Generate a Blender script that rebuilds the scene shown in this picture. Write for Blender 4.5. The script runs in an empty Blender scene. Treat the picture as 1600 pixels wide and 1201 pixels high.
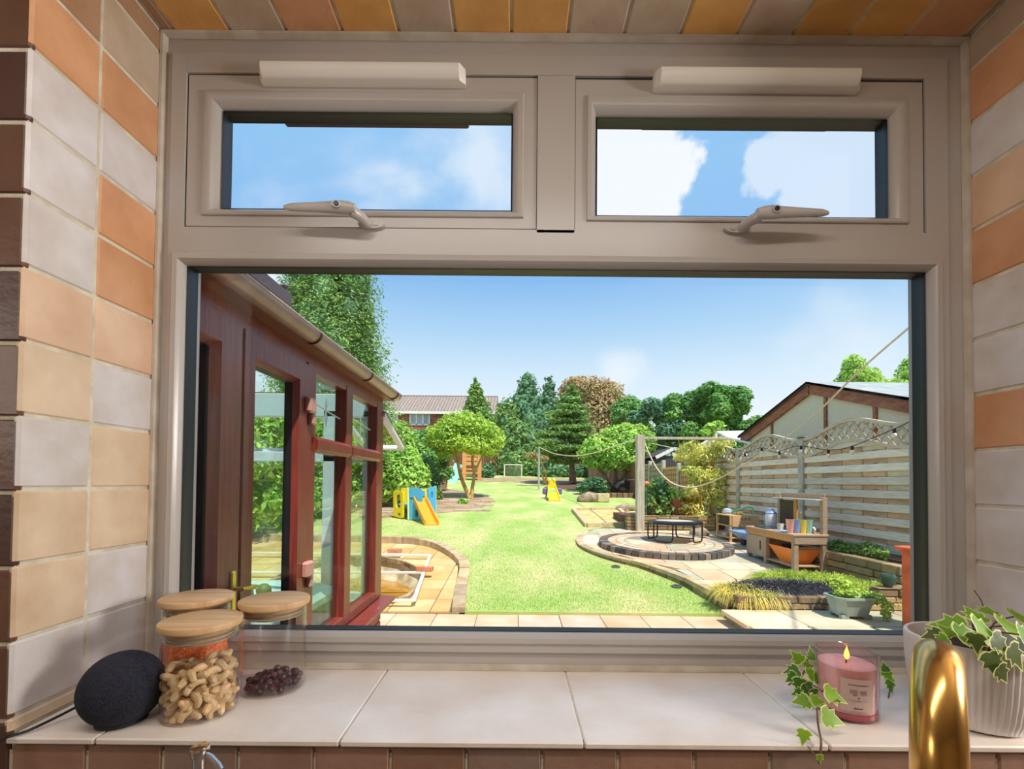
import bpy, bmesh, math, random
import numpy as np
from mathutils import Vector, Matrix, Euler
random.seed(7); rng = np.random.default_rng(7)
PI = math.pi
scene = bpy.context.scene
COL = scene.collection
CZ = 1.5                       # eye height above the kitchen floor
FPX, PITCH, ROLL = 725.0, 1.2, 0.5

# ------------------------------------------------------------------ camera
camd = bpy.data.cameras.new('camera'); cam = bpy.data.objects.new('camera', camd); COL.objects.link(cam)
camd.sensor_width = 36; camd.lens = FPX/1600*36
SHPX = 153.5 - FPX*math.tan(math.radians(PITCH))
camd.shift_y = SHPX/1600; camd.shift_x = -4/1600
camd.clip_start = 0.02; camd.clip_end = 500
CM = Matrix.Rotation(math.radians(90+PITCH), 4, 'X') @ Matrix.Rotation(math.radians(ROLL), 4, 'Z')
cam.matrix_world = Matrix.Translation((0, 0, CZ)) @ CM
scene.camera = cam
scene.view_settings.view_transform = 'Standard'; scene.view_settings.look = 'None'
scene.view_settings.exposure = 0.0; scene.view_settings.gamma = 1.0
scene.view_settings.use_curve_mapping = False
scene.cycles.transparent_max_bounces = 32; scene.cycles.max_bounces = 12

# ------------------------------------------------------------------ sky, sun, lamps
world = bpy.data.worlds.new('sky'); scene.world = world; world.use_nodes = True
def build_sky():
    nt = world.node_tree; nt.nodes.clear(); N = nt.nodes; L = nt.links
    out = N.new('ShaderNodeOutputWorld'); bg = N.new('ShaderNodeBackground'); L.new(bg.outputs[0], out.inputs[0])
    tc = N.new('ShaderNodeTexCoord'); sep = N.new('ShaderNodeSeparateXYZ'); L.new(tc.outputs['Generated'], sep.inputs[0])
    ramp = N.new('ShaderNodeValToRGB'); cr = ramp.color_ramp
    pts = [(0.0, (.80,.88,.95)), (.13, (.84,.91,.98)), (.22, (.66,.82,.97)), (.31, (.42,.66,.92)), (.40, (.25,.50,.86)), (.60, (.30,.57,.90)), (1, (.24,.48,.86))]
    cr.elements[0].position, cr.elements[0].color = 0, (*pts[0][1], 1)
    cr.elements[1].position, cr.elements[1].color = 1, (*pts[-1][1], 1)
    for p, c in pts[1:-1]:
        e = cr.elements.new(p); e.color = (*c, 1)
    L.new(sep.outputs['Z'], ramp.inputs[0])
    # clouds laid out on a plane overhead
    zc = N.new('ShaderNodeMath'); zc.operation = 'MAXIMUM'; zc.inputs[1].default_value = .06; L.new(sep.outputs['Z'], zc.inputs[0])
    zz = N.new('ShaderNodeMath'); zz.operation = 'ADD'; zz.inputs[1].default_value = .12; L.new(zc.outputs[0], zz.inputs[0])
    dv = N.new('ShaderNodeVectorMath'); dv.operation = 'DIVIDE'; cb = N.new('ShaderNodeCombineXYZ')
    for i in range(3): L.new(zz.outputs[0], cb.inputs[i])
    L.new(tc.outputs['Generated'], dv.inputs[0]); L.new(cb.outputs[0], dv.inputs[1])
    mp = N.new('ShaderNodeMapping'); mp.inputs['Location'].default_value = (3.1, .35, 0); mp.inputs['Scale'].default_value = (1, 1.1, 0)
    L.new(dv.outputs[0], mp.inputs[0])
    nz = N.new('ShaderNodeTexNoise'); nz.inputs['Scale'].default_value = 1.25; nz.inputs['Detail'].default_value = 7
    nz.inputs['Roughness'].default_value = .52; nz.inputs['Distortion'].default_value = .3
    L.new(mp.outputs[0], nz.inputs['Vector'])
    mr = N.new('ShaderNodeMapRange'); mr.interpolation_type = 'SMOOTHSTEP'
    mr.inputs[1].default_value = .53; mr.inputs[2].default_value = .74; mr.inputs[4].default_value = .85
    L.new(nz.outputs[0], mr.inputs[0])
    hi_ = N.new('ShaderNodeMapRange'); hi_.interpolation_type = 'SMOOTHSTEP'; hi_.inputs[1].default_value = .36; hi_.inputs[2].default_value = .50; L.new(sep.outputs['Z'], hi_.inputs[0])
    ml_ = N.new('ShaderNodeMath'); ml_.operation = 'MULTIPLY'; L.new(mr.outputs[0], ml_.inputs[0]); L.new(hi_.outputs[0], ml_.inputs[1])
    prev = ml_.outputs[0]
    # cumulus seen high through the right-hand fanlight and low over the trees
    def blob(px, py, rad, soft, strength, prev, wob=.25):
        d = (CM @ Vector(((px-804)/FPX, (600.5-py+SHPX)/FPX, -1))).normalized()
        ds = N.new('ShaderNodeVectorMath'); ds.operation = 'DISTANCE'; ds.inputs[1].default_value = d
        n2 = N.new('ShaderNodeTexNoise'); n2.inputs['Scale'].default_value = 9; n2.inputs['Detail'].default_value = 5
        L.new(tc.outputs['Generated'], n2.inputs['Vector'])
        L.new(tc.outputs['Generated'], ds.inputs[0])
        ad = N.new('ShaderNodeMath'); ad.operation = 'MULTIPLY_ADD'; ad.inputs[1].default_value = -wob; L.new(n2.outputs[0], ad.inputs[0]); L.new(ds.outputs['Value'], ad.inputs[2])
        m = N.new('ShaderNodeMapRange'); m.interpolation_type = 'SMOOTHSTEP'
        m.inputs[1].default_value = rad - wob*.5; m.inputs[2].default_value = rad - wob*.5 - soft; m.inputs[4].default_value = strength
        L.new(ad.outputs[0], m.inputs[0])
        mx = N.new('ShaderNodeMath'); mx.operation = 'MAXIMUM'; L.new(prev, mx.inputs[0]); L.new(m.outputs[0], mx.inputs[1])
        return mx.outputs[0]
    prev = blob(965, 255, .125, .02, .92, prev)
    prev = blob(1350, 235, .155, .02, .55, prev)
    prev = blob(760, 250, .13, .12, .6, prev)
    prev = blob(395, 440, .09, .05, .8, prev, .1)
    prev = blob(966, 580, .060, .05, .55, prev, .10)
    prev = blob(1330, 520, .12, .12, .35, prev, .2)
    mix = N.new('ShaderNodeMix'); mix.data_type = 'RGBA'; mix.inputs[7].default_value = (.93, .96, 1.0, 1)
    L.new(prev, mix.inputs[0]); L.new(ramp.outputs[0], mix.inputs[6])
    L.new(mix.outputs[2], bg.inputs[0]); bg.inputs[1].default_value = 1.12
build_sky()

def lamp(name, kind, loc, energy, color=(1,1,1), rot=None, size=None, size_y=None, angle=None):
    d = bpy.data.lights.new(name, kind); o = bpy.data.objects.new(name, d); COL.objects.link(o)
    o.location = loc; d.energy = energy; d.color = color
    if rot is not None: o.rotation_euler = rot
    if size: d.shape = 'RECTANGLE' if size_y else 'SQUARE'; d.size = size
    if size_y: d.size_y = size_y
    if angle: d.angle = angle
    return o
SUNDIR = Vector((.28, -.40, .95)).normalized()
sun = lamp('sun', 'SUN', (6, -4, 12), 5.7, (1, .95, .86), SUNDIR.to_track_quat('Z', 'Y').to_euler(), angle=math.radians(.9))
def aim(p, q): return (Vector(p)-Vector(q)).to_track_quat('Z', 'Y').to_euler()
LAMP_R, LAMP_L, LAMP_C = (1.98, .20, 1.80), (-1.80, -.40, 1.85), (-.05, .10, 2.36)   # added unseen fill lamps: one at each side, one over the worktop
lamp('right_fill_light', 'AREA', LAMP_R, 31, (1, .95, .90), aim(LAMP_R, (-.4, .75, 1.6)), .42, .42)
lamp('left_fill_light', 'AREA', LAMP_L, 4, (1, .92, .85), aim(LAMP_L, (.3, .75, 1.55)), .45, .45)
lamp('overhead_fill_light', 'AREA', LAMP_C, 7.5, (1, .93, .87), (0, 0, 0), 1.3, .08)

# ------------------------------------------------------------------ helpers
def WP(px, py, Y):
    d = CM @ Vector(((px-804)/FPX, (600.5-py+SHPX)/FPX, -1)); d = d*(Y/d.y)
    return Vector((d.x, Y, d.z+CZ))
def GP(px, py, a, b):           # point of the plane z = a + b*y seen at a pixel of the photograph
    d = CM @ Vector(((px-804)/FPX, (600.5-py+SHPX)/FPX, -1)); d = d/d.y
    Y = (a-CZ)/(d.z-b); return Vector((d.x*Y, Y, a+b*Y))
LA, LB = -.279, .07             # lawn plane (rises gently away from the house)
PA, PB = -.023, .045            # round-patio plane
QA, QB = -.185, .05             # pond-patio plane
def lawn_z(y): return LA + LB*y if y > 4.7 else LA + LB*4.7
def patio_z(y): return PA + PB*y
def LG(px, py): return GP(px, py, LA, LB)
def PG(px, py): return GP(px, py, PA, PB)
def QG(px, py): return GP(px, py, QA, QB)

def srgb(r, g, b):
    f = lambda c: ((c/255+.055)/1.055)**2.4 if c > 10 else c/255/12.92
    return (f(r), f(g), f(b))

MATS = {}
def mat(name, c1, c2=None, scale=8, rough=.6, metal=0, bump=0, bscale=None, detail=4, coat=0, stretch=None,
        trans=0, emit=None, objcol=False, lo=.35, hi=.65, island=0, spec=None, transl=0, alpha=None):
    if name in MATS: return MATS[name]
    m = bpy.data.materials.new(name); m.use_nodes = True; nt = m.node_tree; N = nt.nodes; L = nt.links
    b = N['Principled BSDF']; b.inputs['Roughness'].default_value = rough; b.inputs['Metallic'].default_value = metal
    if spec is not None: b.inputs['Specular IOR Level'].default_value = spec
    if coat: b.inputs['Coat Weight'].default_value = coat; b.inputs['Coat Roughness'].default_value = .15
    tc = N.new('ShaderNodeTexCoord'); mp = N.new('ShaderNodeMapping'); L.new(tc.outputs['Object'], mp.inputs[0])
    if stretch: mp.inputs['Scale'].default_value = stretch
    col = None
    if objcol:
        oi = N.new('ShaderNodeObjectInfo'); col = oi.outputs['Color']
        if c2 is not None:
            nz = N.new('ShaderNodeTexNoise'); nz.inputs['Scale'].default_value = scale; nz.inputs['Detail'].default_value = detail
            ad = N.new('ShaderNodeVectorMath'); ad.operation = 'MULTIPLY_ADD'
            ad.inputs[1].default_value = (7, 7, 7); cbx = N.new('ShaderNodeCombineXYZ'); L.new(oi.outputs['Random'], cbx.inputs[0]); L.new(oi.outputs['Random'], cbx.inputs[1])
            L.new(cbx.outputs[0], ad.inputs[0]); L.new(mp.outputs[0], ad.inputs[2]); L.new(ad.outputs[0], nz.inputs['Vector'])
            mr = N.new('ShaderNodeMapRange'); mr.inputs[1].default_value = lo; mr.inputs[2].default_value = hi; L.new(nz.outputs[0], mr.inputs[0])
            mx = N.new('ShaderNodeMix'); mx.data_type = 'RGBA'; mx.blend_type = 'MULTIPLY'
            L.new(mr.outputs[0], mx.inputs[0]); L.new(col, mx.inputs[6]); mx.inputs[7].default_value = (*c2, 1); col = mx.outputs[2]
    elif c2 is not None:
        nz = N.new('ShaderNodeTexNoise'); nz.inputs['Scale'].default_value = scale; nz.inputs['Detail'].default_value = detail
        L.new(mp.outputs[0], nz.inputs['Vector'])
        mr = N.new('ShaderNodeMapRange'); mr.inputs[1].default_value = lo; mr.inputs[2].default_value = hi; L.new(nz.outputs[0], mr.inputs[0])
        mx = N.new('ShaderNodeMix'); mx.data_type = 'RGBA'; L.new(mr.outputs[0], mx.inputs[0])
        mx.inputs[6].default_value = (*c1, 1); mx.inputs[7].default_value = (*c2, 1); col = mx.outputs[2]
    if island:
        ge = N.new('ShaderNodeNewGeometry'); mr2 = N.new('ShaderNodeMapRange'); mr2.inputs[3].default_value = 1-island; mr2.inputs[4].default_value = 1+island
        L.new(ge.outputs['Random Per Island'], mr2.inputs[0])
        hv = N.new('ShaderNodeVectorMath'); hv.operation = 'SCALE'
        if col is None:
            hv.inputs[0].default_value = c1
        else: L.new(col, hv.inputs[0])
        L.new(mr2.outputs[0], hv.inputs['Scale']); col = hv.outputs[0]
    if col is None: b.inputs['Base Color'].default_value = (*c1, 1)
    else: L.new(col, b.inputs['Base Color'])
    if bump:
        nb = N.new('ShaderNodeTexNoise'); nb.inputs['Scale'].default_value = bscale or scale*3; nb.inputs['Detail'].default_value = 5
        L.new(mp.outputs[0], nb.inputs['Vector']); bn = N.new('ShaderNodeBump'); bn.inputs['Strength'].default_value = bump; bn.inputs['Distance'].default_value = .01
        L.new(nb.outputs[0], bn.inputs['Height']); L.new(bn.outputs[0], b.inputs['Normal'])
    if trans: b.inputs['Transmission Weight'].default_value = trans
    if emit: b.inputs['Emission Color'].default_value = (*emit[0], 1); b.inputs['Emission Strength'].default_value = emit[1]
    if transl:                   # thin leaves let light through
        tl = N.new('ShaderNodeBsdfTranslucent'); mxs = N.new('ShaderNodeMixShader'); mxs.inputs[0].default_value = transl
        if col is None: tl.inputs[0].default_value = (*c1, 1)
        else: L.new(col, tl.inputs[0])
        L.new(b.outputs[0], mxs.inputs[1]); L.new(tl.outputs[0], mxs.inputs[2]); L.new(mxs.outputs[0], N['Material Output'].inputs[0])
    MATS[name] = m; return m

def glass_mat(name, tint, ior=1.45, rough=0.0, k=1.0):
    if name in MATS: return MATS[name]
    m = bpy.data.materials.new(name); m.use_nodes = True; nt = m.node_tree; N = nt.nodes; L = nt.links
    N.remove(N['Principled BSDF']); tr = N.new('ShaderNodeBsdfTransparent'); tr.inputs[0].default_value = (*tint, 1)
    gl = N.new('ShaderNodeBsdfGlossy'); gl.inputs['Roughness'].default_value = rough
    lw = N.new('ShaderNodeLayerWeight'); lw.inputs[0].default_value = .5; pw = N.new('ShaderNodeMath'); pw.operation = 'POWER'; pw.inputs[1].default_value = 5; L.new(lw.outputs['Facing'], pw.inputs[0])
    f0 = ((ior-1)/(ior+1))**2*k; ml = N.new('ShaderNodeMath'); ml.operation = 'MULTIPLY_ADD'; ml.inputs[1].default_value = 1-f0; ml.inputs[2].default_value = f0; L.new(pw.outputs[0], ml.inputs[0])
    mx = N.new('ShaderNodeMixShader'); L.new(ml.outputs[0], mx.inputs[0]); L.new(tr.outputs[0], mx.inputs[1]); L.new(gl.outputs[0], mx.inputs[2])
    L.new(mx.outputs[0], N['Material Output'].inputs[0]); MATS[name] = m; return m

def tag(o, label=None, cat=None, group=None, kind=None):
    if label: o['label'] = label
    if cat: o['category'] = cat
    if group: o['group'] = group
    if kind: o['kind'] = kind
    return o
def wloc(o):
    v = Vector((0, 0, 0))
    while o is not None: v += o.location; o = o.parent
    return v
def thing(name, label, cat, loc=(0, 0, 0), group=None, kind=None):
    o = bpy.data.objects.new(name, None); COL.objects.link(o); o.location = loc; o.empty_display_size = .05
    return tag(o, label, cat, group, kind)

class MB:
    def __init__(s): s.v = []; s.f = []
    def add(s, vs, fs):
        n = len(s.v); s.v.extend([tuple(v) for v in vs]); s.f.extend([tuple(i+n for i in f) for f in fs]); return s
    def box(s, x0, x1, y0, y1, z0, z1, ch=0):
        if ch <= 0:
            vs = [(x, y, z) for x in (x0, x1) for y in (y0, y1) for z in (z0, z1)]
            return s.add(vs, [(0,1,3,2), (4,6,7,5), (0,4,5,1), (2,3,7,6), (0,2,6,4), (1,5,7,3)])
        c = min(ch, (x1-x0)/2.01, (y1-y0)/2.01, (z1-z0)/2.01)     # chamfered box
        bm = bmesh.new(); bmesh.ops.create_cube(bm, size=1)
        for v in bm.verts: v.co = Vector(((x0+x1)/2+v.co.x*(x1-x0), (y0+y1)/2+v.co.y*(y1-y0), (z0+z1)/2+v.co.z*(z1-z0)))
        bmesh.ops.bevel(bm, geom=bm.edges[:], offset=c, segments=1, affect='EDGES', profile=.5)
        bm.verts.index_update(); vs = [v.co.copy() for v in bm.verts]; fs = [[v.index for v in f.verts] for f in bm.faces]; bm.free()
        return s.add(vs, fs)
    def obox(s, c, size, M3, ch=0):                                # oriented box
        t = MB().box(-size[0]/2, size[0]/2, -size[1]/2, size[1]/2, -size[2]/2, size[2]/2, ch)
        return s.add([M3 @ Vector(v) + Vector(c) for v in t.v], t.f)
    def bar(s, p0, p1, w, h, up=(0, 0, 1), ch=0):                  # beam from p0 to p1, w across, h along up
        p0, p1 = Vector(p0), Vector(p1); d = (p1-p0); L_ = d.length; d.normalize(); u = Vector(up)
        sd = d.cross(u).normalized(); u = sd.cross(d)
        return s.obox((p0+p1)/2, (L_, w, h), Matrix((d, sd, u)).transposed(), ch)
    def tube(s, pts, r, n=8, caps=True, closed=False):
        pts = [Vector(p) for p in pts]; m = len(pts); rs = r if isinstance(r, (list, tuple)) else [r]*m
        ref = None; rings = []
        for i, p in enumerate(pts):
            a = pts[i-1] if (i > 0 or closed) else pts[i]; b = pts[(i+1) % m] if (i < m-1 or closed) else pts[i]
            t = (b-a).normalized()
            if ref is None: ref = Vector((0, 0, 1)) if abs(t.z) < .9 else Vector((1, 0, 0))
            sd = t.cross(ref).normalized(); ref = sd.cross(t).normalized()
            rings.append([p + (sd*math.cos(2*PI*k/n) + ref*math.sin(2*PI*k/n))*rs[i] for k in range(n)])
        vs = [v for rg in rings for v in rg]; fs = []
        for i in range(m if closed else m-1):
            j = (i+1) % m
            for k in range(n): fs.append((i*n+k, j*n+k, j*n+(k+1) % n, i*n+(k+1) % n))
        if caps and not closed: fs.append(tuple(range(n))); fs.append(tuple(reversed(range((m-1)*n, m*n))))
        return s.add(vs, fs)
    def lathe(s, prof, n=32, c=(0, 0, 0), closed=False):           # prof = [(r, z)...]
        c = Vector(c); vs = []; fs = []
        for r, z in prof: vs += [c + Vector((r*math.cos(2*PI*k/n), r*math.sin(2*PI*k/n), z)) for k in range(n)]
        m = len(prof)
        for i in range(m if closed else m-1):
            j = (i+1) % m
            for k in range(n): fs.append((i*n+k, i*n+(k+1) % n, j*n+(k+1) % n, j*n+k))
        if not closed:
            if prof[0][0] > 1e-5: fs.append(tuple(reversed(range(n))))
            if prof[-1][0] > 1e-5: fs.append(tuple(range((m-1)*n, m*n)))
        return s.add(vs, fs)
    def prism(s, poly, z0, z1):                                    # poly of (x, y), z0/z1 numbers or functions of (x, y)
        g0 = z0 if callable(z0) else (lambda x, y: z0); g1 = z1 if callable(z1) else (lambda x, y: z1); n = len(poly)
        vs = [(x, y, g0(x, y)) for x, y in poly] + [(x, y, g1(x, y)) for x, y in poly]
        fs = [tuple(reversed(range(n))), tuple(range(n, 2*n))] + [(i, (i+1) % n, n+(i+1) % n, n+i) for i in range(n)]
        return s.add(vs, fs)
    def rprism(s, poly, axis, a0, a1):                             # polygon extruded along 'x' or 'y'
        n = len(poly)
        f = (lambda a, p: (a, p[0], p[1])) if axis == 'x' else (lambda a, p: (p[0], a, p[1]))
        vs = [f(a0, p) for p in poly] + [f(a1, p) for p in poly]
        fs = [tuple(range(n)), tuple(reversed(range(n, 2*n)))] + [(i, n+i, n+(i+1) % n, (i+1) % n) for i in range(n)]
        return s.add(vs, fs)
    def sphere(s, c, r, nu=16, nv=10, sx=1, sy=1, sz=1):
        c = Vector(c); prof = [(math.sin(PI*i/nv), -math.cos(PI*i/nv)) for i in range(nv+1)]
        t = MB(); 
        t.lathe([(max(a, 1e-4), b) for a, b in prof], nu)
        return s.add([c + Vector((v[0]*r*sx, v[1]*r*sy, v[2]*r*sz)) for v in t.v], t.f)
    def mesh(s, name, off=Vector((0, 0, 0)), smooth=True):
        me = bpy.data.meshes.new(name); me.from_pydata([(v[0]-off.x, v[1]-off.y, v[2]-off.z) for v in s.v], [], s.f)
        bm = bmesh.new(); bm.from_mesh(me); bmesh.ops.recalc_face_normals(bm, faces=bm.faces); bm.to_mesh(me); bm.free()
        if smooth:
            me.polygons.foreach_set('use_smooth', [True]*len(me.polygons)); me.set_sharp_from_angle(angle=math.radians(35))
        me.update(); return me
    def build(s, name, m, parent=None, smooth=True, label=None, origin=None, kind=None, color=None):
        if parent is not None: off = wloc(parent)
        elif origin is not None: off = Vector(origin)
        else:
            a = np.array(s.v); off = Vector(((a[:,0].min()+a[:,0].max())/2, (a[:,1].min()+a[:,1].max())/2, a[:,2].min()))
        me = s.mesh(name, off, smooth)
        if m is not None: me.materials.append(m)
        o = bpy.data.objects.new(name, me); COL.objects.link(o)
        if parent is not None: o.parent = parent
        else: o.location = off
        if label: o['label'] = label
        if kind: o['kind'] = kind
        if color: o.color = (*color, 1)
        return o
def inst(src, name, parent, loc, rot=None, color=None, scale=None):   # a piece that shares its mesh with another
    o = bpy.data.objects.new(name, src.data if hasattr(src, 'data') else src); COL.objects.link(o)
    o.parent = parent; o.location = Vector(loc) - (wloc(parent) if parent else Vector((0, 0, 0)))
    if rot is not None: o.rotation_euler = rot
    if scale: o.scale = scale
    if color: o.color = (*color, 1)
    return o
def copy_tree(o, parent=None):
    c = o.copy(); COL.objects.link(c); c.parent = parent
    for ch in list(o.children): copy_tree(ch, c)
    return c
def jit(c, a=.06): 
    k = 1 + random.uniform(-a, a); return tuple(min(1, x*k) for x in c)

def quads(name, P, Nrm, size, m, parent=None, loc=None, aspect=.5, kind='stuff', fold=True):
    """one mesh of many small leaves: each a folded pair of triangles at P facing Nrm"""
    n = len(P); r = rng.normal(size=(n, 3)); Nrm = Nrm/np.linalg.norm(Nrm, axis=1)[:, None]
    t = np.cross(Nrm, r); t /= np.linalg.norm(t, axis=1)[:, None]; b = np.cross(Nrm, t)
    s = (size*rng.uniform(.65, 1.35, n))[:, None]
    off = np.array(wloc(parent)) if parent is not None else np.array(loc if loc is not None else (0, 0, 0))
    P = P - off
    v = np.stack([P - t*s, P - b*s*aspect + Nrm*s*.15, P + t*s, P + b*s*aspect + Nrm*s*.15], 1).reshape(-1, 3)
    i = np.arange(n)*4
    loops = np.stack([i, i+1, i+2, i, i+2, i+3], 1).reshape(-1)
    me = bpy.data.meshes.new(name); me.vertices.add(4*n); me.vertices.foreach_set('co', v.reshape(-1).astype(np.float32))
    me.loops.add(6*n); me.loops.foreach_set('vertex_index', loops.astype(np.int32))
    me.polygons.add(2*n); me.polygons.foreach_set('loop_start', (np.arange(2*n)*3).astype(np.int32))
    me.update(calc_edges=True); me.materials.append(m)
    o = bpy.data.objects.new(name, me); COL.objects.link(o)
    if parent is not None: o.parent = parent
    elif loc is not None: o.location = loc
    if kind: o['kind'] = kind
    return o
def blades(name, P, D, length, width, m, parent=None, loc=None, kind='stuff', droop=.5, seg=3):
    """many arching grass blades rooted at P leaning along D"""
    n = len(P); L_ = (length*rng.uniform(.7, 1.25, n))[:, None]; D = D/np.linalg.norm(D, axis=1)[:, None]
    sd = np.cross(D, np.array([0, 0, 1.0]) + rng.normal(size=(n, 3))*.2); sd /= np.linalg.norm(sd, axis=1)[:, None]
    off = np.array(wloc(parent)) if parent is not None else np.array(loc if loc is not None else (0, 0, 0))
    rows = []
    for k in range(seg+1):
        t = k/seg; c = P - off + D*L_*t; c = c.copy(); c[:, 2] -= (L_[:, 0]*droop*t*t)
        w = width*(1-t*.92)
        rows.append(c - sd*w); rows.append(c + sd*w)
    v = np.stack(rows, 1).reshape(-1, 3); m_ = 2*(seg+1); base = np.arange(n)*m_
    q = np.concatenate([np.stack([base+2*k, base+2*k+1, base+2*k+3, base+2*k+2], 1) for k in range(seg)], 0)
    me = bpy.data.meshes.new(name); me.vertices.add(len(v)); me.vertices.foreach_set('co', v.reshape(-1).astype(np.float32))
    me.loops.add(q.size); me.loops.foreach_set('vertex_index', q.reshape(-1).astype(np.int32))
    me.polygons.add(len(q)); me.polygons.foreach_set('loop_start', (np.arange(len(q))*4).astype(np.int32))
    me.update(calc_edges=True); me.materials.append(m)
    o = bpy.data.objects.new(name, me); COL.objects.link(o)
    if parent is not None: o.parent = parent
    elif loc is not None: o.location = loc
    if kind: o['kind'] = kind
    return o
# ------------------------------------------------------------------ room shell and house
M_plaster = mat('plaster', srgb(205,190,170), srgb(190,172,150), 3, .9)
M_floor = mat('floor_vinyl', srgb(150,130,110), srgb(130,110,92), 5, .5)
M_housebrick = mat('house_brick', srgb(170,105,80), srgb(140,80,62), 9, .9, bump=.3)
M_grout = mat('grout', srgb(226,220,200), srgb(200,190,168), 30, .85, bump=.2, bscale=200)
M_tile = mat('glazed_tile', (1,1,1), (.80,.72,.64), 14, .38, objcol=True, bump=.12, bscale=60, lo=.3, hi=.75)
M_roof = mat('roof_tiles_dark', srgb(90,80,75), srgb(70,62,58), 6, .9)
def struct(name, mb, m, parent=None, **k):
    o = mb.build(name, m, parent, **k)
    if parent is None: o['kind'] = 'structure'
    return o
TX0, TX1, TZ1, SZ, FY = -.662, .834, 2.332, 1.162, .618     # tiled reveal faces, soffit, sill top, room face
struct('floor', MB().box(-2, 2.2, -2.6, .62, -.1, 0), M_floor)
struct('ceiling', MB().box(-2, 2.2, -2.6, .62, 2.42, 2.5), M_plaster)
struct('wall_back', MB().box(-2, 2.2, -2.7, -2.6, 0, 2.42), M_plaster)
struct('wall_left', MB().box(-2.1, -2, -2.6, .62, 0, 2.42), M_plaster)
struct('wall_right', MB().box(2.2, 2.3, -2.6, .62, 0, 2.42), M_plaster)
g = .0024
wf = MB(); 
for x0, x1, z0, z1 in ((-6, TX0-g, -.35, 3.5), (TX1+g, 7, -.35, 3.5), (TX0-g, TX1+g, TZ1+g, 3.5), (TX0-g, TX1+g, -.35, SZ-.020)):
    wf.box(x0, x1, FY+g, .95, z0, z1)
wall_front = struct('wall_front', wf, M_grout, origin=(0, .8, 0))
ext = MB()
for x0, x1, z0, z1 in ((-6, TX0-g, -.35, 3.5), (TX1+g, 7, -.35, 3.5), (TX0-g, TX1+g, TZ1+g, 3.5), (TX0-g, TX1+g, -.35, SZ-.020)):
    ext.box(x0, x1, .95, .97, z0, z1)
ext.build('brick_outer_skin', M_housebrick, wall_front)
struct('roof', MB().rprism([(-7, 3.5), (1.12, 3.5), (1.12, 3.66), (-2.9, 5.4), (-7, 3.66)], 'x', -6.2, 7.2), M_roof)

# tiles: colours read row by row from the photograph
GREY, CREAM, PEACH, ORNG, BRWN, TAUPE, GOLD = srgb(228,223,223), srgb(232,208,178), srgb(232,198,168), srgb(224,170,128), srgb(182,146,116), srgb(204,186,164), srgb(234,180,104)
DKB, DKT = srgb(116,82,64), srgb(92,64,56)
tile_cache = {}
def tile(sx, sy, sz, c, color, parent=wall_front):
    key = (round(sx, 3), round(sy, 3), round(sz, 3))
    if key not in tile_cache:
        me = MB().box(-sx/2, sx/2, -sy/2, sy/2, -sz/2, sz/2, .0035).mesh('tile'); me.materials.append(M_tile); tile_cache[key] = me
    o = bpy.data.objects.new('tile', tile_cache[key]); COL.objects.link(o); o.parent = parent
    o.location = Vector(c) - wloc(parent); o.color = (*jit(color, .05), 1); return o
# left reveal: two columns, rows upward from the sill
rowsL = [CZ-.3160+.1005*k for k in range(-1, 12)]
colA = [CREAM, GREY, CREAM, CREAM, GREY, CREAM, PEACH, GREY, GREY, GREY, ORNG, BRWN, GOLD]
colB = [GREY, GREY, GREY, CREAM, CREAM, GREY, PEACH, ORNG, ORNG, GREY, ORNG, TAUPE, BRWN]
T = .010
def reveal(xf, sgn, rows, ca, cb):
    for k, z in enumerate(rows):
        z0, z1 = max(z+.0015, SZ+.001), min(z+.0990, TZ1-.002)
        if z1-z0 < .008: continue
        for (y0, y1), c in (((FY, .7235), ca[k]), ((.7265, .8495), cb[k])):
            tile(T, y1-y0, z1-z0, (xf - sgn*T/2, (y0+y1)/2, (z0+z1)/2), c)
reveal(TX0, 1, rowsL, colA, colB)
rowsR = [CZ-.3360+.1005*k for k in range(-1, 12)]
cR = [GREY, GREY, GREY, GREY, GREY, CREAM, GREY, GREY, ORNG, PEACH, GREY, ORNG, TAUPE]
cR[5] = ORNG
reveal(TX1, -1, rowsR, [GREY, GREY, CREAM, GREY, GREY, ORNG, GREY, GREY, GOLD, ORNG, TAUPE, BRWN, TAUPE], cR)
# soffit
xs = [TX0] + [-.638 + .1042*k for k in range(0, 14)] + [.8235, TX1]
sc = [BRWN, GOLD, TAUPE, ORNG, GOLD, TAUPE, GOLD, GOLD, TAUPE, TAUPE, GOLD, TAUPE, GOLD, GOLD, ORNG, BRWN]
for k in range(len(xs)-1):
    a, b_ = xs[k]+.0012, xs[k+1]-.0012
    if b_-a < .006: continue
    for y0, y1 in ((FY, .7235), (.7265, .8495)):
        tile(b_-a, y1-y0, T, ((a+b_)/2, (y0+y1)/2, TZ1+T/2), sc[k % len(sc)])
# room face tiles: left strip, right strip, above and below the opening
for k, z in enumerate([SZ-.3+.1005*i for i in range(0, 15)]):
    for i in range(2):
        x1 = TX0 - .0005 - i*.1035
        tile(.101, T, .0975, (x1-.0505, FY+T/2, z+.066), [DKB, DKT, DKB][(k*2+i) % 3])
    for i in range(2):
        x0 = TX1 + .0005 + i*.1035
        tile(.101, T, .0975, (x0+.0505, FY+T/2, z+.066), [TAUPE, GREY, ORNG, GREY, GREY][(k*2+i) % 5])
for k in range(15):
    x0 = -.659 + .1*k
    tile(.0992, T, .0975, (x0+.0485, FY+T/2, SZ-.0595), [srgb(168,132,112), srgb(158,124,104), srgb(150,126,112), srgb(162,128,110)][k % 4])
    tile(.0992, T, .0975, (x0+.0485, FY+T/2, SZ-.159), srgb(150,122,104))
    tile(.097, T, .0975, (x0+.0485, FY+T/2, TZ1+.052), [TAUPE, GREY, ORNG, CREAM][k % 4])
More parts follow.
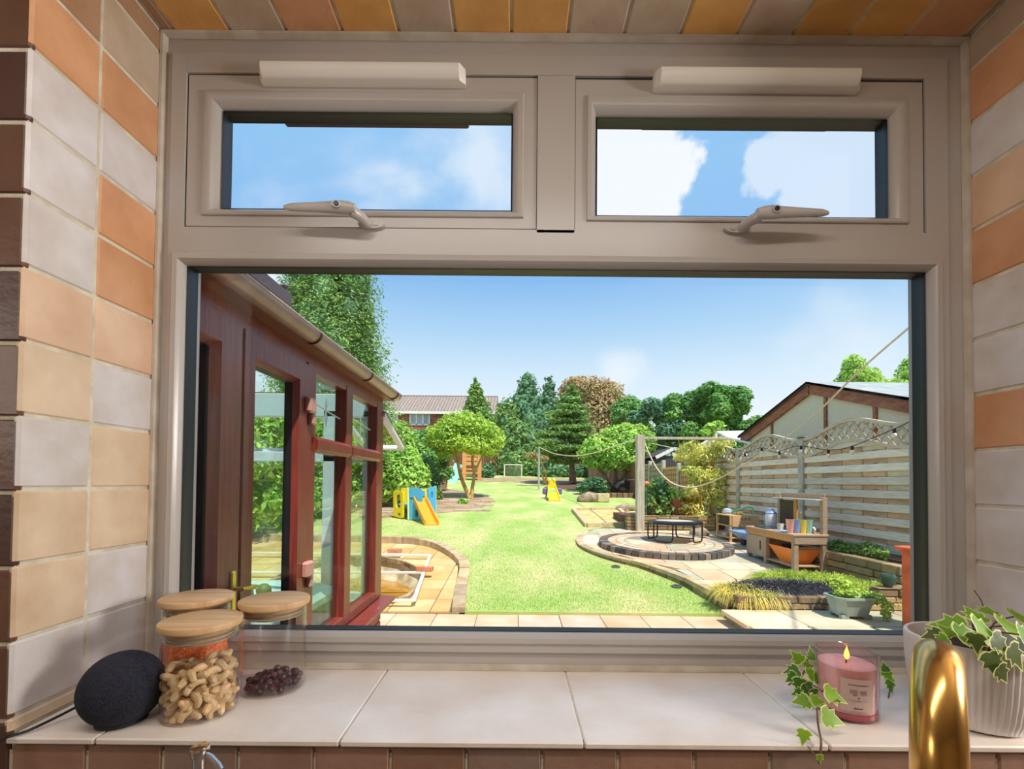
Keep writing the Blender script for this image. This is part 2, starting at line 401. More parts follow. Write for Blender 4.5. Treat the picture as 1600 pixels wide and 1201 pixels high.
# sill tiles
M_sill = mat('sill_stone', srgb(242,236,230), srgb(228,214,202), 7, .42, bump=.1, bscale=40)
sill = MB().box(TX0, TX1, FY+.004, .8495, SZ-.0205, SZ-.0015).build('windowsill_bed', M_grout, wall_front)
xj = [TX0, -.545, -.2256, .094, .414, TX1]
for a, b_ in zip(xj, xj[1:]):
    MB().box(a+.0007, b_-.0007, FY-.006, .8495, SZ-.009, SZ, .002).build('sill_tile', M_sill, wall_front)

# ------------------------------------------------------------------ window
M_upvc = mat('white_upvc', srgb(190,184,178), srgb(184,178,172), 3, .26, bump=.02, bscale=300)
M_rubber = mat('black_gasket', srgb(24,26,34), rough=.5)
M_seal = mat('sealant', srgb(205,196,182), srgb(186,172,155), 20, .6)
M_glass = glass_mat('window_glass', (.985, .99, .985), 1.45)
def ring(mb, x0, x1, z0, z1, prof, close=False):
    vs = []; fs = []; n = len(prof)
    for d, y in prof: vs += [(x0+d, y, z0+d), (x1-d, y, z0+d), (x1-d, y, z1-d), (x0+d, y, z1-d)]
    for i in range(n if close else n-1):
        j = (i+1) % n
        for k in range(4): fs.append((i*4+k, i*4+(k+1) % 4, j*4+(k+1) % 4, j*4+k))
    return mb.add(vs, fs)
Z = lambda z: CZ+z
win = thing('window_1', 'white plastic kitchen window with two fanlights over a wide fixed pane', None, (.085, .87, SZ), kind='structure')
fr = MB()
RA = (TX0-.004, TX1+.004, SZ-.004, TZ1+.004); RB = (-.638, .792, SZ+.034, Z(.790))
def lerp_ring(mb, A, B, seq, close=True):
    vs = []
    for t, y in seq:
        x0, x1, z0, z1 = [A[i]+(B[i]-A[i])*t for i in range(4)]; vs += [(x0, y, z0), (x1, y, z0), (x1, y, z1), (x0, y, z1)]
    n = len(seq); return mb.add(vs, [(i*4+k, i*4+(k+1) % 4, ((i+1) % n)*4+(k+1) % 4, ((i+1) % n)*4+k) for i in range(n if close else n-1) for k in range(4)])
lerp_ring(fr, RA, RB, [(0, .93), (0, .850), (1, .850), (1, .93)])
for x0, x1, z0, z1 in ((-.640, -.6132, Z(.41), Z(.792)), (-.640, -.622, SZ+.032, Z(.41)), (.7532, .794, Z(.41), Z(.792)), (.770, .794, SZ+.032, Z(.41)), (-.6135, .7535, Z(.7542), Z(.792)), (.0370, .1060, Z(.46), Z(.7535)),
                       (-.6133, .7533, Z(.4135), Z(.4650)), (-.6225, .7705, SZ+.032, Z(-.2895)), ):
    fr.box(x0, x1, .843, .886, z0, z1)
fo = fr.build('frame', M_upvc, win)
bd = MB(); ring(bd, -.632, .781, Z(-.2912), Z(.4168), [(0, .850), (0, .8415), (.003, .8385), (.006, .8395), (.011, .8400), (.016, .846), (.0185, .856), (.0185, .862), (0, .862)], True)
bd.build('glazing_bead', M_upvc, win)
# outer bead lip and low ridge below the transom, drawn as in the photo
def gasket(x0, x1, z0, z1, parent, far=.889):
    m = MB(); ring(m, x0-.002, x1+.002, z0-.002, z1+.002, [(0, .861), (.0035, .8555), (.0035, .866), (.001, .870), (.001, far), (-.006, far), (-.006, .861)], True)
    return m.build('gasket', M_rubber, parent)
gasket(-.6135, .7625, Z(-.2727), Z(.3983), win)
def pane(x0, x1, z0, z1, parent, y=.884):
    return MB().box(x0, x1, y, y+.004, z0, z1).build('pane', M_glass, parent, smooth=False)
pane(-.62, .77, Z(-.28), Z(.405), win)
sl = MB(); ring(sl, TX0+.0005, TX1-.0005, SZ+.0005, TZ1-.0005, [(0, .840), (.004, .8415), (.0085, .8495), (0, .8495)], True)
sl.build('sealant_bead', M_seal, win)
def sash(x0, x1, z0, z1, ox0, ox1, oz0, oz1, hand, hx, hz):
    m = MB(); 
    # mitred face with a stepped rim, then the rounded bead; insets differ per side so lay loops out one by one
    def loop(t, y):   # t 0 = outer edge, 1 = glazing edge
        return [(x0+(ox0-x0)*t, y, z0+(oz0-z0)*t), (x1-(x1-ox1)*t, y, z0+(oz0-z0)*t), (x1-(x1-ox1)*t, y, z1-(z1-oz1)*t), (x0+(ox0-x0)*t, y, z1-(z1-oz1)*t)]
    seq = [(0, .886), (0, .8465), (.02, .8455), (.52, .8455), (.53, .8425), (.57, .8415), (.74, .8425), (.88, .848), (.97, .857), (1, .862), (.80, .864), (.80, .886)]
    vs = [v for t, y in seq for v in loop(t, y)]; fs = []
    for i in range(len(seq)-1):
        for k in range(4): fs.append((i*4+k, i*4+(k+1) % 4, (i+1)*4+(k+1) % 4, (i+1)*4+k))
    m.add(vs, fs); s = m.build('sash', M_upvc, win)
    rs_ = MB(); ring(rs_, x0-.0032, x1+.0032, z0-.0032, z1+.0032, [(0, .8475), (.0036, .8475), (.0036, .86), (0, .86)], True); rs_.build('rebate_seal', M_rubber, s)
    gasket(ox0, ox1, oz0, oz1, s); pane(ox0-.004, ox1+.004, oz0-.004, oz1+.004, s)
    # espagnolette handle: oval plate, neck, tapering lever and a key lock
    h = MB(); q = hand
    n = 20; out = [(hx+.024*math.cos(2*PI*k/n)*(1 if True else 0), hz+.0085*math.sin(2*PI*k/n)) for k in range(n)]
    h.rprism(out, 'y', .836, .8458)
    h.tube([(hx+q*.006, .838, hz), (hx+q*.012, .815, hz+.001), (hx+q*.024, .804, hz+.004)], [.0085, .0092, .0095], 12)
    st = [(.016, .0085, .0085), (.028, .0112, .0095), (.045, .0118, .0090), (.062, .0100, .0075), (.085, .0088, .0062), (.11, .0078, .0052), (.132, .0064, .0042), (.142, .0030, .0022)]
    vs = []; fs = []; n = 14
    for d, rz, ry in st:
        zz = hz + .003 + .0065*math.sin(min(1, d/.05)*PI/2) - .001*(d/.14)
        vs += [(hx+q*d, .802+ry*math.sin(2*PI*k/n), zz+rz*math.cos(2*PI*k/n)) for k in range(n)]
    for i in range(len(st)-1):
        for k in range(n): fs.append((i*n+k, i*n+(k+1) % n, (i+1)*n+(k+1) % n, (i+1)*n+k))
    fs += [tuple(range(n)), tuple(range((len(st)-1)*n, len(st)*n))]
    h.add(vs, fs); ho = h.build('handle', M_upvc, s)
    lk = MB(); lx, lz = hx+q*.046, hz+.0095
    lk.rprism([(lx+.0085*math.cos(2*PI*k/16), lz+.0062*math.sin(2*PI*k/16)) for k in range(16)], 'y', .7915, .796)
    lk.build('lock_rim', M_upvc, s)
    lk = MB().rprism([(lx+.0042*math.cos(2*PI*k/16), lz+.0040*math.sin(2*PI*k/16)) for k in range(16)], 'y', .7895, .7935)
    lk.build('lock', mat('lock_dark', srgb(50,52,58), rough=.3, metal=.8), s)
    sc_ = MB().rprism([(hx-q*.010+.0045*math.cos(2*PI*k/14), hz+.0045*math.sin(2*PI*k/14)) for k in range(14)], 'y', .8345, .838)
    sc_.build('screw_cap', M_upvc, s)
    return s
s1 = sash(-.6110, .0362, Z(.4675), Z(.7520), -.553, -.0100, Z(.5060), Z(.6935), -1, -.266, Z(.4700)); s1['label'] = 'left fanlight with its handle lever pointing left'
s2 = sash(.1068, .7512, Z(.4655), Z(.7500), .148, .6940, Z(.4990), Z(.6880), 1, .4035, Z(.4680)); s2['label'] = 'right fanlight with its handle lever pointing right'
for x0, x1, z0, z1 in ((-.4715, -.0965, Z(.7300), Z(.7560)), (.2495, .6265, Z(.7240), Z(.7520))):
    v = MB(); pr = [(.8455, z1-.001), (.820, z1), (.8165, z1-.004), (.8165, z1-.013), (.823, z0+.003), (.828, z0), (.8455, z0)]
    n = len(pr); xs_ = [(x0, .55), (x0+.008, 1), (x1-.010, 1), (x1, .45)]; vs = []; fs = []
    for x, k in xs_: vs += [(x, .8455-(.8455-y)*k, zz) for y, zz in pr]
    for i in range(3):
        for k in range(n): fs.append((i*n+k, i*n+(k+1) % n, (i+1)*n+(k+1) % n, (i+1)*n+k))
    fs += [tuple(range(n)), tuple(range(3*n, 4*n))]
    v.add(vs, fs).build('trickle_vent', mat('vent_white', srgb(238,232,222), rough=.35), win)
M_hood = mat('hood_brown', srgb(96,70,78), rough=.5)
for x0, x1 in ((-.470, -.0985), (.2493, .6273)):
    v = MB().box(x0, x1, .89, .93, Z(.7175), Z(.745), .003)
    for k in range(9): v.box(x0+.02+k*(x1-x0-.04)/9, x0+.045+k*(x1-x0-.04)/9, .905, .915, Z(.7165), Z(.7180))
    v.build('outer_vent_hood', M_hood, win)
# outside sill of the window
MB().box(TX0-.05, TX1+.05, .90, .985, Z(-.36), Z(-.335), .004).build('outer_sill', mat('brown_upvc', srgb(96,50,40), rough=.35), win)
# ------------------------------------------------------------------ things on the windowsill
M_jar = glass_mat('jar_glass', (.998, .998, .997), 1.5, 0, .55)
M_bamboo = mat('bamboo_lid', srgb(222,186,140), srgb(198,154,106), 6, .5, stretch=(1.2, 14, 3), bump=.05)
M_silicone = mat('clear_seal', srgb(190,186,176), rough=.3, trans=.4)
def jar(x, y, r, h, label):
    t = thing('storage_jar', label, 'jar', (x, y, SZ), 'lidded glass jars on the windowsill')
    w = .0022; hb = h-.013
    m = MB().lathe([(0.0001, .003), (r-.010, .003), (r-.0035, .0035), (r-w, .009), (r-w, hb-.008), (r-w-.001, hb), (r-.0005, hb), (r, hb-.008), (r, .007), (r-.004, .0008), (r-.012, .0005), (0.0001, .0008)], 48, (x, y, SZ))
    m.build('glass_body', M_jar, t)
    lid = MB().lathe([(0.0001, h-.011), (r+.0020, h-.011), (r+.0042, h-.0085), (r+.0048, h-.003), (r+.0042, h-.0008), (r+.0030, h), (0.0001, h)], 56, (x, y, SZ)).build('lid', M_bamboo, t)
    MB().lathe([(0.0001, h-.028), (r-.008, h-.028), (r-.007, h-.012), (0.0001, h-.012)], 40, (x, y, SZ)).build('lid_plug', M_bamboo, lid)
    sm = MB()
    for z in (h-.0245, h-.0185): sm.lathe([(r-.0068, z-.0015), (r-.0045, z-.001), (r-.0026, z), (r-.0045, z+.001), (r-.0068, z+.0015)], 40, (x, y, SZ), closed=True)
    sm.build('seal_ring', M_silicone, lid)
    return t
J1 = (-.457, .685, .0485, .135); J2 = (-.525, .775, .0485, .146); J3 = (-.3925, .768, .0485, .145)
jar(*J1, 'glass jar of cashew nuts with a bamboo lid, nearest on the sill')
jar(*J2, 'glass jar of orange lentils with a bamboo lid, behind the cashew jar')
jar(*J3, 'nearly empty glass jar with a little dark red dried fruit and a bamboo lid')

# cashews, each a nut of its own
M_cashew = mat('cashew', (1,1,1), (.88,.78,.62), 60, .5, objcol=True)
def cashew_mesh():
    m = MB(); pts = []; rs = []
    for i in range(9):
        a = -1.6 + 3.2*i/8; pts.append((.0078*math.cos(a)-.003, .0092*math.sin(a), .0)); rs.append(.0052*(.55+.5*math.sin(PI*(i+.7)/9.4)) if 0 < i < 8 else .0018)
    m.tube(pts, rs, 8); me = m.mesh('cashew'); me.materials.append(M_cashew); return me
cm = cashew_mesh(); placed = []
x0, y0, r0, h0 = J1
def drop_spots(n, x0, y0, R, z0, ztop, sep, tries=6000):
    out = []
    for _ in range(tries):
        if len(out) >= n: break
        a = random.uniform(0, 2*PI); rr = R*math.sqrt(random.random())
        if random.random() < .55: rr = R*random.uniform(.86, 1)
        zt = ztop(rr*math.cos(a), rr*math.sin(a)); z = random.uniform(z0, zt)
        p = Vector((x0+rr*math.cos(a), y0+rr*math.sin(a), z))
        if all((p-q).length > sep for q in out): out.append(p)
    return out
for p in drop_spots(230, x0, y0, r0-.0095, SZ+.0095, lambda a, b: SZ+.066+.006*math.sin(a*80)+.004*math.cos(b*70), .0098, 30000):
    o = bpy.data.objects.new('cashew_nut', cm); COL.objects.link(o); o.location = p
    rad = math.atan2(p.y-y0, p.x-x0)
    o.rotation_euler = (random.uniform(0, 2*PI), random.uniform(0, 2*PI), random.uniform(0, 2*PI))
    o.color = (*jit(srgb(222, 194, 152), .14), 1)
    tag(o, 'pale curved cashew nut in the glass jar with a bamboo lid', 'nut', 'cashew nuts in the front jar')
M_berry = mat('dried_fruit', srgb(92,24,26), srgb(50,14,18), 90, .28, bump=.3, bscale=160)
bme = MB().sphere((0, 0, 0), .0062, 12, 8, 1, .9, .82).mesh('berry'); bme.materials.append(M_berry)
x0, y0, r0, h0 = J3
for p in drop_spots(60, x0, y0, r0-.009, SZ+.0085, lambda a, b: SZ+.012+.017*max(0, 1-((a-.006)**2+(b+.002)**2)/.0016), .0092, 12000):
    o = bpy.data.objects.new('dried_berry', bme); COL.objects.link(o); o.location = p
    o.rotation_euler = (random.uniform(0, 6), random.uniform(0, 6), random.uniform(0, 6)); s_ = random.uniform(.85, 1.15); o.scale = (s_, s_, s_)
    tag(o, 'shiny dark red dried berry at the bottom of the right glass jar', 'berry', 'dried berries in the right jar')
# lentils: nobody could count them
x0, y0, r0, h0 = J2
M_lentil = mat('lentil', srgb(250,146,80), srgb(232,116,56), 120, .55, island=.25)
core = MB().lathe([(0.0001, .005), (r0-.005, .005), (r0-.004, .009), (r0-.004, .078), (r0-.012, .081), (0.0001, .082)], 40, (x0, y0, SZ))
lo = core.build('orange_lentils', M_lentil, None, origin=(x0, y0, SZ)); tag(lo, 'orange split lentils filling half of the rear left jar', 'lentils', kind='stuff')
n = 5200; th = rng.uniform(0, 2*PI, n); side = rng.random(n) < .7
rr = np.where(side, r0-.0038, (r0-.006)*np.sqrt(rng.random(n))); zz = np.where(side, rng.uniform(.006, .081, n), .0825)
P = np.stack([x0+rr*np.cos(th), y0+rr*np.sin(th), SZ+zz], 1); Nn = np.stack([np.where(side, np.cos(th), 0), np.where(side, np.sin(th), 0), np.where(side, 0., 1.)], 1)+rng.normal(size=(n, 3))*.4
quads('lentil_grains', P, Nn, .0014, M_lentil, lo, aspect=.85)

# smart speaker: fabric ball with a flat rubber foot and a cable
M_fabric = mat('speaker_fabric', srgb(44,46,62), srgb(28,30,44), 260, .95, bump=.5, bscale=500)
sx, sy, sr = -.5475, .658, .0500
sp = thing('smart_speaker', 'dark navy fabric ball speaker beside the cashew jar', 'speaker', (sx, sy, SZ))
prof = [(0.0001, .0045), (.030, .0045)] + [(sr*math.sin(a), .0455-sr*math.cos(a)) for a in np.linspace(.62, PI-.001, 30)]
MB().lathe(prof, 56, (sx, sy, SZ)).build('fabric_shell', M_fabric, sp)
MB().lathe([(0.0001, 0), (.0275, 0), (.0300, .0012), (.0300, .0052), (0.0001, .0052)], 40, (sx, sy, SZ)).build('rubber_foot', mat('dark_rubber', srgb(30,30,34), rough=.7), sp)
cab = [(sx-.028, sy+.020, SZ+.018), (sx-.045, sy+.024, SZ+.022), (sx-.062, sy+.012, SZ+.019), (sx-.080, sy-.010, SZ+.010), (sx-.095, sy-.034, SZ+.0036), (sx-.108, sy-.052, SZ+.002), (sx-.113, sy-.060, SZ-.010), (sx-.114, sy-.062, SZ-.06), (sx-.114, sy-.060, SZ-.12)]
def smooth(pts, k=6, closed=False):
    pts = [Vector(p) for p in pts]; out = []; n = len(pts)
    for i in range(n if closed else n-1):
        if closed: a, b_, c, d = pts[i-1], pts[i], pts[(i+1) % n], pts[(i+2) % n]
        else: a, b_, c, d = pts[max(0, i-1)], pts[i], pts[i+1], pts[min(n-1, i+2)]
        for j in range(k):
            t = j/k; out.append(.5*((2*b_)+(c-a)*t+(2*a-5*b_+4*c-d)*t*t+(-a+3*b_-3*c+d)*t**3))
    if not closed: out.append(pts[-1])
    return out
MB().tube(smooth(cab), .0019, 8).build('power_cable', mat('black_cable', srgb(20,20,22), rough=.4), sp)

# candle
cx, cy, cr_, ch_ = .4985, .700, .0400, .0930
M_pink = mat('pink_wax', srgb(246,194,190), srgb(240,182,180), 8, .45, emit=None)
M_pglass = glass_mat('pink_glass', (.99, .93, .935), 1.5, 0, 2.2)
M_pinkbase = mat('rose_glass_base', srgb(206,60,88), rough=.12, trans=.35)
cd = thing('scented_candle', 'lit pink candle in a pink glass with a pale label, ivy beside it', 'candle', (cx, cy, SZ))
MB().lathe([(cr_-.0035, .012), (cr_-.003, ch_-.001), (cr_-.0018, ch_+.0005), (cr_, ch_-.001), (cr_, .006), (cr_-.004, .0005), (cr_-.012, .0004), (0.0001, .001), (0.0001, .012)], 56, (cx, cy, SZ)).build('glass_tumbler', M_pglass, cd)
MB().lathe([(0.0001, .0018), (cr_-.006, .0018), (cr_-.0015, .006), (cr_-.0015, .0118), (0.0001, .0118)], 48, (cx, cy, SZ)).build('thick_glass_base', M_pinkbase, cd, label='deep rose glass base of the candle')
MB().lathe([(0.0001, .0122), (cr_-.0038, .0122), (cr_-.0038, .0740), (cr_-.0065, .0752), (.012, .0735), (0.0001, .073)], 48, (cx, cy, SZ)).build('wax', M_pink, cd)
MB().tube([(cx, cy, SZ+.072), (cx+.0005, cy, SZ+.078), (cx+.0015, cy, SZ+.081)], .0009, 6).build('wick', mat('wick', srgb(30,20,18)), cd)
fl = MB().lathe([(0.0001, -.001), (.0026, .002), (.0036, .0055), (.0032, .009), (.0019, .0135), (.0008, .017), (0.0001, .0205)], 16, (cx+.001, cy, SZ+.0785))
fl.build('flame', mat('flame', (1, .5, .1), rough=1, emit=((1, .36, .06), 3.5)), cd)
# label curved round the glass, facing the room
la0 = math.atan2(-.86, -.40)
lab = MB(); nn = 14; z0, z1 = .018, .0640; vs = []; a0, a1 = la0-.36, la0+.66
def lp(u, z, d=.0004): 
    a = a0+(a1-a0)*u; return (cx+(cr_+d)*math.cos(a), cy+(cr_+d)*math.sin(a), SZ+z)
for i in range(nn+1): vs += [lp(i/nn, z0), lp(i/nn, z1)]
lab.add(vs, [(2*i, 2*i+2, 2*i+3, 2*i+1) for i in range(nn)])
lbl = lab.build('paper_label', mat('label_paper', srgb(206,180,172), rough=.7), cd, label='pale pink paper label')
M_ink = mat('label_ink', srgb(96,72,78), rough=.7)
def lmark(u0, u1, z0, z1, m=None, name='label_print'):         # the print is too small to read in the photo: its lines and blots only
    k = 6; vs = []
    for i in range(k+1): vs += [lp(u0+(u1-u0)*i/k, z0, .0008), lp(u0+(u1-u0)*i/k, z1, .0008)]
    q = MB().add(vs, [(2*i, 2*i+2, 2*i+3, 2*i+1) for i in range(k)]).build(name, m or M_ink, cd, smooth=False); q.parent = lbl; return q
M_inklt = mat('label_ink_pale', srgb(160,132,124), rough=.7)
lmark(.22, .84, .0555, .0564); lmark(.27, .50, .0440, .0490, M_inklt); lmark(.57, .78, .0430, .0485, M_inklt); lmark(.36, .48, .0410, .0438, M_inklt)
lmark(.50, .56, .0372, .0388); lmark(.22, .82, .0338, .0342, M_inklt); lmark(.49, .58, .0335, .0350, M_inklt); lmark(.38, .66, .0228, .0242); lmark(.30, .76, .0190, .0194, M_inklt)

# ribbed pot
px_, py_, pr_, ph_ = .6720, .688, .0750, .1180
M_pot = mat('white_ceramic', srgb(226,218,214), rough=.45)
pt = thing('ribbed_plant_pot', 'white vertically ribbed plant pot full of dark soil behind the gold tap', 'plant pot', (px_, py_, SZ))
m = MB(); n = 240; prof = [(.0001, .0, 0), (.050, .0, 0), (.0600, .004, 0), (.0665, .020, 1), (.0715, .050, 1), (.0745, .085, 1), (.0750, .108, 1), (.0750, .112, 0), (.0748, .1170, 0), (.0735, .1180, 0), (.0700, .1175, 0), (.0695, .110, 0), (.0690, .09, 0), (.0001, .09, 0)]
vs = []; fs = []
for r, z, rib in prof:
    for k in range(n): q = r*(1 - (.016 if (rib and (k//2) % 2) else 0)); vs.append((px_+q*math.cos(2*PI*k/n), py_+q*math.sin(2*PI*k/n), SZ+z))
for i in range(len(prof)-1):
    for k in range(n): fs.append((i*n+k, i*n+(k+1) % n, (i+1)*n+(k+1) % n, (i+1)*n+k))
m.add(vs, fs).build('pot_body', M_pot, pt)
M_soil = mat('soil', srgb(78,54,46), srgb(48,34,30), 60, .95, bump=1, bscale=120)
MB().lathe([(.0001, .088), (.0692, .088), (.0692, .098), (.04, .102), (.0001, .100)], 40, (px_, py_, SZ)).build('soil', M_soil, pt)

# ivy leaves: five-lobed outline with a paler rim
M_ivy = mat('ivy_green', (1,1,1), (.62,.72,.5), 60, .42, objcol=True, transl=.35)
M_ivyrim = mat('ivy_rim', srgb(226,232,150), rough=.5, transl=.3)
LOBES = [(0, -.38), (.16, -.46), (.42, -.40), (.62, -.16), (.40, -.02), (.56, .26), (.30, .26), (.20, .44), (0, .86)]
def ivy_mesh():
    right = LOBES; left = [(-x, y) for x, y in reversed(LOBES[1:-1])]; out = right+left; n = len(out)
    def zf(x, y): return -.16*(x*x) - .10*max(0, y)**2 + .10*abs(x)
    inner = [(x*.86, y*.86) for x, y in out]
    vs = [(0, 0, .03)] + [(x, y, zf(x, y)) for x, y in inner] + [(x, y, zf(x, y)) for x, y in out]
    me = bpy.data.meshes.new('ivy_leaf'); fs = [(0, 1+i, 1+(i+1) % n) for i in range(n)] + [(1+i, 1+n+i, 1+n+(i+1) % n, 1+(i+1) % n) for i in range(n)]
    me.from_pydata(vs, [], fs); me.materials.append(M_ivy); me.materials.append(M_ivyrim)
    for i, p in enumerate(me.polygons): p.material_index = 0 if i < n else 1; p.use_smooth = True
    me.update(); return me
ivym = ivy_mesh(); GR = [srgb(140,190,48), srgb(110,168,52), srgb(160,204,60), srgb(84,136,58)]
def ivy_leaf(parent, p, face, tip, s, c=None):
    f = Vector(face).normalized(); t = Vector(tip); t = (t - f*t.dot(f)).normalized(); x = t.cross(f)
    o = bpy.data.objects.new('leaf', ivym); COL.objects.link(o); o.parent = parent
    M = Matrix((x, t, f)).transposed().to_4x4(); M.translation = Vector(p) - wloc(parent); o.matrix_local = M @ Matrix.Diagonal((s, s, s, 1))
    o.color = (*jit(c or random.choice(GR), .12), 1); return o
M_stem = mat('ivy_stem', srgb(110,84,56), rough=.7)
iv = thing('trailing_ivy', 'variegated ivy sprig trailing over the sill edge left of the candle', 'plant', (.418, .700, SZ))
def ivp(x, y, Y): return WP(x, y, Y)
st1 = [ivp(1250, 1062, .715), ivp(1262, 1075, .690), ivp(1275, 1100, .662), ivp(1278, 1130, .640), ivp(1283, 1158, .612), ivp(1281, 1180, .606), ivp(1280, 1192, .606)]
MB().tube(smooth(st1), .0013, 6).build('stem', M_stem, iv)
MB().tube(smooth([ivp(1262, 1165, .609), ivp(1272, 1178, .607), ivp(1280, 1188, .606)]), .0008, 5).build('stem', M_stem, iv)
MB().tube(smooth([ivp(1250, 1062, .73), ivp(1258, 1045, .735), ivp(1262, 1030, .74)]), .0013, 6).build('stem', M_stem, iv)
MB().tube(smooth([ivp(1232, 1070, .72), ivp(1245, 1063, .72), ivp(1270, 1070, .71), ivp(1290, 1084, .69), ivp(1312, 1096, .64)]), .0011, 6).build('stem', M_stem, iv)
for x, y, Y, face, tip, s, ci in [
    (1247, 1028, .735, (-.3, -1, .35), (-.5, 0, .6), .019, 0), (1268, 1024, .745, (.3, -1, .4), (.2, 0, 1), .019, 1), (1262, 1041, .735, (.1, -1, .3), (1, 0, .1), .016, 0),
    (1240, 1048, .725, (-.3, -.7, .9), (-1, -.1, .1), .022, 3), (1268, 1053, .722, (.2, -.8, .6), (.9, 0, .2), .020, 0), (1250, 1068, .705, (-.2, -1, .1), (-.3, -.1, -1), .022, 3), (1262, 1075, .70, (.2, -1, .2), (.3, 0, -1), .022, 3),
    (1239, 1058, .715, (-.5, -.9, .3), (-.8, 0, -.5), .018, 3), (1278, 1060, .712, (.3, -.9, .5), (.8, 0, -.2), .018, 1),
    (1255, 1095, .665, (-.1, -.7, .8), (-1, -.2, .15), .022, 0), (1275, 1094, .660, (.1, -.8, .7), (1, 0, -.2), .018, 2),
    (1300, 1085, .655, (.2, -.7, .75), (1, -.2, -.55), .027, 2), (1296, 1121, .635, (.1, -.85, .6), (1, -.2, -.35), .027, 2), (1256, 1148, .612, (-.2, -1, .3), (-.25, 0, -1), .017, 2),
    (1248, 1082, .70, (-.3, -1, .2), (-.9, 0, -.3), .015, 3), (1272, 1083, .695, (.2, -1, .1), (.1, 0, -1), .017, 3), (1281, 1183, .604, (0, -1, .2), (0, 0, -1), .009, 0)]:
    ivy_leaf(iv, WP(x, y, Y), face, tip, s, GR[ci])
iv2 = thing('potted_ivy', 'bushy green ivy spilling from the ribbed white pot', 'plant', (px_+.02, py_, SZ+.10))
base = Vector((px_, py_, SZ+.10))
for x, y, Y, face, tip, s, ci in [
    (1490, 978, .66, (-.5, -.6, .7), (-.7, -.2, .5), .036, 0), (1524, 962, .68, (0, -.5, .9), (.1, .3, .8), .030, 0), (1537, 985, .64, (.4, -.8, .6), (.7, -.3, .1), .040, 0), (1575, 978, .66, (.3, -.7, .7), (1, 0, .1), .034, 2),
    (1508, 990, .63, (0, -.8, .7), (.5, -.1, .1), .030, 1), (1462, 992, .64, (-.4, -.6, .8), (-1, 0, .1), .024, 3), (1480, 987, .65, (-.2, -.7, .8), (-.3, 0, .9), .020, 0), (1590, 962, .68, (.3, -.6, .8), (1, 0, .3), .028, 2),
    (1560, 1003, .61, (.2, -1, .3), (.6, 0, -.7), .028, 3), (1550, 1032, .605, (0, -1, .1), (.2, 0, -1), .030, 3), (1585, 1022, .61, (.3, -1, .2), (.5, 0, -.9), .032, 3), (1565, 1050, .60, (.2, -1, 0), (.6, 0, -.8), .024, 3),
    (1525, 1000, .62, (-.2, -1, .4), (-.1, 0, -1), .024, 3), (1600, 992, .63, (.4, -.8, .4), (1, -.2, -.1), .030, 1), (1545, 955, .70, (0, -.4, 1), (.5, .5, .4), .026, 2), (1472, 1000, .63, (-.6, -.8, .3), (-.8, 0, -.2), .018, 1)]:
    c_ = [srgb(140,190,48), srgb(120,176,56), srgb(156,200,62), srgb(96,110,54)][ci]
    p = WP(x, y, Y); ivy_leaf(iv2, p, face, tip, s, c_)
    if ci != 3 or random.random() < .6: MB().tube(smooth([base+Vector((random.uniform(-.01, .04), -.02, 0)), (base+p)/2+Vector((0, 0, .012)), p]), .0012, 5).build('stem', M_stem, iv2)
iv3 = thing('ivy_shoot', 'small drooping ivy shoot between the candle and the ribbed pot', 'plant', WP(1392, 1085, .72))
MB().tube(smooth([WP(1380, 1045, .765), WP(1388, 1062, .755), WP(1390, 1078, .745), WP(1388, 1090, .742)]), .0012, 5).build('stem', M_stem, iv3)
for x, y, face, tip, s, ci in [(1386, 1052, (0, -1, .4), (.4, 0, -.8), .019, 0), (1391, 1068, (.3, -1, .2), (.1, 0, -1), .021, 1), (1383, 1044, (-.2, -1, .5), (-.1, 0, 1), .014, 3)]:
    ivy_leaf(iv3, WP(x, y, .75), face, tip, s, GR[ci])
MB().tube(smooth([WP(1537, 950, .75), WP(1532, 936, .80), WP(1522, 922, .825)]), .0009, 5).build('stem', M_stem, iv2)

# worktop with the two taps rising from it
M_top = mat('worktop', srgb(120,104,92), srgb(92,80,72), 30, .35)
wt = MB().box(-1.9, 2.1, -.02, FY+.006, .88, .92, .004).build('worktop', M_top); tag(wt, 'speckled brown worktop running below the window', 'worktop')
bc = MB()
for i in range(6):
    bc = MB().box(-1.9+i*.667, -1.9+(i+1)*.667-.004, .04, FY-.002, .0, .88, .002).build('base_cabinet', mat('cabinet', srgb(214,206,192), rough=.5))
    dr = MB().box(-1.9+i*.667+.006, -1.9+(i+1)*.667-.010, .018, .04, .12, .86, .003).build('door', MATS['cabinet'], bc)
    MB().tube([(-1.9+i*.667+.06, -.004, .7), (-1.9+i*.667+.06, -.012, .71), (-1.9+i*.667+.06, -.012, .81), (-1.9+i*.667+.06, -.004, .82), (-1.9+i*.667+.06, .02, .82)], .005, 8).build('handle', mat('chrome', (.8,.8,.82), rough=.1, metal=1), dr)
    tag(bc, ['far left cabinet under the worktop', 'second cabinet from the left under the worktop', 'third cabinet from the left under the worktop', 'cabinet below the candle under the worktop', 'fifth cabinet from the left under the worktop', 'far right cabinet under the worktop'][i], 'cabinet', 'base cabinets under the worktop')
M_gold = mat('brushed_gold', srgb(214,170,96), rough=.22, metal=1)
gt = thing('gold_tap', 'brushed gold gooseneck kitchen tap in front of the ribbed pot', 'tap', (.393, .433, .92))
ux, uy = .672, .740; nx, ny = .306, .337; fx_, fy_ = nx+ux*.13, ny+uy*.13
arch = [(fx_, fy_, .925), (fx_, fy_, 1.23)] + [(fx_-(fx_-nx)*(1-math.cos(t*PI))/2, fy_-(fy_-ny)*(1-math.cos(t*PI))/2, 1.290+.066*math.sin(t*PI)) for t in np.linspace(0, 1, 17)] + [(nx, ny, 1.22), (nx, ny, 1.16)]
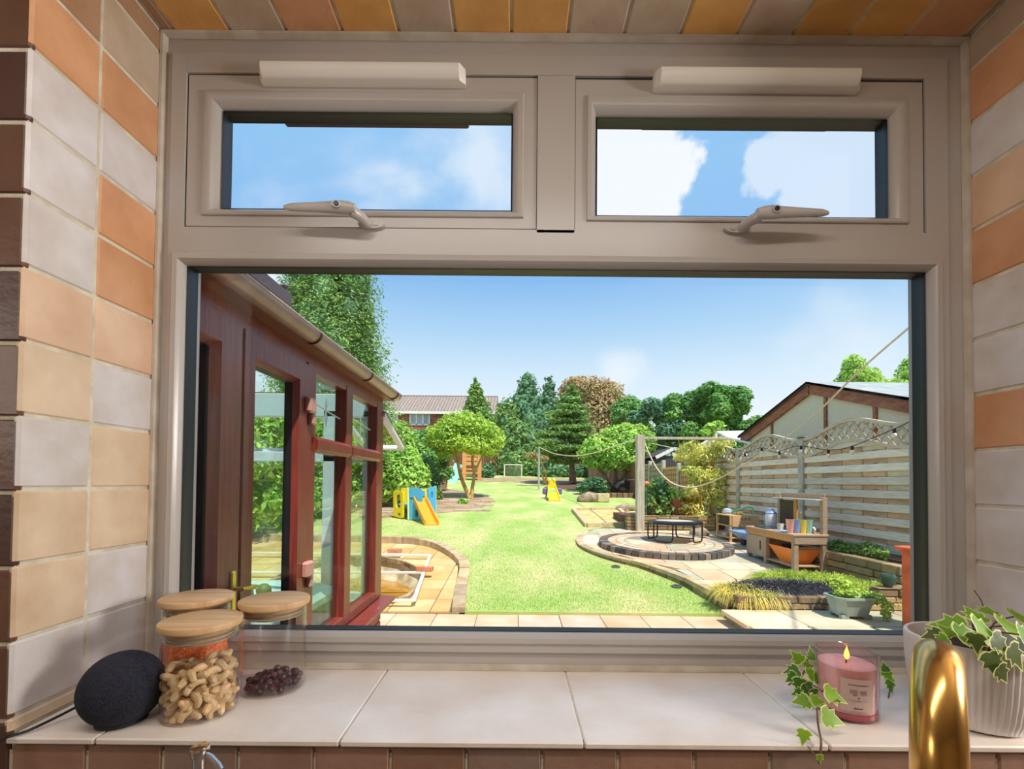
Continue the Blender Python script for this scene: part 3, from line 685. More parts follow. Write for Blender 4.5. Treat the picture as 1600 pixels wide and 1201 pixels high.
MB().tube(arch, .0165, 28).build('spout', M_gold, gt)
MB().lathe([(.0001, 0), (.030, 0), (.030, .004), (.022, .010), (.020, .05), (.0001, .05)], 32, (fx_, fy_, .92)).build('base', M_gold, gt)
MB().lathe([(.0001, 0), (.0175, 0), (.0180, .012), (.0150, .03), (.0001, .03)], 28, (nx, ny, 1.135)).build('nozzle', M_gold, gt)
M_chrome = mat('chrome', (.8,.8,.82), rough=.1, metal=1)
p = WP(312, 1172, .56); 
ct = thing('chrome_tap', 'small chrome pillar tap with a side lever below the cashew jar', 'tap', (p.x, p.y, .92))
MB().lathe([(.0001, 0), (.020, 0), (.020, .006), (.0080, .012), (.0078, p.z-.92-.004), (.0078, p.z-.92-.004), (.0001, p.z-.92-.004)], 24, (p.x, p.y, .92)).build('pillar', M_chrome, ct)
MB().lathe([(.0001, -.006), (.0098, -.006), (.0105, -.004), (.0105, .003), (.0098, .005), (.0001, .0055)], 28, p).build('cap', M_chrome, ct)
MB().tube([p+Vector((.008, 0, -.004)), p+Vector((.016, -.003, -.006)), p+Vector((.026, -.006, -.013)), p+Vector((.030, -.007, -.018))], [.0026, .0030, .0032, .0034], 10).build('lever', M_chrome, ct)
# bodies for the added side fills that light the frame from the room
for p_, q_, nm in ((LAMP_R, (-.1, .75, 1.55), 'right'), (LAMP_L, (.3, .75, 1.55), 'left')):
    d_ = (Vector(p_)-Vector(q_)).normalized(); t = thing('side_fill_lamp', 'added square white fill lamp at the %s end of the worktop' % nm, 'lamp', p_)
    Mr = d_.to_track_quat('Z', 'Y').to_matrix(); MB().obox(Vector(p_)+d_*.03, (.5, .5, .04), Mr, .005).build('housing', mat('lamp_white', (.8, .8, .8), rough=.5), t)
    wx = 2.2 if nm == 'right' else -2.0; MB().tube([Vector(p_)+d_*.05, (wx, p_[1]-.08, 1.85)], .02, 8).build('bracket', MATS['lamp_white'], t)
t = thing('overhead_fill_lamp', 'added slim white fill lamp on the kitchen ceiling above the worktop', 'lamp', (-.05, .10, 2.42))  # body for the added overhead fill, out of view
MB().box(-.72, .62, .04, .16, 2.375, 2.42, .004).build('housing', MATS['lamp_white'], t)
# ------------------------------------------------------------------ garden ground
def V2(p): return (p.x, p.y)
def clip(poly, p, n):
    out = []; m = len(poly)
    for i in range(m):
        a, b_ = poly[i], poly[(i+1) % m]; da = (a[0]-p[0])*n[0]+(a[1]-p[1])*n[1]; db = (b_[0]-p[0])*n[0]+(b_[1]-p[1])*n[1]
        if da >= 0: out.append(a)
        if (da > 0 > db) or (da < 0 < db):
            t = da/(da-db); out.append((a[0]+(b_[0]-a[0])*t, a[1]+(b_[1]-a[1])*t))
    return out
def area(P): return .5*sum(P[i][0]*P[(i+1) % len(P)][1]-P[(i+1) % len(P)][0]*P[i][1] for i in range(len(P)))
def inside(P, x, y):
    P = np.array(P); x = np.asarray(x); y = np.asarray(y); c = np.zeros(x.shape, bool); j = len(P)-1
    for i in range(len(P)):
        xi, yi, xj_, yj = P[i][0], P[i][1], P[j][0], P[j][1]
        c ^= ((yi > y) != (yj > y)) & (x < (xj_-xi)*(y-yi)/((yj-yi) or 1e-9)+xi); j = i
    return c
def clip_convex(poly, conv):
    if area(conv) < 0: conv = conv[::-1]
    for i in range(len(conv)):
        a, b_ = conv[i], conv[(i+1) % len(conv)]; poly = clip(poly, a, (-(b_[1]-a[1]), b_[0]-a[0]))
        if len(poly) < 3: return []
    return poly
def outside_convex(poly, conv):
    if area(conv) < 0: conv = conv[::-1]
    out = []
    for i in range(len(conv)):
        a, b_ = conv[i], conv[(i+1) % len(conv)]; n = (-(b_[1]-a[1]), b_[0]-a[0])
        o = clip(poly, a, (-n[0], -n[1]))
        if len(o) >= 3 and abs(area(o)) > 1e-4: out.append(o)
        poly = clip(poly, a, n)
        if len(poly) < 3: break
    return out
FX = 4.9                                                          # garden fence line
curbL = [LG(*p) for p in [(609,839),(650,841),(680,846),(700,854),(709,859),(720,866),(730,876),(734,888),(732,904),(729,924),(727,953)]]
curbR = [LG(*p) for p in [(1120,946),(1100,934),(1070,916),(1050,907),(1000,888),(960,878),(930,868),(906,856),(900,846),(903,838),(914,829)]]
curbL = smooth([Vector((-7, 9.55, 0)), Vector((-4.5, 9.5, 0))] + curbL, 4)
curbR = smooth([Vector((2.38, 5.05, 0))] + curbR, 4)
cL = [V2(p) for p in curbL]; cR = [V2(p) for p in curbR]
cR[0] = (2.36, 5.14)
lawn_poly = [(-9, 34), (-9, 9.6)] + cL[:-1] + [(cL[-1][0], 5.14)] + cR + [(2.1, 10.9), (FX, 10.9), (FX, 34)]
M_lawn = mat('lawn_turf', srgb(158,184,92), srgb(200,198,134), 1.1, .95, bump=.6, bscale=60, lo=.38, hi=.66, stretch=(1, .6, 1))
lw = MB().prism(lawn_poly, -.35, lambda x, y: lawn_z(y)).build('lawn', M_lawn, None, origin=(0, 5.2, 0)); lw['kind'] = 'structure'
M_grass = mat('grass_blade', srgb(158,190,88), srgb(204,200,132), 1.1, .8, island=.28, lo=.36, hi=.66, transl=.4, stretch=(1, .6, 1))
def sample_lawn(n, y0, y1):
    y = y0 + (y1-y0)*rng.random(n); x = (rng.random(n)-.5)*2*(y*.75)
    k = inside(lawn_poly, x, y) & (x < FX); x, y = x[k], y[k]; return np.stack([x, y, LA+LB*y-.004], 1)
gp = []
for n, y0, y1 in ((60000, 5.15, 7), (60000, 7, 9.5), (50000, 9.5, 13), (30000, 13, 20)): gp.append(sample_lawn(n, y0, y1))
gp = np.concatenate(gp); D = rng.normal(size=gp.shape)*.45; D[:, 2] = 1
go = blades('lawn_grass', gp, D, .030, .0028, M_grass, None, (0, 5.2, 0), seg=1, droop=.1)
tag(go, 'short sunlit lawn grass with pale dry patches', 'grass', kind='stuff')
# soil apron beyond and around
M_dirt = mat('bare_earth', srgb(186,160,130), srgb(150,120,92), 2.5, .95, bump=.5, bscale=30)
M_bark = mat('dark_mulch', srgb(118,86,66), srgb(84,60,48), 6, .95, bump=.6, bscale=40)
far = MB().prism([(-40, 34), (-40, 90), (60, 90), (60, -6), (FX+.1, -6), (FX+.1, 34)], -.6, lambda x, y: lawn_z(max(y, 4.7))-.06).build('ground', mat('rough_ground', srgb(120,140,80), srgb(150,140,100), .5, .95)); far['kind'] = 'structure'
left_ground = MB().prism([(-40, 1), (-40, 34), (-9, 34), (-9, 9.6), (-7, 9.5), (-7, 1)], -.6, lambda x, y: lawn_z(y)-.04).build('ground', MATS['rough_ground']); left_ground['kind'] = 'structure'
def bed(name, px, m, h, label, cat='flower bed', f=LG):
    P = [V2(f(*p)) for p in px]; Pb = smooth([Vector((x, y, 0)) for x, y in P], 4, True)
    o = MB().prism([V2(p) for p in Pb], lambda x, y: lawn_z(y)-.05, lambda x, y: lawn_z(y)+h).build(name, m); tag(o, label, cat, 'soil beds around the lawn'); return o
bed('soil_bed', [(560,806),(600,778),(690,764),(760,776),(768,784),(740,797),(690,801),(620,808)], M_dirt, .015, 'pale earth bed under the small trees on the left')
bed('soil_bed', [(740,752),(760,747),(900,748),(915,752),(880,757),(800,753)], M_dirt, .012, 'strip of bare earth before the small goal')
bed('soil_bed', [(850,762),(880,756),(930,754),(990,760),(985,775),(930,772),(905,766)], M_bark, .012, 'dark mulched ground under the layered conifer')
# front slabs by the house
M_slab = mat('sandstone', (1,1,1), (.86,.78,.68), 3, .8, objcol=True, bump=.25, bscale=50)
SL = [srgb(222,196,164), srgb(226,200,170), srgb(216,188,154), srgb(224,190,168), srgb(212,190,162)]
YEL = [srgb(222,182,120), srgb(226,190,132), srgb(216,176,112), srgb(228,194,140)]
pav = MB().box(-1.0, FX, .97, 5.14, -.35, .035).box(-7, -.99, 3.86, 5.14, -.35, .035).build('house_paving', mat('paving_joint', srgb(150,130,105), srgb(120,104,84), 20, .95), None, origin=(1, 3, .0)); pav['kind'] = 'structure'
for j in range(4):
    y1 = 5.14 - j*.45; y0 = y1-.44
    for k in range(-12 if j < 3 else -2, 6 if j < 1 else 8):
        x0 = .055 + k*.447 + (.12 if j % 2 else 0); x1 = x0+.440
        if x1 > 2.4 and j == 0: x1 = 2.3
        MB().box(x0, x1, y0, y1, .02, .050+random.uniform(-.002, .002), .004).build('paving_slab', M_slab, pav, color=jit(random.choice(SL), .05))
# pond patio
pond_px = [(560,866),(595,872),(628,876),(668,892),(652,913),(657,927),(640,943),(600,956),(560,957)]
pondc = [V2(QG(*p)) for p in pond_px]
pond = [(-3.3, 5.35), (-3.3, 7.6), (-2.7, 7.95), (-2.23, 7.85), (-1.83, 7.62), (-1.32, 6.95), (-1.22, 6.2), (-1.25, 5.6), (-1.5, 5.3)][::-1]
def pond_z(y): return QA+QB*y
inner = []
for i, p in enumerate(curbL):
    a, b_ = curbL[max(0, i-1)], curbL[min(len(curbL)-1, i+1)]; t = (b_-a).normalized(); nrm = Vector((t.y, -t.x, 0))
    if nrm.dot(Vector((-2, 6, 0))-p) < 0: nrm = -nrm
    inner.append(p+nrm*.15)
inn = [V2(p) for p in inner]
patio_reg = [(-7, 5.15)] + inn[:-1] + [(inn[-1][0], 5.15)]
pp = MB()
# bed with a hole for the pond: cells outside the pond
for o in outside_convex([(-7, 5.14), (-7, 9.7), (-.55, 9.7), (-.55, 5.14)], pond):
    o = clip_convex(o, [(-7.2, 5.1), (-7.2, 9.6), (-2, 9.42), (-1.1, 8.4), (-.8, 7.9), (-.6, 7), (-.6, 5.1)])
    if len(o) >= 3: pp.prism(o, -.35, lambda x, y: pond_z(y)-.018)
ppo = pp.build('pond_patio', MATS['paving_joint'], None, origin=(-2, 6, 0)); ppo['kind'] = 'structure'
for i in range(13):
    for j in range(10):
        x1 = -.93-(i-1)*.47 if i else -.40; x0 = -.93-i*.47+.012
        y0 = 5.155 + j*.45; y1 = y0+.438
        cell = clip_convex([(x0, y0), (x1, y0), (x1, y1), (x0, y1)], patio_reg)
        if len(cell) < 3 or abs(area(cell)) < .004: continue
        m = MB()
        for o in outside_convex(cell, pond): m.prism(o, lambda x, y: pond_z(y)-.03, lambda x, y: pond_z(y))
        if m.v: m.build('paving_slab', M_slab, ppo, smooth=False, color=jit(random.choice(YEL), .05))
# curb of the lawn: one stone after another
M_stone = mat('curb_stone', (1,1,1), (.74,.66,.56), 7, .9, objcol=True, bump=.5, bscale=40)
STN = [srgb(214,190,152), srgb(196,172,138), srgb(206,186,156), srgb(186,164,134)]
def curb(outer, inn_, zt, zb, name, parent, step, gap=.012, cols=STN):
    """stones between an outer and an inner line"""
    d = [0]
    for a, b_ in zip(outer, outer[1:]): d.append(d[-1]+math.dist(a, b_))
    L_ = d[-1]; n = max(1, int(L_/step)); 
    def at(line, s):
        for i in range(len(d)-1):
            if s <= d[i+1]+1e-9:
                t = (s-d[i])/max(1e-9, d[i+1]-d[i]); return (line[i][0]+(line[i+1][0]-line[i][0])*t, line[i][1]+(line[i+1][1]-line[i][1])*t)
        return line[-1]
    for k in range(n):
        s0, s1 = k*L_/n+gap/2, (k+1)*L_/n-gap/2; sm = (s0+s1)/2
        poly = [at(outer, s0), at(outer, sm), at(outer, s1), at(inn_, s1), at(inn_, sm), at(inn_, s0)]; dz = random.uniform(-.004, .004)
        MB().prism(poly, lambda x, y: zb(y), lambda x, y: zt(y)+dz).build(name, M_stone, parent, smooth=False, color=jit(random.choice(cols), .08))
lc = thing('lawn_curb', 'curved sandstone curb between the pond patio and the lawn', 'curb', (cL[20][0], cL[20][1], .2))
curb(cL, inn, lambda y: lawn_z(y)+.03, lambda y: pond_z(y)-.02, 'curb_stone', lc, .42)
# pond: sunken walls, water, liner, cover frame of white pipe, bricks
pd = thing('garden_pond', 'angular pond with murky yellow-brown water beside the conservatory', 'pond', (-2, 6.4, .05))
m = MB(); n = len(pond)
def shrink(P, k): 
    cx_, cy_ = sum(p[0] for p in P)/len(P), sum(p[1] for p in P)/len(P); return [(cx_+(x-cx_)*k, cy_+(y-cy_)*k) for x, y in P]
def wall_ring(m, A, B, za0, zb0, za1, zb1):
    n = len(A); vs = [(x, y, za0(y)) for x, y in A]+[(x, y, zb0(y)) for x, y in B]
    m.add(vs, [(i, (i+1) % n, n+(i+1) % n, n+i) for i in range(n)])
M_liner = mat('pond_liner', srgb(222,204,168), srgb(176,148,104), 5, .6, bump=.3, bscale=14)
wall_ring(m, pond, shrink(pond, .97), lambda y: pond_z(y)+.02, lambda y: pond_z(y)-.12, 0, 0)
wall_ring(m, shrink(pond, .97), shrink(pond, .80), lambda y: pond_z(y)-.12, lambda y: pond_z(5.3)-.20, 0, 0)
wall_ring(m, shrink(pond, .80), shrink(pond, .3), lambda y: pond_z(5.3)-.20, lambda y: -.45, 0, 0)
m.prism(shrink(pond, .3), -.5, -.45); m.build('liner', M_liner, pd, smooth=False)
wat = MB().prism(shrink(pond, .84), pond_z(5.3)-.186, pond_z(5.3)-.176)
M_water = mat('pond_water', srgb(196,140,44), srgb(150,100,28), 3, .06, bump=.08, bscale=9)
wat.build('water', M_water, pd, smooth=False)
M_coping = mat('pond_coping', srgb(150,128,100), srgb(98,84,66), 9, .9, bump=.5, bscale=50)
pe = [p for p in pond] + [pond[0]]; k95 = [p for p in shrink(pond, .945)]; k95.append(k95[0])
curb(pe, k95, lambda y: pond_z(y)+.035, lambda y: pond_z(y)-.03, 'coping_stone', pd, .24, .008, [srgb(176,150,116), srgb(146,124,98), srgb(190,166,130)])
M_pipe = mat('white_pipe', srgb(238,232,220), rough=.4)
pf = thing('pond_cover_frame', 'white rectangular pipe frame lying across the pond', 'frame', (-2.2, 6.5, .1))
fz = lambda x, y: pond_z(y)+.075
A, B, C_, D_ = Vector((-4.4, 7.86, 0)), Vector((-1.40, 7.78, 0)), Vector((-1.13, 5.30, 0)), Vector((-4.4, 5.26, 0))
for p in (A, B, C_, D_): p.z = fz(p.x, p.y)
E1, E2 = A.lerp(D_, .52), B.lerp(C_, .48)
for a, b_ in ((A, B), (B, C_), (C_, D_), (D_, A), (E1, E2)): MB().bar(a, b_, .045, .03, ch=.004).build('rail', M_pipe, pf)
net = MB()
for t in np.linspace(.04, .96, 26):
    a, b_ = A.lerp(B, t), D_.lerp(C_, t); 
M_redbrick = mat('red_brick', (1,1,1), (.78,.66,.6), 20, .9, objcol=True, bump=.4, bscale=90)
for i, (x, y, rz, lb) in enumerate([(-1.26, 6.62, -.1, 'orange brick weighing down the middle rail of the pond frame'), (-2.02, 7.90, .03, 'orange brick on the far rail of the pond frame')]):
    b_ = MB().box(-.1125, .1125, -.052, .052, 0, .065, .004).build('brick', M_redbrick, None, origin=(0, 0, 0)); b_.location = (x, y, pond_z(y)+.09); b_.rotation_euler = (0, 0, rz); b_.color = (*srgb(222,150,112), 1)
    tag(b_, lb, 'brick', 'loose bricks on the pond frame')
# ------------------------------------------------------------------ raised round patio on the right
cRs = cR; inR = []
vR = [Vector((x, y, 0)) for x, y in cR]
for i, p in enumerate(vR):
    a, b_ = vR[max(0, i-1)], vR[min(len(vR)-1, i+1)]; t = (b_-a).normalized(); nrm = Vector((t.y, -t.x, 0))
    if nrm.dot(Vector((3.4, 7.5, 0))-p) < 0: nrm = -nrm
    inR.append(V2(p+nrm*.13))
BY = 10.75
pat = MB().prism([(x, y) for x, y in inR] + [(2.1, BY), (FX-.05, BY), (FX-.05, 5.12), (2.46, 5.12)], -.3, lambda x, y: patio_z(y)-.014).build('raised_patio', MATS['paving_joint'], None, origin=(3, 7, .2)); pat['kind'] = 'structure'
rc = thing('patio_curb', 'low curved stone retaining edge of the raised round patio', 'curb', (2, 6.4, .2))
mid = lambda y: lawn_z(y)+(patio_z(y)-lawn_z(y))*.5
curb(cR, inR, lambda y: patio_z(y)+.012, lambda y: mid(y)+.004, 'coping_stone', rc, .36)
curb(cR, inR, lambda y: mid(y), lambda y: lawn_z(y)-.06, 'wall_stone', rc, .28, .014, [srgb(150,130,98), srgb(132,114,88), srgb(166,142,104)])
CCx, CCy, CR = 2.82, 8.42, 1.26
C3 = [GP(*p, PA+.10, PB) for p in [(937,846),(1163,856),(1080,866),(1040,831)]]
CCx = (C3[0].x+C3[1].x)/2; CCy = (C3[2].y+C3[3].y)/2; CR = ((C3[1].x-C3[0].x)/2*.98 + (C3[3].y-C3[2].y)/2)/2
def cz(y, h=.10): return patio_z(y)+h
# riven slabs of the patio floor, laid round the circle
convR = [(x, y) for x, y in inR] + [(2.1, BY), (FX-.05, BY), (FX-.05, 5.12), (2.46, 5.12)]
circ = [(CCx+CR*.93*math.cos(a), CCy+CR*.93*math.sin(a)) for a in np.linspace(0, 2*PI, 25)[:-1]]
STP = [srgb(226,202,166), srgb(204,196,172), srgb(232,208,178), srgb(190,186,164), srgb(216,186,152), srgb(206,200,184)]
y = 5.14; row = 0
while y < BY-.1:
    h = [.55, .42, .60, .48][row % 4]; x = 1.0 + (.23 if row % 2 else 0)
    while x < FX:
        w = random.choice([.44, .6, .75])
        cell = [(x, y), (min(x+w-.012, FX-.06), y), (min(x+w-.012, FX-.06), min(y+h-.012, BY)), (x, min(y+h-.012, BY))]
        if cell[1][0]-cell[0][0] > .05:
            cxm = sum(p[0] for p in cell)/4; 
            # the curved left edge: cut by the two nearest chords
            for i in range(0, len(inR)-1):
                a, b_ = inR[i], inR[i+1]
                if min(a[1], b_[1])-.35 < y+h/2 < max(a[1], b_[1])+.35:
                    n_ = (-(b_[1]-a[1]), b_[0]-a[0])
                    if n_[0]*(3.4-a[0])+n_[1]*(7.5-a[1]) < 0: n_ = (-n_[0], -n_[1])
                    if len(cell) >= 3: cell = clip(cell, a, n_)
            if len(cell) >= 3 and abs(area(cell)) > .01:
                m = MB()
                for o in outside_convex(cell, circ): m.prism(o, lambda x_, y_: patio_z(y_)-.03, lambda x_, y_: patio_z(y_)+.001)
                if m.v: m.build('paving_slab', M_slab, pat, smooth=False, color=jit(random.choice(STP), .06))
        x += w
    y += h; row += 1
cir = thing('paved_circle', 'round stepped paving circle edged with dark granite setts', 'paving', (CCx, CCy, patio_z(CCy)))
MB().lathe([(.001, 0), (CR-.02, 0), (CR-.02, .085), (.001, .085)], 48, (0, 0, 0)); 
def wedge(r0, r1, a0, a1, z0, z1, m, color, name, ch=True, bulge=0):
    k = max(2, int((a1-a0)/.12)); P = [(CCx+r1*math.cos(a0+(a1-a0)*i/k), CCy+r1*math.sin(a0+(a1-a0)*i/k)) for i in range(k+1)]
    P += [(CCx+r0*math.cos(a1-(a1-a0)*i/k), CCy+r0*math.sin(a1-(a1-a0)*i/k)) for i in range(k+1)] if r0 > .01 else [(CCx, CCy)]
    MB().prism(P, lambda x, y: patio_z(y)+z0, lambda x, y: patio_z(y)+z1).build(name, m, cir, smooth=False, color=color)
n = 62
MB().prism([(CCx+(CR-.02)*math.cos(a), CCy+(CR-.02)*math.sin(a)) for a in np.linspace(0, 2*PI, 49)[:-1]], lambda x, y: patio_z(y)-.01, lambda x, y: patio_z(y)+.088).build('mortar_bed', MATS['paving_joint'], cir, smooth=False)
for k in range(n):
    a0, a1 = 2*PI*k/n+.010, 2*PI*(k+1)/n-.010; wedge(CR-.15, CR+random.uniform(-.006, .006), a0, a1, -.02, .098+random.uniform(-.004, .004), M_stone, jit(random.choice([srgb(112,102,100), srgb(134,124,116), srgb(96,90,92), srgb(150,138,126)]), .1), 'granite_sett')
for k in range(26):
    a0, a1 = 2*PI*k/26+.008, 2*PI*(k+1)/26-.008; wedge(CR-.30, CR-.165, a0, a1, .05, .097, M_slab, jit(random.choice([srgb(214,192,160), srgb(186,180,164), srgb(222,186,156)]), .06), 'ring_slab')
for k in range(18):
    a0, a1 = 2*PI*k/18+.01, 2*PI*(k+1)/18-.01; wedge(CR-.46, CR-.315, a0, a1, .05, .098, M_slab, jit(random.choice([srgb(224,184,154), srgb(204,196,172), srgb(196,182,160)]), .06), 'ring_slab')
for k in range(7):
    a0, a1 = 2*PI*k/7+.01, 2*PI*(k+1)/7-.01; wedge(.004, CR-.475, a0, a1, .05, .097, M_slab, jit([srgb(226,182,150), srgb(196,196,170), srgb(150,140,132), srgb(204,200,172), srgb(210,176,146), srgb(186,184,162), srgb(216,196,164)][k], .04), 'centre_slab')

# stepping platform and planting bed in front
stp = MB().box(2.26, FX-.1, 3.9, 4.955, -.02, .13).build('stone_step', mat('step_stone', srgb(190,172,140), srgb(140,128,100), 6, .9, bump=.5, bscale=40), None, origin=(3, 4.5, 0)); tag(stp, 'stone platform one step up below the planting bed', 'step')
for i, (x0, x1, c) in enumerate([(2.21, 2.79, srgb(240,214,184)), (2.80, 3.38, srgb(206,200,172)), (3.39, 3.97, srgb(186,180,150)), (3.98, 4.75, srgb(176,164,138))]):
    MB().box(x0, x1, 4.42, 4.97, .128, .172, .005).build('paving_slab', M_slab, stp, color=c)
    MB().box(x0+.02, x1-.02, 3.86, 4.41, .128, .170, .005).build('paving_slab', M_slab, stp, color=jit(c))
pb = thing('planting_bed', 'low walled bed of grasses in front of the round patio', 'flower bed', (3.3, 5.3, .17))
MB().prism([(2.42, 5.10), (4.75, 5.10), (4.75, 6.35), (3.5, 6.35), (2.75, 5.75)], -.02, .30).build('bed_soil', M_soil, pb)
STD = [srgb(176,150,108), srgb(150,130,96), srgb(190,160,116), srgb(136,120,92)]
def drystone(x0, x1, y0, y1, z0, z1, parent, name='wall_stone', course=.075, ln=.30, cols=STD, slope=0, along='x'):
    z = z0; r = 0
    while z < z1-.02:
        h = min(course*random.uniform(.85, 1.15), z1-z); a, e = (x0, x1) if along == 'x' else (y0, y1); s = a - random.uniform(0, ln*.5)
        while s < e:
            l = ln*random.uniform(.6, 1.4); s0, s1 = max(s, a), min(s+l-.012, e)
            if s1-s0 > .03:
                j = random.uniform(0, .02)
                b = (s0, s1, y0+j, y1) if along == 'x' else (x0+j, x1, s0, s1)
                zs = slope*((s0+s1)/2-a)
                MB().box(b[0], b[1], b[2], b[3], z+zs, z+h-.010+zs, .008).build(name, M_stone, parent, color=jit(random.choice(cols), .1))
            s += l
        z += h; r += 1
drystone(2.40, 3.95, 4.97, 5.10, .172, .335, pb)
drystone(3.90, 4.8, 4.97, 5.12, .172, .42, pb)
# stone border against the fence
bw = thing('stone_border', 'rough sandstone border under the slatted fence', 'wall', (4.5, 6, .3))
drystone(4.30, 4.45, 5.2, 7.35, .30, .62, bw, along='y', course=.10, ln=.34)
MB().box(4.45, 4.85, 5.2, 7.4, .2, .56).build('border_soil', M_soil, bw)
# raised bed wall behind the trampoline
rb = thing('raised_bed', 'dry stone raised bed behind the small trampoline', 'raised bed', (3.6, 10.4, .4))
drystone(2.55, 4.55, BY-.25, BY-.05, .40, .79, rb, course=.075, ln=.32)
MB().box(2.6, FX-.06, BY-.06, 12.2, .2, .75).build('bed_soil', M_bark, rb)
# sandpit
sp_ = thing('sandpit', 'shallow sandpit framed with pale timber at the lawn edge', 'sandpit', LG(940, 812))
S = [LG(*p) for p in [(896,798),(917,823),(992,821),(967,797)]]
for a, b_ in zip(S, S[1:]+S[:1]): MB().bar(a+Vector((0, 0, .03)), b_+Vector((0, 0, .03)), .11, .12, ch=.006).build('timber_edge', mat('pale_timber', srgb(222,192,156), srgb(196,162,124), 5, .8, stretch=(2, 8, 8), bump=.15), sp_)
MB().prism([V2(p) for p in S], lambda x, y: lawn_z(y)-.05, lambda x, y: lawn_z(y)+.035).build('sand', mat('sand', srgb(222,196,140), srgb(190,170,100), 4, .95, bump=.6, bscale=50), sp_)
# terracotta cone and a boulder beside it
o = MB().lathe([(.17, 0), (.10, .14), (.03, .27), (.0001, .28)], 20, (0, 0, 0)).build('terracotta_cone', mat('cone_clay', srgb(204,168,138), srgb(170,132,104), 9, .9), None, origin=(0, 0, 0)); o.location = LG(980, 812); tag(o, 'pale clay cone standing at the corner of the sandpit', 'ornament')
def rock(name, p, r, s, m, label, seed, cat='rock', group=None):
    mb = MB().sphere((0, 0, 0), r, 14, 9, *s); rs = np.random.default_rng(seed); ks = rs.normal(size=(6, 3))
    vs = []
    for v in mb.v:
        u = np.array(v)/r; d = sum(.09*math.sin(2.1*float(np.dot(k, u))+i) for i, k in enumerate(ks)); vs.append((v[0]*(1+d), v[1]*(1+d), max(v[2]*(1+d), -r*s[2]*.4)+r*s[2]*.4))
    mb.v = vs; o = mb.build(name, m, None, origin=(0, 0, 0)); o.location = p; tag(o, label, cat, group); return o
M_rock = mat('boulder', srgb(180,160,134), srgb(128,110,90), 7, .9, bump=.6, bscale=20)
rock('boulder', LG(975, 797), .24, (1.4, 1, .6), M_rock, 'rounded grey stone behind the sandpit', 1)
rock('boulder', LG(919, 783)-Vector((0,0,.02)), .34, (1.5, 1, .75), M_rock, 'craggy brown stone left of the cut log', 2)
o = MB().box(-.21, .21, -.16, .16, 0, .30, .03).build('log_block', mat('cut_stone', srgb(222,204,166), srgb(196,172,128), 8, .85, bump=.3), None, origin=(0, 0, 0)); o.location = LG(942, 784); tag(o, 'pale squared block at the edge of the lawn below the bright green tree', 'block')
# solar disc lights in the grass
for px, py, lb in ((962, 886, 'dark disc light in the grass at the middle of the patio curb'), (1057, 917, 'dark disc light in the grass nearest the planting bed')):
    p = LG(px, py); t = thing('disc_light', lb, 'garden light', p, 'disc lights along the patio curb')
    MB().lathe([(.0001, 0), (.062, 0), (.070, .010), (.066, .022), (.050, .026), (.0001, .026)], 24, p).build('rim', mat('disc_metal', srgb(120,116,116), rough=.35, metal=.6), t)
    MB().lathe([(.0001, .0262), (.044, .0262), (.044, .029), (.0001, .030)], 20, p).build('lens', mat('disc_lens', srgb(60,60,66), rough=.15), t)
# paving strip among the left trees
st = thing('stone_edging', 'flat grey stones laid around the small tree bed', 'stones', LG(760, 795))
for px, py, w, d in [(753, 797, .5, .5), (738, 797.5, .5, .4), (722, 797.5, .45, .4), (757, 789, .6, .6), (763, 783, .5, .5), (716, 782, .7, .6), (702, 784, .6, .6), (604, 801, .6, .5), (612, 797, .7, .5)]:
    p = LG(px, py); MB().box(p.x-w/2, p.x+w/2, p.y-d/2, p.y+d/2, p.z-.03, p.z+.045, .012).build('flat_stone', M_stone, st, color=jit(srgb(196,178,158), .1))
# ------------------------------------------------------------------ conservatory on the left
M_brown = mat('rosewood_upvc', srgb(148,62,50), srgb(118,48,40), 5, .30, stretch=(14, 14, .8), bump=.05)
M_brownlt = mat('gutter_brown', srgb(196,164,152), srgb(180,146,134), 6, .28)
M_soffit = mat('soffit_brown', srgb(138,88,66), rough=.45)
M_white = mat('white_frame', srgb(232,236,236), rough=.4)
M_cglass = glass_mat('conservatory_glass', (.90, .965, .925), 1.45, 0, 1.0)
cons = thing('conservatory', 'rosewood framed glass conservatory with double doors seen left through the window', 'conservatory', (-1.9, 2.3, .05))
XO, XI = -1.05, -1.12; YE = 3.68; XF = -2.80
def rail(y0, y1, z0, z1, x0=XI, x1=XO, name='rail', m=None, ch=.004, parent=cons):
    r = MB().box(x0, x0+(x1-x0)*.5, y0, y1, Z(z0), Z(z1)).build(name+'_inside', M_white, parent) if False else None
    return MB().box(x0, x1, y0, y1, Z(z0), Z(z1), ch).build(name, m or M_brown, parent)
rail(.98, YE, .565, .66, name='head_rail')
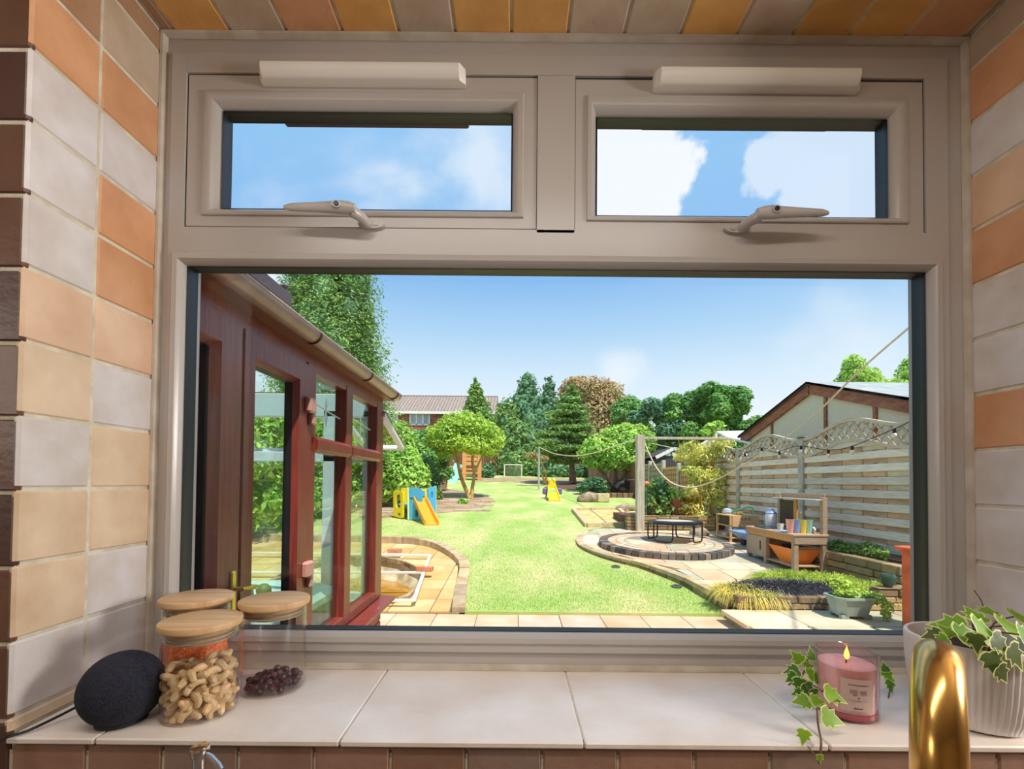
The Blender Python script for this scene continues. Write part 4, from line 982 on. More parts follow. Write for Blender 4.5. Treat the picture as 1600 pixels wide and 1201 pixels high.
# fixed side windows
for y0, y1 in ((2.37, 2.43), (2.875, 2.985), (3.52, YE)): rail(y0, y1, -.89, .60, x1=XO+.004, name='mullion')
rail(2.37, YE, -.90, -.835, x1=XO+.003, name='bottom_rail')
for y0, y1 in ((2.43, 2.90), (2.96, 3.54)):
    t = MB(); t.rprism([(XO-.03, Z(.150)), (XO+.008, Z(.150)), (XO+.026, Z(.168)), (XO+.026, Z(.214)), (XO+.008, Z(.232)), (XO-.03, Z(.232))], 'y', y0-.02, y1+.02); 
    m = MB(); m.v = [(v[0], v[1], v[2]) for v in t.v]; m.f = t.f; m.build('transom', M_brown, cons)
for y0, y1 in ((2.43, 2.875), (2.985, 3.52)):
    for z0, z1 in ((-.835, .15), (.232, .565)): MB().box(-1.092, -1.088, y0-.005, y1+.005, Z(z0)-.005, Z(z1)+.005).build('pane', M_cglass, cons, smooth=False)
    # bevelled star motif in the upper pane
    yc = y0+(y1-y0)*.50; mo = MB(); xx = -1.084
    mo.bar((xx, yc, Z(.565)), (xx, yc, Z(.47)), .004, .004); mo.bar((xx, yc-.17, Z(.42)), (xx, yc+.21, Z(.385)), .006, .006)
    def dia(cy_, cz_, w, h): mo.add([(xx, cy_-w, cz_), (xx+.004, cy_, cz_), (xx, cy_, cz_+h), (xx, cy_+w, cz_), (xx, cy_, cz_-h)], [(0, 1, 2), (1, 3, 2), (0, 4, 1), (1, 4, 3)])
    dia(yc, Z(.43), .018, .055); dia(yc, Z(.36), .024, .06)
    mo.build('leaded_motif', mat('bevel_glass', srgb(220,232,232), rough=.15), cons, smooth=False)
# doors: jambs, leaves, hinges, handles
rail(.98, 1.115, -1.42, .60, name='door_jamb'); rail(2.325, 2.375, -1.42, .60, x1=XO+.008, name='door_jamb')
def leaf(y0, y1, g0, g1, label):
    zb, zt, gb, gt_ = -1.40, .585, -1.20, .467
    d = MB(); vs = []; seq = [(0, XO-.050), (0, XO+.006), (.006, XO+.010), (.80, XO+.012), (.86, XO+.002), (1, XO-.014), (1, XO-.050)]
    for t, x in seq:
        a0, a1, b0, b1 = y0+(g0-y0)*t, y1-(y1-g1)*t, Z(zb)+(gb-zb)*t, Z(zt)-(zt-gt_)*t
        vs += [(x, a0, b0), (x, a1, b0), (x, a1, b1), (x, a0, b1)]
    fs = [(i*4+k, i*4+(k+1) % 4, (i+1)*4+(k+1) % 4, (i+1)*4+k) for i in range(len(seq)-1) for k in range(4)]
    dr = d.add(vs, fs).build('door', M_brown, cons, label=label)
    MB().box(-1.092, -1.088, g0-.004, g1+.004, Z(gb)-.004, Z(gt_)+.004).build('pane', M_cglass, dr, smooth=False)
    m = MB(); m.add([(x, a, b) for x in (-1.062, -1.10) for a, b in ((g0+.001, Z(gb)+.001), (g1-.001, Z(gb)+.001), (g1-.001, Z(gt_)-.001), (g0+.001, Z(gt_)-.001))], [(k, (k+1) % 4, 4+(k+1) % 4, 4+k) for k in range(4)])
    m.build('gasket', M_rubber, dr, smooth=False)
    return dr
dA = leaf(1.125, 1.757, 1.29, 1.600, 'door leaf nearest the house'); dB = leaf(1.775, 2.325, 1.862, 2.205, 'door leaf hinged on the far jamb')
M_hinge = mat('hinge_pink_brown', srgb(206,150,136), rough=.35)
for z in (.375, -.445):
    MB().box(XO+.004, XO+.040, 2.285, 2.365, Z(z-.035), Z(z+.045), .010).add([], []).build('hinge', M_hinge, dB, label='pale pinkish brown door hinge')
    MB().box(XO+.006, XO+.032, 2.335, 2.375, Z(z-.090), Z(z-.035), .006).build('hinge', M_hinge, dB)
M_brass = mat('brass', srgb(226,200,60), rough=.25, metal=.7)
MB().box(XO+.010, XO+.020, 1.705, 1.735, Z(-.55), Z(-.335), .008).build('handle_plate', M_brass, dA, label='yellow brass handle plate')
MB().tube([(XO+.018, 1.72, Z(-.40)), (XO+.055, 1.72, Z(-.40)), (XO+.060, 1.735, Z(-.402)), (XO+.060, 1.79, Z(-.408))], .0085, 10).build('lever', M_brass, dA, label='yellow brass lever')
# sill, dwarf wall in courses of brick
MB().rprism([(XI-.02, Z(-.90)), (XO+.105, Z(-.915)), (XO+.105, Z(-.935)), (XI-.02, Z(-.94))], 'y', 2.37, YE+.06).build('window_sill', M_brown, cons)
def brick_run(parent, axis, fixed0, fixed1, a0, a1, z0, z1, L_=.225, h=.075, color=srgb(206,132,100), name='brick', mm=None):
    z = z0; r = 0
    me = None
    while z < z1-.03:
        a = a0 - (L_/2 if r % 2 else 0)
        while a < a1:
            s0, s1 = max(a, a0), min(a+L_-.010, a1)
            if s1-s0 > .03:
                b = (fixed0, fixed1, s0, s1) if axis == 'y' else (s0, s1, fixed0, fixed1)
                MB().box(*b, z, min(z+h-.010, z1), .003).build(name, mm or M_redbrick, parent, color=jit(color, .12))
            a += L_
        z += h; r += 1
MB().box(XI+.01, XO-.008, 2.38, YE-.01, 0, Z(-.935)).build('wall_core', MATS['paving_joint'], cons)
brick_run(cons, 'y', XO-.02, XO+.004, 2.38, YE, .04, Z(-.94))
MB().box(XF, XI, YE-.10, YE-.004, 0, Z(-.92)).build('end_wall', M_plaster, cons); MB().box(XF-.1, XF, .98, YE, 0, Z(-.92)).build('end_wall', M_plaster, cons)
# end and far walls: white inside
def wframe(parent, axis, f0, f1, a0, a1, mull, vents):
    def bx(p0, p1, z0, z1, nm):
        b = (p0, p1, f0, f1) if axis == 'x' else (f0, f1, p0, p1)
        MB().box(*b, Z(z0), Z(z1), .004).build(nm, M_white, parent)
    bx(a0, a1, .50, .68, 'eaves_beam'); bx(a0, a1, -.93, -.86, 'bottom_rail'); 
    if not vents: bx(a0, a1, .15, .225, 'transom')
    else: bx(a0, a1, .15, .225, 'transom')
    for q in mull: bx(q-.05, q+.05, -.9, .55, 'mullion')
    fm = (f0+f1)/2
    for p0, p1 in zip(mull, mull[1:]):
        for z0, z1 in ((-.86, .15), (.225, .50)):
            if vents and z0 > 0: continue
            b = (p0+.04, p1-.04, fm-.002, fm+.002) if axis == 'x' else (fm-.002, fm+.002, p0+.04, p1-.04)
            MB().box(*b, Z(z0), Z(z1)).build('pane', M_cglass, parent, smooth=False)
wframe(cons, 'x', YE-.08, YE-.005, XF, XI, [XF+.05, -2.35, -1.44, -1.13], True)
wframe(cons, 'y', XF-.09, XF-.02, 1.0, YE, [1.05, 1.9, 2.8, 3.60], False)
# two open top-hung lights in the end wall
for x0, x1, dy, z1_, nm in ((-1.40, -1.03, .62, .315, 'open vent nearest the corner post'), (-2.31, -1.50, .40, .26, 'wide open vent beside it')):
    top = Vector((0, YE-.02, Z(.53))); bot = Vector((0, YE+dy, Z(z1_))); v = MB(); n_ = (bot-top).normalized()
    up = Vector((1, 0, 0)).cross(n_).normalized()
    for x in (x0+.02, x1-.02): v.bar(top+Vector((x, 0, 0)), bot+Vector((x, 0, 0)), .045, .035, up=up)
    v.bar(bot+Vector((x0, 0, 0)), bot+Vector((x1, 0, 0)), .045, .035, up=up)
    vo = v.build('open_vent', M_white, cons, label=nm)
    b2 = MB(); off = up*.022 if up.z > 0 else -up*.022
    for x in (x0+.02, x1-.02): b2.bar(top+Vector((x, 0, 0))+off, bot+Vector((x, 0, 0))+off, .046, .012, up=up)
    b2.build('outer_face', M_brown, vo)
    g_ = MB(); g_.add([top+Vector((x0+.04, 0, 0)), top+Vector((x1-.04, 0, 0)), bot+Vector((x1-.04, 0, 0)), bot+Vector((x0+.04, 0, 0))], [(0, 1, 2, 3)]); g_.build('pane', M_cglass, vo, smooth=False)
# soffit, gutter, brackets
MB().box(-1.13, -.985, .98, YE+.09, Z(.655), Z(.70)).build('soffit', M_soffit, cons)
MB().box(XF-.15, XI, YE-.02, YE+.10, Z(.655), Z(.70)).build('soffit', M_soffit, cons)
gm = MB(); gx, gz, gr_ = -.972, Z(.702), .044; pr = []
for k in range(15): a = PI + PI*k/14; pr.append((gx+gr_*math.cos(a), gz+gr_*math.sin(a)))
pr.append((gx+gr_+.004, gz+.004)); pr.append((gx+gr_+.002, gz+.010))
for k in range(15): a = 2*PI - PI*k/14; pr.append((gx+(gr_-.004)*math.cos(a), gz+(gr_-.004)*math.sin(a)))
gm.rprism(pr, 'y', .98, 3.76); gm.build('gutter', M_brownlt, cons, label='pale brown half-round gutter')
ge = MB().rprism([(gx+(gr_+.004)*math.cos(a), gz+.006+(gr_+.006)*math.sin(a)) for a in np.linspace(PI, 2*PI, 16)], 'y', 3.752, 3.768); ge.build('gutter_end', M_brownlt, cons)
for y in (1.4, 2.2, 3.0, 3.66):
    b_ = MB(); b_.tube([(gx+(gr_+.004)*math.cos(a), y, gz+(gr_+.004)*math.sin(a)) for a in np.linspace(PI*1.1, 2*PI, 10)], .005, 6); b_.build('gutter_bracket', mat('bracket_dark', srgb(92,62,54), rough=.4), cons)
# roof: rafters and translucent sheets
rx_, rz_, ry_ = -1.92, Z(1.46), 4.14
M_poly = glass_mat('roof_sheet', (.72, .90, .95), 1.5, .2, 1.2)
E_ = [(-.985, .98), (-.985, YE+.09), (XF-.15, YE+.09), (XF-.15, .98)]; ez = Z(.690)
rs = MB(); rs.add([(E_[0][0], E_[0][1], ez), (E_[1][0], E_[1][1], ez), (rx_, ry_-.35, rz_), (rx_, .98, rz_), (E_[2][0], E_[2][1], ez), (E_[3][0], E_[3][1], ez)], [(0, 1, 2, 3), (4, 5, 3, 2)])
rs.build('roof_sheet', M_poly, cons, smooth=False)
for i in range(6):
    y = .99+i*.40
    for x_e in (-.985, XF-.15): MB().bar((x_e+(.06 if x_e > -2 else -.06)*-1, y, ez-.02), (rx_, y, rz_-.075), .045, .05).build('rafter', M_white, cons)
MB().bar((E_[1][0]-.06, YE-.03, ez-.02), (rx_, YE-.03, rz_-.075), .05, .06).build('rafter', M_white, cons); MB().bar((E_[2][0]+.06, YE-.03, ez-.02), (rx_, YE-.03, rz_-.075), .05, .06).build('rafter', M_white, cons)
MB().bar((rx_, .98, rz_+.03), (rx_, ry_-.33, rz_+.03), .12, .10).build('ridge_cap', mat('ridge_dark', srgb(88,70,74), rough=.5), cons)
MB().lathe([(.0001, 0), (.05, 0), (.045, .05), (.02, .08), (.03, .11), (.0001, .13)], 14, (rx_, ry_-.33, rz_+.04)).build('finial', MATS['ridge_dark'], cons)
MB().box(XF, XO, .98, YE, -.1, .06).build('floor_slab', mat('pale_tiles', srgb(214,206,196), srgb(196,188,178), 3, .4), cons)
# furniture inside
M_pgrey = mat('pale_green_plastic', srgb(206,222,212), rough=.45)
tb = thing('play_table', 'pale green-white plastic play table inside the conservatory', 'table', (-1.62, 2.95, .06))
MB().prism([(-2.05, 2.45), (-1.22, 2.35), (-1.20, 3.25), (-1.6, 3.50), (-2.1, 3.40)], .72, .76).build('table_top', M_pgrey, tb)
for x, y in ((-1.98, 2.55), (-1.28, 2.45), (-1.28, 3.15), (-1.98, 3.30)): MB().tube([(x, y, .06), (x, y, .72)], [.022, .03], 10).build('leg', M_pgrey, tb)
ch = thing('folding_chair', 'grey-blue plastic chair inside the conservatory behind the far door', 'chair', (-1.9, 2.75, .06))
ck = MB().box(-2.52, -2.16, 2.3, 2.72, .46, .49, .01).build('seat', mat('grey_blue', srgb(150,176,196), rough=.5), ch)
MB().box(-2.54, -2.50, 2.3, 2.72, .49, 1.02, .01).build('backrest', MATS['grey_blue'], ch)
for x in (-2.50, -2.18):
    for y in (2.32, 2.70): MB().tube([(x, y, .06), (x, y, .46)], .014, 8).build('leg', MATS['grey_blue'], ch)
o = MB().box(-2.05, -1.75, 2.75, 3.00, .76, .87, .02).build('toy_box', mat('toy_white', srgb(216,226,228), rough=.4)); tag(o, 'white ribbed plastic toy box on the play table', 'box')
MB().box(-1.95, -1.87, 2.742, 2.752, .80, .83, .003).build('red_badge', mat('badge_red', srgb(196,60,50)), o)
o = MB().sphere((-1.62, 2.80, .815), .055, 18, 12).build('pink_ball', mat('ball_pink', srgb(222,170,160), rough=.5)); tag(o, 'dusty pink ball lying on the play table', 'ball')
o = MB().sphere((-1.58, 2.95, .805), .045, 18, 12).build('olive_ball', mat('ball_olive', srgb(110,112,52), rough=.5)); tag(o, 'olive green ball lying on the play table', 'ball')

ORD = ['first', 'second', 'third', 'fourth', 'fifth', 'sixth', 'seventh', 'eighth', 'ninth', 'tenth', 'eleventh']
# ------------------------------------------------------------------ slatted fence with trellis top
M_wood = mat('grey_wood', (1,1,1), (.86,.80,.72), 5, .85, objcol=True, bump=.35, bscale=40, stretch=(8, 1.2, 8))
M_conc = mat('concrete_post', srgb(200,196,178), srgb(168,162,144), 7, .9, bump=.4, bscale=60)
GW = [srgb(240,234,220), srgb(230,224,210), srgb(244,240,228), srgb(226,218,204)]; TW = [srgb(222,184,146), srgb(206,170,134), srgb(226,196,160), srgb(190,160,130), srgb(214,206,180)]
posts = [5.60, 7.82, 10.03, 12.2]
def fence_post(parent, y, z0, z1, w=.135, name='post'):
    return MB().box(FX-w/2-.02, FX+w/2, y-w/2, y+w/2, z0, z1, .008).build(name, M_conc, parent)
def bump_(t): return .5-.5*math.cos(2*PI*t)
def top_z(t): return Z(.765)+.185*bump_(t)
def bot_z(t): return Z(.485)+.175*bump_(t)
labs = ['wave-topped slatted fence panel closest to the house', 'wave-topped slatted fence panel behind the mud kitchen', 'wave-topped slatted fence panel behind the bamboo']
for pi_, (y0, y1) in enumerate(zip(posts, posts[1:])):
    fp = thing('slatted_fence', labs[pi_], 'fence', (FX, (y0+y1)/2, patio_z(y0)), 'slatted fence panels along the right')
    a, b_ = y0+.06, y1-.06
    gz0 = max(patio_z(a), .12)+.03
    zs = []; z = Z(.485)-.005
    k = 0
    while z > gz0+.05:
        MB().box(FX-.055+random.uniform(-.003, .003), FX-.035, a, b_, z-.108, z-.006, .004).build('slat', M_wood, fp, color=jit(random.choice(GW), .06)) 
        z -= .178
        zs.append(z)
    # slats in the humps, cut to the curve
    z = Z(.485)-.005+.178
    while z-.108 < Z(.485)+.175:
        ts = [t for t in np.linspace(0, 1, 121) if bot_z(t) > z-.09]
        if len(ts) > 5:
            t0, t1 = ts[0], ts[-1]; up = [(a+(b_-a)*t, min(z-.006, bot_z(t)-.005)) for t in np.linspace(t0, t1, 14)]
            MB().rprism([(a+(b_-a)*t0, z-.108), (a+(b_-a)*t1, z-.108)] + up[::-1], 'x', FX-.055, FX-.035).build('slat', M_wood, fp, color=jit(random.choice(GW), .06))
        z += .178
    # rear slats and battens
    z = Z(.485)+.09
    nb = 5
    while z > gz0:
        for s in range(nb):
            u0, u1 = a+(b_-a)*s/nb, a+(b_-a)*(s+1)/nb
            tm = (s+.5)/nb
            if z < bot_z(tm)-.02:
                MB().box(FX-.030+random.uniform(-.004, .004), FX-.012, u0, u1, z-.085, min(z+.085, bot_z(tm)-.02)).build('back_slat', M_wood, fp, smooth=False, color=jit(random.choice(TW), .1))
        z -= .178
    for s in range(nb+1):
        u = a+(b_-a)*s/nb; MB().box(FX-.036, FX-.020, u-.018, u+.018, gz0, bot_z(s/nb)-.01).build('batten', M_wood, fp, color=jit(srgb(196,164,132), .06))
    # curved rails and diagonal lattice
    for f, nm in ((top_z, 'curved_rail'), (bot_z, 'curved_rail')):
        m = MB(); N_ = 28; vs = []
        for i in range(N_+1):
            t = i/N_; y = a+(b_-a)*t; z = f(t); vs += [(FX-.075, y, z-.022), (FX-.02, y, z-.022), (FX-.02, y, z+.022), (FX-.075, y, z+.022)]
        fs = [(i*4+k, i*4+(k+1) % 4, (i+1)*4+(k+1) % 4, (i+1)*4+k) for i in range(N_) for k in range(4)]+[(0, 1, 2, 3), (N_*4, N_*4+1, N_*4+2, N_*4+3)]
        m.add(vs, fs).build(nm, M_wood, fp, color=srgb(206,198,180))
    for dirn in (1, -1):
        s = -.5
        lat = MB()
        while s < (b_-a)+.5:
            # strip y = s + dirn*(z-zc); walk to find the part between the rails
            seg = []
            for i in range(60):
                z = Z(.46)+.52*i/59; y = a+s+dirn*(z-Z(.6)); t = (y-a)/(b_-a)
                if 0 <= t <= 1 and bot_z(t) < z < top_z(t): seg.append((y, z))
            if len(seg) > 3:
                x = FX-.045-.012*dirn; MB().bar((x, seg[0][0], seg[0][1]), (x, seg[-1][0], seg[-1][1]), .030, .010, up=(1, 0, 0)).build('lattice_strip', M_wood, fp, smooth=False, color=jit(srgb(198,186,162), .06))
            s += .165
for y in posts:
    t = thing('fence_post', {5.60: 'concrete fence post hidden at the near end of the fence', 7.82: 'concrete fence post with a small solar cap behind the mud kitchen', 10.03: 'concrete fence post right of the bamboo', 12.2: 'concrete fence post behind the bamboo'}[y], 'post', (FX, y, .3), 'concrete posts of the slatted fence')
    fence_post(t, y, patio_z(y)-.05, Z(.765) + (.02 if y != 7.82 else .03))
    if y == 7.82:
        MB().lathe([(.0001, 0), (.11, 0), (.10, .02), (.05, .035), (.0001, .04)], 18, (FX-.02, y, Z(.80))).build('solar_cap', mat('cap_dark', srgb(90,86,74), rough=.5), t)
        MB().tube([(FX-.02, y, Z(.77)), (FX-.02, y, Z(.80))], .04, 10).build('cap_neck', MATS['cap_dark'], t)
# festoon lights hung along the fence
M_bulb = mat('bulb_white', srgb(236,230,214), rough=.2); fw = thing('festoon_lights', 'black festoon cable with clear bulbs strung along the trellis', 'lights', (FX-.12, 6.5, Z(.6)))
bp = [(FX-.13, 5.6, Z(.78)), (FX-.13, 5.82, Z(.72)), (FX-.13, 6.55, Z(.56)), (FX-.13, 7.05, Z(.54)), (FX-.13, 7.8, Z(.66)), (FX-.13, 8.5, Z(.60)), (FX-.13, 9.0, Z(.72)), (FX-.13, 9.9, Z(.60))]
MB().tube(smooth(bp), .006, 5).build('cable', MATS['black_cable'], fw)
for y, z in ((5.82, .72), (6.55, .56), (7.05, .54), (7.72, .65), (8.35, .60), (8.95, .71), (9.6, .64)):
    b_ = MB().tube([(FX-.13, y, Z(z)), (FX-.13, y, Z(z-.055))], .020, 8).build('socket', MATS['black_cable'], fw)
    MB().sphere((FX-.13, y, Z(z-.085)), .032, 12, 8, 1, 1, 1.15).build('bulb', M_bulb, b_)
# low trellised fence beyond
low = [12.3, 13.75, 15.2, 16.7, 18.4]
for i, (y0, y1) in enumerate(zip(low, low[1:])):
    c = [srgb(222,180,136), srgb(226,184,134), srgb(190,178,160), srgb(186,176,160)][i]
    f = thing('trellised_fence', ['tan fence panel with wire trellis beside the bamboo', 'orange-tan fence panel with wire trellis and climbing stems', 'weathered grey fence panel with wire trellis by the orange flower', 'weathered grey fence panel behind the timber post'][i], 'fence', (FX, (y0+y1)/2, lawn_z(y0)), 'low trellised fence panels')
    zt = [Z(.42), Z(.50), Z(.66), Z(.70)][i]; nb = 7; zb = lawn_z(y0)
    for k in range(nb):
        za, zc_ = zb+(zt-zb)*k/nb, zb+(zt-zb)*(k+1)/nb
        MB().box(FX-.02-.006*(k % 2), FX, y0+.07, y1-.07, za, zc_-.008).build('board', M_wood, f, smooth=False, color=jit(c, .06))
    MB().box(FX-.04, FX+.02, y0+.05, y1-.05, zt-.02, zt+.03).build('cap_rail', M_wood, f, color=jit(c))
    tr = MB()
    for k in range(9): u = y0+.1+(y1-y0-.2)*k/8; tr.box(FX-.050, FX-.042, u-.006, u+.006, zb, zt-.05)
    for k in range(9): z = zb+(zt-zb-.06)*k/8; tr.box(FX-.050, FX-.042, y0+.1, y1-.1, z-.006, z+.006)
    tr.build('wire_trellis', mat('trellis_dark', srgb(120,88,60), rough=.8), f, smooth=False, kind='stuff')
    p = thing('fence_post', ['concrete post where the slatted fence meets the tan panels', 'second concrete post of the low fence', 'rounded concrete post left of the orange-tan panel', 'last concrete post near the timber upright'][i], 'post', (FX, y0, zb), 'concrete posts of the low fence')
    MB().box(FX-.08, FX+.04, y0-.06, y0+.06, zb-.05, zt+.12, .02).build('shaft', M_conc, p)
for i in range(8):
    y0 = 18.4+i*1.9; zb = lawn_z(y0); f = thing('closeboard_fence', ORD[i]+' brown closeboard fence bay beyond the timber upright, counted from the patio', 'fence', (FX, y0+.9, zb), 'far fence panels on the right')
    zt = zb+1.35
    for k in range(4): MB().box(FX-.02-.008*(k % 2), FX, y0+.08, y0+1.82, zb+(zt-zb)*k/4, zb+(zt-zb)*(k+1)/4-.01).build('board', M_wood, f, smooth=False, color=jit(srgb(150,112,84), .1))
    MB().box(FX-.08, FX+.02, y0-.05, y0+.05, zb-.05, zt+.08).build('post', M_conc, f)
# back boundary
for i in range(11):
    x0 = -8.3+i*1.22*1.0; x1 = x0+1.15
    zb = lawn_z(33); f = thing('boarded_fence', ORD[i]+' dark brown fence bay at the far garden end, counted from the left', 'fence', ((x0+x1)/2, 33, zb), 'fence panels at the end of the garden')
    for k in range(5): MB().box(x0, x1, 33-.01*(k % 2), 33.03, zb+.33*k, zb+.33*(k+1)-.02).build('board', M_wood, f, smooth=False, color=jit(srgb(128,82,62), .12))
    MB().box(x1, x1+.08, 32.96, 33.06, zb, zb+1.75).build('post', M_wood, f, color=srgb(150,120,100))
# ------------------------------------------------------------------ patio furniture and toys
# small trampoline
zt0 = patio_z(CCy)+.1
TL, TR = WP(1007, 812, 8.75), WP(1103, 815, 8.35)
tx, ty, trr = (TL.x+TR.x)/2, 8.55, (TR.x-TL.x)/2*.98; tz = patio_z(ty)+.10
tr = thing('trampoline', 'small octagonal black-rimmed trampoline standing on the paved circle', 'trampoline', (tx, ty, tz))
M_black = mat('black_steel', srgb(34,34,40), rough=.4, metal=.3); M_pad = mat('navy_pad', srgb(38,42,66), srgb(30,32,50), 9, .4)
H = .36
oc = [(tx+trr*math.cos(PI/8+k*PI/4), ty+trr*math.sin(PI/8+k*PI/4)) for k in range(8)]
ic = [(tx+trr*.80*math.cos(PI/8+k*PI/4), ty+trr*.80*math.sin(PI/8+k*PI/4)) for k in range(8)]
m = MB(); vs = []
for P, z in ((oc, tz+H-.045), (oc, tz+H+.005), (ic, tz+H+.020), (ic, tz+H-.01)): vs += [(x, y, z) for x, y in P]
m.add(vs, [(i*8+k, i*8+(k+1) % 8, ((i+1) % 4)*8+(k+1) % 8, ((i+1) % 4)*8+k) for i in range(4) for k in range(8)]).build('edge_pad', M_pad, tr)
MB().prism(ic, tz+H-.004, tz+H+.004).build('mat', mat('mat_sky_sheen', srgb(214,202,176), rough=.4), tr)  # pale colour stands in for sky reflected on the dark mat
for k in range(4):
    a = k*PI/2+PI/8; 
    p0 = Vector((tx+trr*.97*math.cos(a), ty+trr*.97*math.sin(a), 0)); p1 = Vector((tx+trr*.97*math.cos(a+PI/4), ty+trr*.97*math.sin(a+PI/4), 0))
    z1 = tz+H-.03; d = (p1-p0)*.16; zb = tz+.016
    pts = [p0+Vector((0, 0, z1)), p0+Vector((0, 0, zb+.07)), p0+d*.35+Vector((0, 0, zb+.015)), p0+d+Vector((0, 0, zb)), p1-d+Vector((0, 0, zb)), p1-d*.35+Vector((0, 0, zb+.015)), p1+Vector((0, 0, zb+.07)), p1+Vector((0, 0, z1))]
    MB().tube(pts, .014, 8).build('leg', M_black, tr)

M_w1 = mat('toy_wood', (1,1,1), (.84,.76,.66), 5, .7, objcol=True, stretch=(2, 10, 10), bump=.1)
def wbx(parent, name, x0, x1, y0, y1, z0, z1, c, ch=.004): return MB().box(min(x0,x1), max(x0,x1), min(y0,y1), max(y0,y1), z0, z1, ch).build(name, M_w1, parent, color=jit(c, .03))
TAN = srgb(222,178,124); WG = srgb(184,158,136); WG2 = srgb(200,170,142)
# weathered mud kitchen: long side along the fence
kx0, kx1, ky0, ky1 = 3.87, 4.33, 6.43, 7.72; kz = patio_z(6.9); kt = .822
K = thing('mud_kitchen', 'weathered wooden toy mud kitchen with cupboard and worktop by the fence', 'play kitchen', ((kx0+kx1)/2, (ky0+ky1)/2, kz))
pz = lambda y: patio_z(y)+.001
wbx(K, 'worktop', kx0-.02, kx1+.02, ky0-.02, ky1+.02, kt-.03, kt, WG2)
wbx(K, 'front_rail', kx0, kx0+.02, ky0, 7.70, kt-.12, kt-.03, srgb(214,158,100)); wbx(K, 'side_rail', kx0, kx1, ky0-.012, ky0+.01, kt-.14, kt-.03, WG)
for x, y, zt in ((kx0+.03, ky0+.03, kt-.03), (kx1-.03, ky0+.03, 1.33), (kx1-.03, 7.50, 1.33), (kx0+.03, 7.70, kt-.03), (kx0+.03, 7.18, kt-.03)):
    wbx(K, 'leg', x-.033, x+.033, y-.033, y+.033, pz(y), zt, WG)
cb = wbx(K, 'cupboard', kx0+.02, kx1-.04, 7.21, 7.69, kz+.10, kt-.03, WG); dd = wbx(K, 'door', kx0-.006, kx0+.016, 7.22, 7.68, kz+.10, kt-.125, srgb(190,168,146))
MB().box(kx0-.018, kx0-.004, 7.28, 7.31, kz+.20, kz+.34, .004).build('handle', mat('handle_dark', srgb(92,70,58)), dd)
wbx(K, 'lower_shelf', kx0, kx1-.03, ky0+.03, 7.2, kz+.075, kz+.095, WG); wbx(K, 'back_board', kx1-.05, kx1-.035, ky0+.05, 7.66, kz+.2, kz+.32, WG)
wbx(K, 'top_shelf', kx1-.16, kx1+.01, ky0+.0, 7.53, 1.285, 1.305, srgb(200,190,180)); wbx(K, 'top_rail', kx1-.02, kx1, ky0+.03, 7.5, 1.31, 1.38, WG)
wbx(K, 'brace', kx0+.03, kx1-.03, ky0+.04, ky0+.06, kt-.21, kt-.18, WG)
MB().box(kx1-.05, kx1-.04, 7.13, 7.46, kt+.02, 1.27).build('blackboard', mat('board_black', srgb(70,66,52), srgb(50,50,44), 4, .5), K); wbx(K, 'orange_stile', kx1-.055, kx1-.03, 7.04, 7.12, kt, 1.28, srgb(226,160,78))
def place(mb, name, m, loc, label, cat, group=None, rz=0):
    o = mb.build(name, m, None, origin=(0, 0, 0)); o.location = loc; o.rotation_euler = (0, 0, rz); tag(o, label, cat, group); return o
# canister
M_frost = mat('frosted_white', srgb(226,226,230), rough=.4); M_blue = mat('soft_blue', srgb(132,160,214), rough=.4)
cn = thing('water_canister', 'white canister with a blue looped lid on the mud kitchen worktop', 'canister', (4.10, 7.42, kt))
MB().lathe([(.0001, 0), (.078, 0), (.084, .01), (.084, .20), (.074, .225), (.0001, .225)], 28, (4.10, 7.42, kt)).build('body', M_frost, cn)
l_ = MB().lathe([(.0001, .222), (.080, .222), (.082, .235), (.055, .262), (.0001, .266)], 28, (4.10, 7.42, kt)).build('lid', M_blue, cn)
MB().tube([(4.10+.04*math.cos(a), 7.42, kt+.262+.04*math.sin(a)) for a in np.linspace(0, PI, 11)], .009, 8).build('carry_loop', M_blue, l_)
PAST = [('pink', srgb(244,178,170)), ('blue', srgb(140,172,230)), ('yellow', srgb(250,222,96)), ('mint', srgb(176,232,214))]
for i, (nm, c) in enumerate(PAST):
    x, y = 3.93+i*.082, 6.62-i*.012
    place(MB().lathe([(.0001, 0), (.036, 0), (.038, .005), (.056, .185), (.058, .19), (.053, .19), (.036, .012), (.0001, .012)], 22), 'tumbler', mat('plastic_'+nm, c, rough=.45), (x, y, kt), f'pastel {nm} plastic tumbler at the end of the mud kitchen worktop', 'tumbler', 'row of pastel tumblers')
jg = thing('white_jug', 'small white jug behind the pastel tumblers', 'jug', (4.20, 6.80, kt)); c_ = (4.20, 6.80, kt)
MB().lathe([(.0001, 0), (.04, 0), (.06, .04), (.055, .10), (.038, .14), (.045, .16), (.040, .16), (.033, .14), (.05, .10), (.0001, .03)], 20, c_).build('body', M_frost, jg); MB().tube([(4.255, 6.80, kt+.13), (4.30, 6.80, kt+.12), (4.30, 6.80, kt+.07), (4.255, 6.80, kt+.05)], .007, 6).build('handle', M_frost, jg)
MB().tube([(4.20, 6.80, kt+.05), (4.19, 6.78, kt+.27)], .008, 6).sphere((4.188, 6.777, kt+.28), .018, 10, 8, 1, 1, 1.6).build('wooden_spoon', M_w1, jg, color=srgb(240,220,150))
place(MB().sphere((0, 0, .045), .045, 16, 10), 'white_ball', M_frost, (4.26, 6.64, kt), 'small white ball by the right post of the mud kitchen', 'ball')
